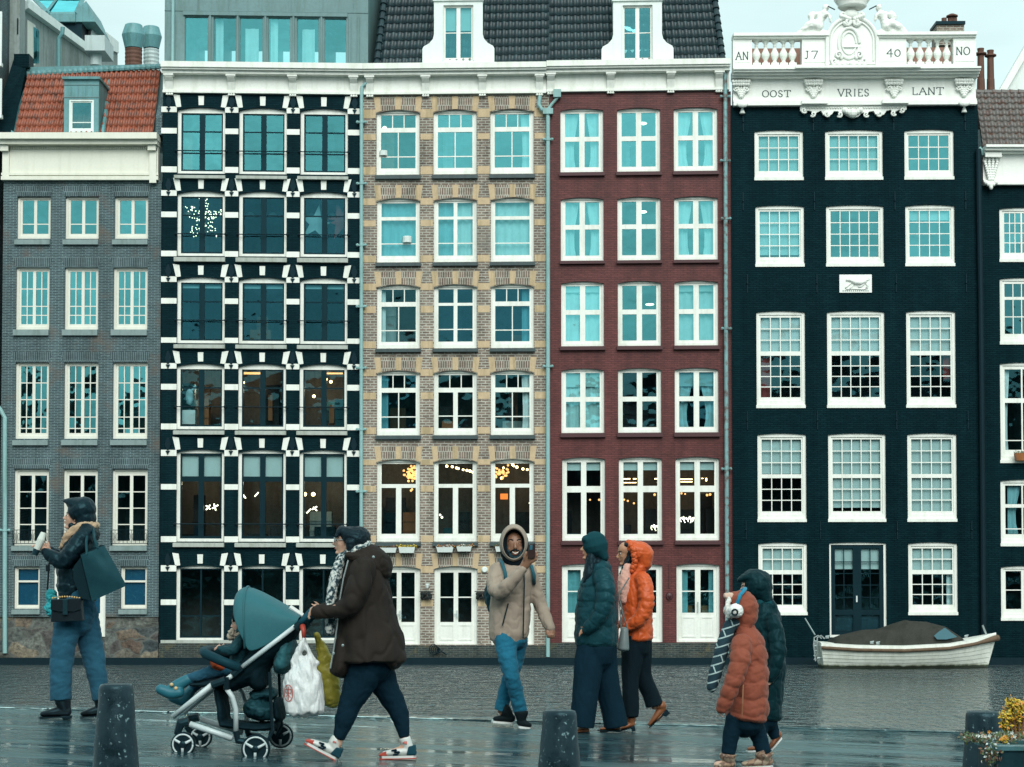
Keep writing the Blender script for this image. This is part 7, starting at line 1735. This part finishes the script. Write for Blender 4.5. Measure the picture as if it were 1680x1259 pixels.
strand(f, b, [(820, 918, .05), (824, 924, -.08), (829, 940, -.135), (831, 960, -.14)], .017, 6); b.cut(); strand(f, b, [(864, 922, .03), (872, 930, -.08), (876, 945, -.10), (876, 958, -.06)], .017, 6); b.build('strap', cloth('teal_strap', lin(.02,.10,.13), .7), t, smooth=True)
t = thing('phone', 'phone in a dark brown case held up by the smiling person', 'phone', tuple(f.p(870, 918, -.4)))
b = MB(); f.sheet(b, [(865, 917), (866.5, 895), (877.5, 893), (877, 916)], -.425, -.412); b.build('phone_case', paint('brown_case', (.035,.018,.015,1), .3), t, bevel=.004)
b = MB(); f.sheet(b, [(868, 904), (868.7, 896.5), (873, 896), (872.7, 903.5)], -.429, -.4255); b.build('camera_bump', paint('blue_glass', (.03,.12,.16,1), .2), t, bevel=.001)
# ---------------------------------------------------------------- D: person in long dark teal coat
f = Fig(985, 1203); E1 = f.thing('person', 'person in dark teal knit hat, quilted teal coat and wide navy trousers walking left', 'person')
M['tealpuff'] = cloth('dark_teal_quilted_nylon', lin(.007,.038,.048), .42, .25, 40, .05, .35, .3)
torso = dict(p=[(984, 936, 22, 0, 26), (981, 960, 31, 0, 34), (979, 995, 35, 0, 38), (978, 1030, 36, 0, 39), (978, 1056, 36, 0, 39)], cap1=.35)
arm = [(987, 946, 17, -.15, 16), (992, 968, 17, -.21, 16), (988, 996, 15.5, -.23, 15), (975, 1018, 13, -.22, 13), (962, 1032, 11, -.19, 11)]
arm2 = [(980, 946, 16, .15, 16), (982, 975, 16, .2, 16), (974, 1005, 14, .2, 14), (960, 1030, 11, .17, 11)]
legA = dict(p=[(970, 1060, 24, -.03, 26), (965, 1095, 24, -.07, 23), (961, 1130, 22, -.09, 21), (957, 1165, 21, -.10, 21), (954, 1192, 20, -.10, 21)], cap1=0)
legB = dict(p=[(988, 1060, 24, .03, 26), (992, 1095, 23, .07, 22), (998, 1130, 21, .09, 20), (1006, 1165, 20, .10, 20), (1012, 1195, 20, .10, 21)], cap1=0)
hd, q = head_profile(f, 974, 900, 48, -1, 0, 5, [(980, 918, 12), (984, 938, 14)])
body(f, E1, hd+[slim(torso), slim(arm), slim(arm2), slim(legA, .6), slim(legB, .6), [hf(956, 1190, 7, -.10), hf(952, 1198, 5, -.10), hf(940, 1200, 4, -.10)], [hf(1006, 1190, 7, .10), hf(1002, 1197, 5, .10), hf(988, 1200, 4, .10)]]+f.hand(961, 1032, 200, 18, .3, -.19, thumb=-1)+f.hand(960, 1030, 200, 18, .3, .17, thumb=-1), 'skin_tan')
face_bits(f, E1, q, 48)
f.blob('knit_hat', [[(977, 896, 21, 0, 24), (976, 892, 20.5, 0, 23)], [(984, 905, 14, 0, 20), (990, 914, 9, 0, 15)], [(965, 888, 11, 0, 19), (962, 886, 8, 0, 16)]], cloth('dark_teal_knit', lin(.008,.045,.055), .9, .15, 50, .2), E1, .007, 3)
f.blob('hair', [[(970, 912, 9, 0, 17), (969, 928, 10, -.03, 16), (965, 945, 9, -.06, 13), (959, 955, 4, -.07, 7)], [(980, 922, 10, 0, 20), (976, 934, 10, 0, 20)]], M['hair'], E1, .007, 2, None, .006, 40, wst=(1,1,.3))
f.blob('coat', [torso, arm, arm2, [(985, 930, 14, 0, 20), (992, 926, 9, 0, 18)]], M['tealpuff'], E1, .0085, 3, [(0, 24, .018), (1, 13, .014), (2, 13, .014)], .006, 12)
f.blob('trousers', [legA, legB, [(978, 1062, 32, 0, 34), (978, 1075, 30, 0, 32)]], M['navy'], E1, .009, 3, None, .006, 9, wst=(1, 1, .4))
M['brownleather'] = cloth('brown_leather', lin(.20,.075,.030), .4, .2, 30, 0, .4, .15)
shoe(f, 'shoe', (967, 1202), (936, 1203), (956, 1190, 7), 9, M['brownleather'], E1, 2, M['iron'], hl=1, d=-.10); shoe(f, 'shoe', (1020, 1202), (981, 1201), (1008, 1190, 7), 10, M['brownleather'], E1, 2, M['iron'], hl=1, d=.10)
# ---------------------------------------------------------------- E: person in orange
f = Fig(1050, 1200); E2 = f.thing('person', 'person in a bright orange hooded jacket, black trousers and brown heeled boots', 'person')
M['orange'] = cloth('orange_quilted_nylon', lin(.50,.085,.018), .42, .15, 40, .05, .35, .25)
torso = dict(p=[(1044, 945, 19, 0, 22), (1044, 968, 25, 0, 29), (1045, 1000, 26, 0, 31), (1046, 1030, 26, 0, 32), (1047, 1048, 26, 0, 32)], cap1=.3)
arm = [(1053, 952, 14, -.13, 14), (1058, 975, 14, -.18, 14), (1055, 1002, 13, -.20, 13), (1042, 1018, 11.5, -.20, 11), (1029, 1027, 9, -.18, 9)]
arm2 = [(1044, 952, 14, .13, 14), (1046, 980, 14, .18, 14), (1036, 1010, 12, .18, 12), (1024, 1025, 9, .16, 9)]
legA = dict(p=[(1040, 1050, 21, -.02, 24), (1036, 1085, 18, -.05, 19), (1033, 1120, 14.5, -.07, 15), (1034, 1150, 14, -.07, 15), (1034, 1176, 13, -.07, 15)], cap1=0)
legB = dict(p=[(1050, 1050, 20, .02, 23), (1052, 1085, 18, .06, 18), (1056, 1112, 15, .08, 15), (1068, 1138, 14, .09, 14), (1075, 1160, 15, .09, 15)], cap1=0)
hd, q = head_profile(f, 1030, 909, 43, -1, 0, -6, [(1034, 924, 11), (1040, 940, 13)])
body(f, E2, hd+[slim(torso), slim(arm), slim(arm2), slim(legA, .6), slim(legB, .6), [hf(1034, 1172, 6, -.07), hf(1034, 1188, 5, -.07), hf(1024, 1192, 4, -.07)], [hf(1078, 1156, 6, .09), hf(1088, 1168, 5, .09), hf(1080, 1182, 4, .09)]]+f.hand(1028, 1027, 205, 17, .3, -.18, thumb=-1)+f.hand(1024, 1025, 205, 17, .3, .16, thumb=-1), 'skin_tan')
face_bits(f, E2, q, 44)
f.blob('hair', [[(1028, 895, 6, 0, 15), (1034, 895, 9, 0, 18)], [(1034, 895, 8, 0, 17), (1035, 902, 8, 0, 18), (1032, 916, 7, 0, 17), (1026, 930, 6, -.05, 9), (1019, 941, 3.5, -.07, 6)]], M['hair'], E2, .006, 2, None, .006, 40)
f.blob('hood', [[(1050, 908, 20, 0, 24), (1055, 912, 18.5, 0, 22), (1056, 924, 14, 0, 20)], [(1044, 905, 17, 0, 23), (1038, 899, 13.5, 0, 21)], [(1050, 932, 12, 0, 20), (1042, 944, 12, 0, 20)]], M['orange'], E2, .007, 3, None, .006, 14)
b = MB()
pts = [(1031, 889, -.02), (1035, 893, -.08), (1039, 903, -.115), (1041, 915, -.12), (1040, 928, -.11), (1037, 940, -.10)]
for i, p_ in enumerate(pts[:-1]):
    for k in range(4):
        t = k/4; x, y, d = [p_[j]+(pts[i+1][j]-p_[j])*t for j in range(3)]; b.ball(f.p(x-2*((i*4+k) % 2), y, d), .019+.004*((k*7+i) % 3), 8, 6); b.ball(f.p(x, y, -d*.9), .018, 8, 6)
b.build('ruffled_rim', M['orange'], E2, smooth=True)
f.blob('scarf', [[(1028, 932, 8, -.03, 17), (1024, 950, 11, -.05, 17), (1023, 970, 10, -.07, 14), (1022, 986, 6, -.08, 10)]], cloth('pale_pink_wool', lin(.62,.36,.29), .95, .1, 60, .4), E2, .007, 2, None, .005, 30)
f.blob('jacket', [torso, arm, arm2, [(1050, 940, 12, 0, 18), (1056, 946, 8, 0, 15)]], M['orange'], E2, .0085, 3, [(0, 26, .008), (1, 10, .008), (2, 10, .008)], .010, 12, wst=(1,1,1))
f.blob('trousers', [legA, legB, [(1045, 1052, 23, 0, 28), (1045, 1062, 22, 0, 27)]], cloth('black_trousers', lin(.005,.010,.014), .8), E2, .009, 3, None, .006, 9, wst=(1,1,.4))
shoe(f, 'boot', (1041, 1192), (1016, 1199), (1034, 1176, 8), 13, M['brownleather'], E2, 1.5, M['iron'], hl=6, d=-.07)
shoe(f, 'boot', (1097, 1166), (1066, 1197), (1084, 1158, 9), 17, M['brownleather'], E2, 1.5, M['iron'], hl=6, d=.09)
t = thing('crossbody_bag', 'soft grey bag hanging on a thin strap between the teal and orange coats', 'handbag', tuple(f.p(1022, 1070, -.3)))
f.blob('bag_body', [dict(p=[(1021, 1034, 6.5, -.30, 8), (1020, 1050, 8.5, -.30, 11), (1019, 1063, 10, -.30, 12)], cap1=.4)], cloth('grey_leather', lin(.13,.17,.17), .45, .1, 30, 0, .4, .2), t, .006, 2)
b = MB(); strand(f, b, [(1016, 1034, -.30), (1014, 1000, -.28), (1013, 975, -.24), (1030, 948, -.20)], .006, 6); b.cut(); strand(f, b, [(1027, 1034, -.30), (1019, 1008, -.30), (1014, 985, -.27)], .006, 6); b.build('strap', cloth('grey_strap', lin(.10,.13,.13), .5), t)
# ---------------------------------------------------------------- G: older child in dark coat (behind)
f = Fig(1262, 1231, 14.6); K2 = f.thing('person', 'child in a long dark green hooded coat, half behind the child in rust', 'person')
M['greenpuff'] = cloth('dark_green_quilted_nylon', lin(.003,.017,.021), .5, .25, 40, .05, .3, .3)
torso = dict(p=[(1256, 1000, 22, 0, 26), (1256, 1030, 29, 0, 33), (1257, 1075, 32, 0, 36), (1257, 1120, 31, 0, 36), (1256, 1160, 28, 0, 34), (1256, 1178, 27, 0, 32)], cap1=.3)
arm = [(1264, 1018, 14, -.14, 14), (1270, 1050, 14.5, -.18, 14), (1268, 1085, 13, -.2, 13), (1258, 1110, 10, -.2, 10)]
arm2 = [(1254, 1018, 14, .14, 14), (1254, 1050, 14, .18, 14), (1240, 1090, 11, .18, 11)]
legA = dict(p=[(1250, 1175, 13, -.06, 14), (1246, 1200, 11, -.06, 12), (1243, 1225, 10, -.06, 11)], cap1=0); legB = dict(p=[(1262, 1175, 13, .06, 14), (1268, 1195, 11, .06, 12), (1275, 1212, 9, .06, 10)], cap1=0)
hd, q = head_profile(f, 1232, 967, 44, -1, 0, 0, [(1244, 985, 11), (1250, 1005, 13)])
body(f, K2, hd+[slim(torso), slim(arm), slim(arm2), slim(legA), slim(legB), [hf(1243, 1222, 6, -.06), hf(1240, 1228, 5, -.06)], [hf(1276, 1210, 6, .06), hf(1270, 1218, 5, .06)]]+f.hand(1258, 1110, 260, 17, .4, -.2)+f.hand(1240, 1090, 250, 17, .4, .18), 'skin_child')
face_bits(f, K2, q, 44)
f.blob('hood', [[(1243, 958, 24, 0, 27), (1244, 964, 24, 0, 27)], [(1232, 947, 13, 0, 22), (1220, 949, 7, 0, 15), (1212, 952, 3.5, 0, 9)], [(1250, 972, 18, 0, 24), (1254, 982, 14, 0, 22)]], M['greenpuff'], K2, .008, 3, None, .008, 14)
f.blob('neck_warmer', [[(1246, 990, 11, 0, 20), (1260, 991, 10, 0, 20)], [(1248, 999, 12, 0, 21), (1260, 998, 10, 0, 20)]], cloth('dark_teal_wool', lin(.008,.050,.062), .95), K2, .008, 1, None, .005, 30)
f.blob('coat', [torso, arm, arm2], M['greenpuff'], K2, .009, 3, [(0, 30, .014), (1, 16, .010), (2, 16, .010)], .010, 10)
f.blob('trousers', [legA, legB, [(1256, 1160, 22, 0, 26), (1256, 1180, 21, 0, 25)]], M['navy'], K2, .009, 2)
shoe(f, 'shoe', (1254, 1231), (1222, 1233), (1244, 1218, 8), 13, M['brownleather'], K2, 2.5, M['shoewhite'], d=-.06); shoe(f, 'shoe', (1285, 1212), (1266, 1234), (1275, 1206, 8), 14, M['brownleather'], K2, 2.5, M['shoewhite'], d=.06)
# ---------------------------------------------------------------- F: child in rust coat
f = Fig(1222, 1259); K1 = f.thing('person', 'child in a rust quilted coat with white ear muffs over the hood', 'person')
M['rustpuff'] = cloth('rust_quilted_fabric', lin(.225,.062,.036), .7, .18, 40, .2, .2, .4)
torso = dict(p=[(1222, 1034, 20, 0, 24), (1226, 1056, 29, 0, 34), (1229, 1090, 32, 0, 37), (1228, 1125, 34, 0, 40), (1226, 1160, 36, 0, 41), (1224, 1178, 36, 0, 41)], cap1=.25)
arm = [(1212, 1054, 18, -.16, 17), (1209, 1080, 17.5, -.22, 17), (1200, 1108, 16, -.24, 16), (1190, 1134, 14, -.24, 14), (1180, 1158, 12, -.22, 12)]
arm2 = [(1220, 1054, 16, .16, 16), (1218, 1085, 16, .2, 16), (1208, 1120, 14, .2, 14), (1198, 1150, 11, .18, 11)]
legA = dict(p=[(1205, 1180, 17, -.05, 18), (1198, 1205, 14, -.06, 14), (1193, 1236, 11.5, -.06, 12)], cap1=0); legB = dict(p=[(1236, 1180, 17, .05, 18), (1246, 1208, 14, .06, 14), (1256, 1238, 12, .06, 12)], cap1=0)
hd, q = head_profile(f, 1209, 1000, 48, -1, 0, 0, [(1218, 1018, 12), (1222, 1040, 14)])
body(f, K1, hd+[slim(torso), slim(arm), slim(arm2), slim(legA), slim(legB), [hf(1193, 1232, 8, -.06), hf(1190, 1250, 7, -.06), hf(1175, 1254, 6, -.06)], [hf(1256, 1234, 8, .06), hf(1254, 1250, 7, .06), hf(1238, 1254, 6, .06)]]+f.hand(1179, 1158, 240, 18, .6, -.22, thumb=-1)+f.hand(1197, 1150, 240, 18, .6, .18, thumb=-1), 'skin_child')
face_bits(f, K1, q, 48)
f.blob('hood', [[(1219, 994, 25, 0, 27), (1220, 999, 25, 0, 27)], [(1210, 985, 18, 0, 23), (1206, 984, 14, 0, 20)], [(1224, 1012, 19, 0, 25), (1221, 1028, 15, 0, 22)]], M['rustpuff'], K1, .008, 3, None, .008, 14)
f.blob('hood_ear', [[(1199, 978, 6, -.04, 5), (1191, 978, 5, -.04, 4)], [(1199, 978, 6, .06, 5), (1192, 978, 5, .06, 4)]], cloth('cream_fleece', lin(.55,.40,.32), .95), K1, .006, 2, None, .004, 40)
f.blob('fur_lining', [[(1195, 983, 4, -.06, 4), (1192, 995, 4.5, -.07, 4), (1194, 1012, 5, -.07, 5)]], cloth('white_fleece', lin(.62,.64,.60), .95), K1, .006, 1, None, .006, 50)
f.blob('coat', [torso, arm, arm2], M['rustpuff'], K1, .0085, 3, [(0, 22, .020), (1, 15, .016), (2, 15, .014)], .008, 11)
b = MB(); strand(f, b, [(1208, 1172, -.325), (1209, 1150, -.325), (1211, 1120, -.30)], .006, 6); b.build('side_zip', M['brownleather'], K1)
f.blob('trousers', [legA, legB, [(1224, 1160, 30, 0, 34), (1223, 1182, 29, 0, 33)]], M['navy'], K1, .009, 2, None, .006, 12)
def camo():
    m = NM('patterned_boot'); m.col(m.ramp(m.noise(22, 2, .5), [(.4, (.30,.20,.13)), (.5, (.10,.05,.04)), (.6, (.35,.28,.2))])).rough(.7); return m.m
M['camo'] = camo()
shoe(f, 'boot', (1202, 1262), (1168, 1263), (1193, 1236, 14), 20, M['camo'], K1, 3, M['tealboot'], d=-.06); shoe(f, 'boot', (1270, 1260), (1214, 1262), (1256, 1238, 15), 20, M['camo'], K1, 3, M['shoewhite'], d=.06)
t = thing('ear_muffs', 'white fluffy ear muffs on a blue band worn over the rust hood', 'ear muffs', tuple(f.p(1203, 1002, -.14)))
f.blob('muff', [dict(p=[(1203, 1002, 12.5, -.155, 12), (1203.5, 1002, 12.5, -.135, 12)], n=16)], cloth('white_fluff', lin(.70,.74,.70), 1, .1, 50, .5), t, .006, 0, None, .004, 50)
f.blob('muff', [dict(p=[(1203, 1002, 12.5, .155, 12), (1203.5, 1002, 12.5, .135, 12)], n=16)], cloth('white_fluff_far', lin(.70,.74,.70), 1, .1, 50, .5), t, .006, 0, None, .004, 50)
b = MB(); c = f.p(1200, 1004, -.155-.055); b.tube([c+Vector((.020*math.cos(a*.5), 0, .020*math.sin(a*.5))) for a in range(14)], .006, 6); b.build('black_ring', M['iron'], t)
b = MB(); strand(f, b, [(1205, 992, -.14), (1211, 976, -.13), (1220, 968, -.07), (1223, 966, 0), (1220, 968, .07), (1211, 976, .13), (1205, 992, .14)], .013, 8); b.build('band', cloth('blue_band', lin(.01,.20,.32), .6), t, smooth=True)
def stripes():
    m = NM('navy_white_scarf'); w = m.n('ShaderNodeTexBrick', Scale=1.0); w.inputs['Brick Width'].default_value = .15; w.inputs['Row Height'].default_value = .055; w.inputs['Mortar Size'].default_value = .0045; w.inputs['Mortar Smooth'].default_value = 0
    w.inputs['Color1'].default_value = (.006,.030,.045,1); w.inputs['Color2'].default_value = (.008,.035,.05,1); w.inputs['Mortar'].default_value = (.34,.46,.46,1)
    mp = m.n('ShaderNodeMapping'); mp.inputs['Rotation'].default_value = (0, R(18), 0); m.l(m.coord(), mp.inputs[0]); sp = m.n('ShaderNodeSeparateXYZ'); m.l(mp.outputs[0], sp.inputs[0]); cb = m.n('ShaderNodeCombineXYZ'); m.l(sp.outputs[0], cb.inputs[0]); m.l(sp.outputs[2], cb.inputs[1]); m.l(cb.outputs[0], w.inputs['Vector'])
    m.col(w.outputs['Color']).rough(.95); return m.m
f.blob('scarf', [[(1204, 1024, 11, 0, 24), (1198, 1030, 11, 0, 22)], [(1196, 1026, 10, -.05, 16), (1187, 1050, 11, -.07, 15), (1178, 1080, 11, -.08, 14), (1170, 1110, 10.5, -.09, 14), (1166, 1126, 9, -.09, 13)]], stripes(), K1, .008, 2, None, .005, 20)

# ---------------------------------------------------------------- lamps that are lit inside the rooms
def glow(px, py, Y, e, col=(1,.74,.5)):
    e *= .55
    l = bpy.data.lights.new('room_light', 'POINT'); l.energy = e; l.color = col; l.shadow_soft_size = .12
    o = bpy.data.objects.new('room_light', l); COL.objects.link(o); o.location = P(px, py, Y)
for px, py, e in ((330,640,22),(431,640,22),(530,640,30),(330,790,22),(431,790,18),(530,790,30),(652,780,22),(746,775,14),(840,780,22),(1050,790,16),(1142,790,20)): glow(px, py, FY+1.5, e)

# ---------------------------------------------------------------- carved figures reclining on the black house's parapet
f = Fig(1398, 60, Y5-.05)
for sg in (-1, 1):
    X = lambda dx: 1398+sg*dx
    f.blob('reclining_figure', [[(X(43.5), 12, 5.2, 0, 5), (X(43.8), 15, 5, 0, 5)], [(X(45), 18, 3), (X(48), 24, 4)], [(X(48), 25, 8, 0, 8), (X(52), 33, 7, 0, 7), (X(57), 43, 9.5, 0, 9), (X(60), 48, 9, 0, 9)],
        [(X(57), 45, 9, -.1), (X(66), 42, 7.5, -.15), (X(75), 46, 6, -.15), (X(84), 53, 4.5, -.1), (X(92), 57, 3, -.1)], [(X(60), 50, 9), (X(70), 54, 8), (X(82), 57, 6), (X(94), 60, 4)],
        [(X(44), 24, 3.6, -.1), (X(38), 30, 3, -.15), (X(36), 38, 2.4, -.15)], [(X(54), 22, 3.6), (X(62), 25, 3.2), (X(66), 33, 3), (X(62), 38, 2.6)], [(X(64), 20, 2.5), (X(68), 26, 5), (X(67), 34, 4)]],
        M['stonewhite'], H5, .03, 2, None, .03, 7)
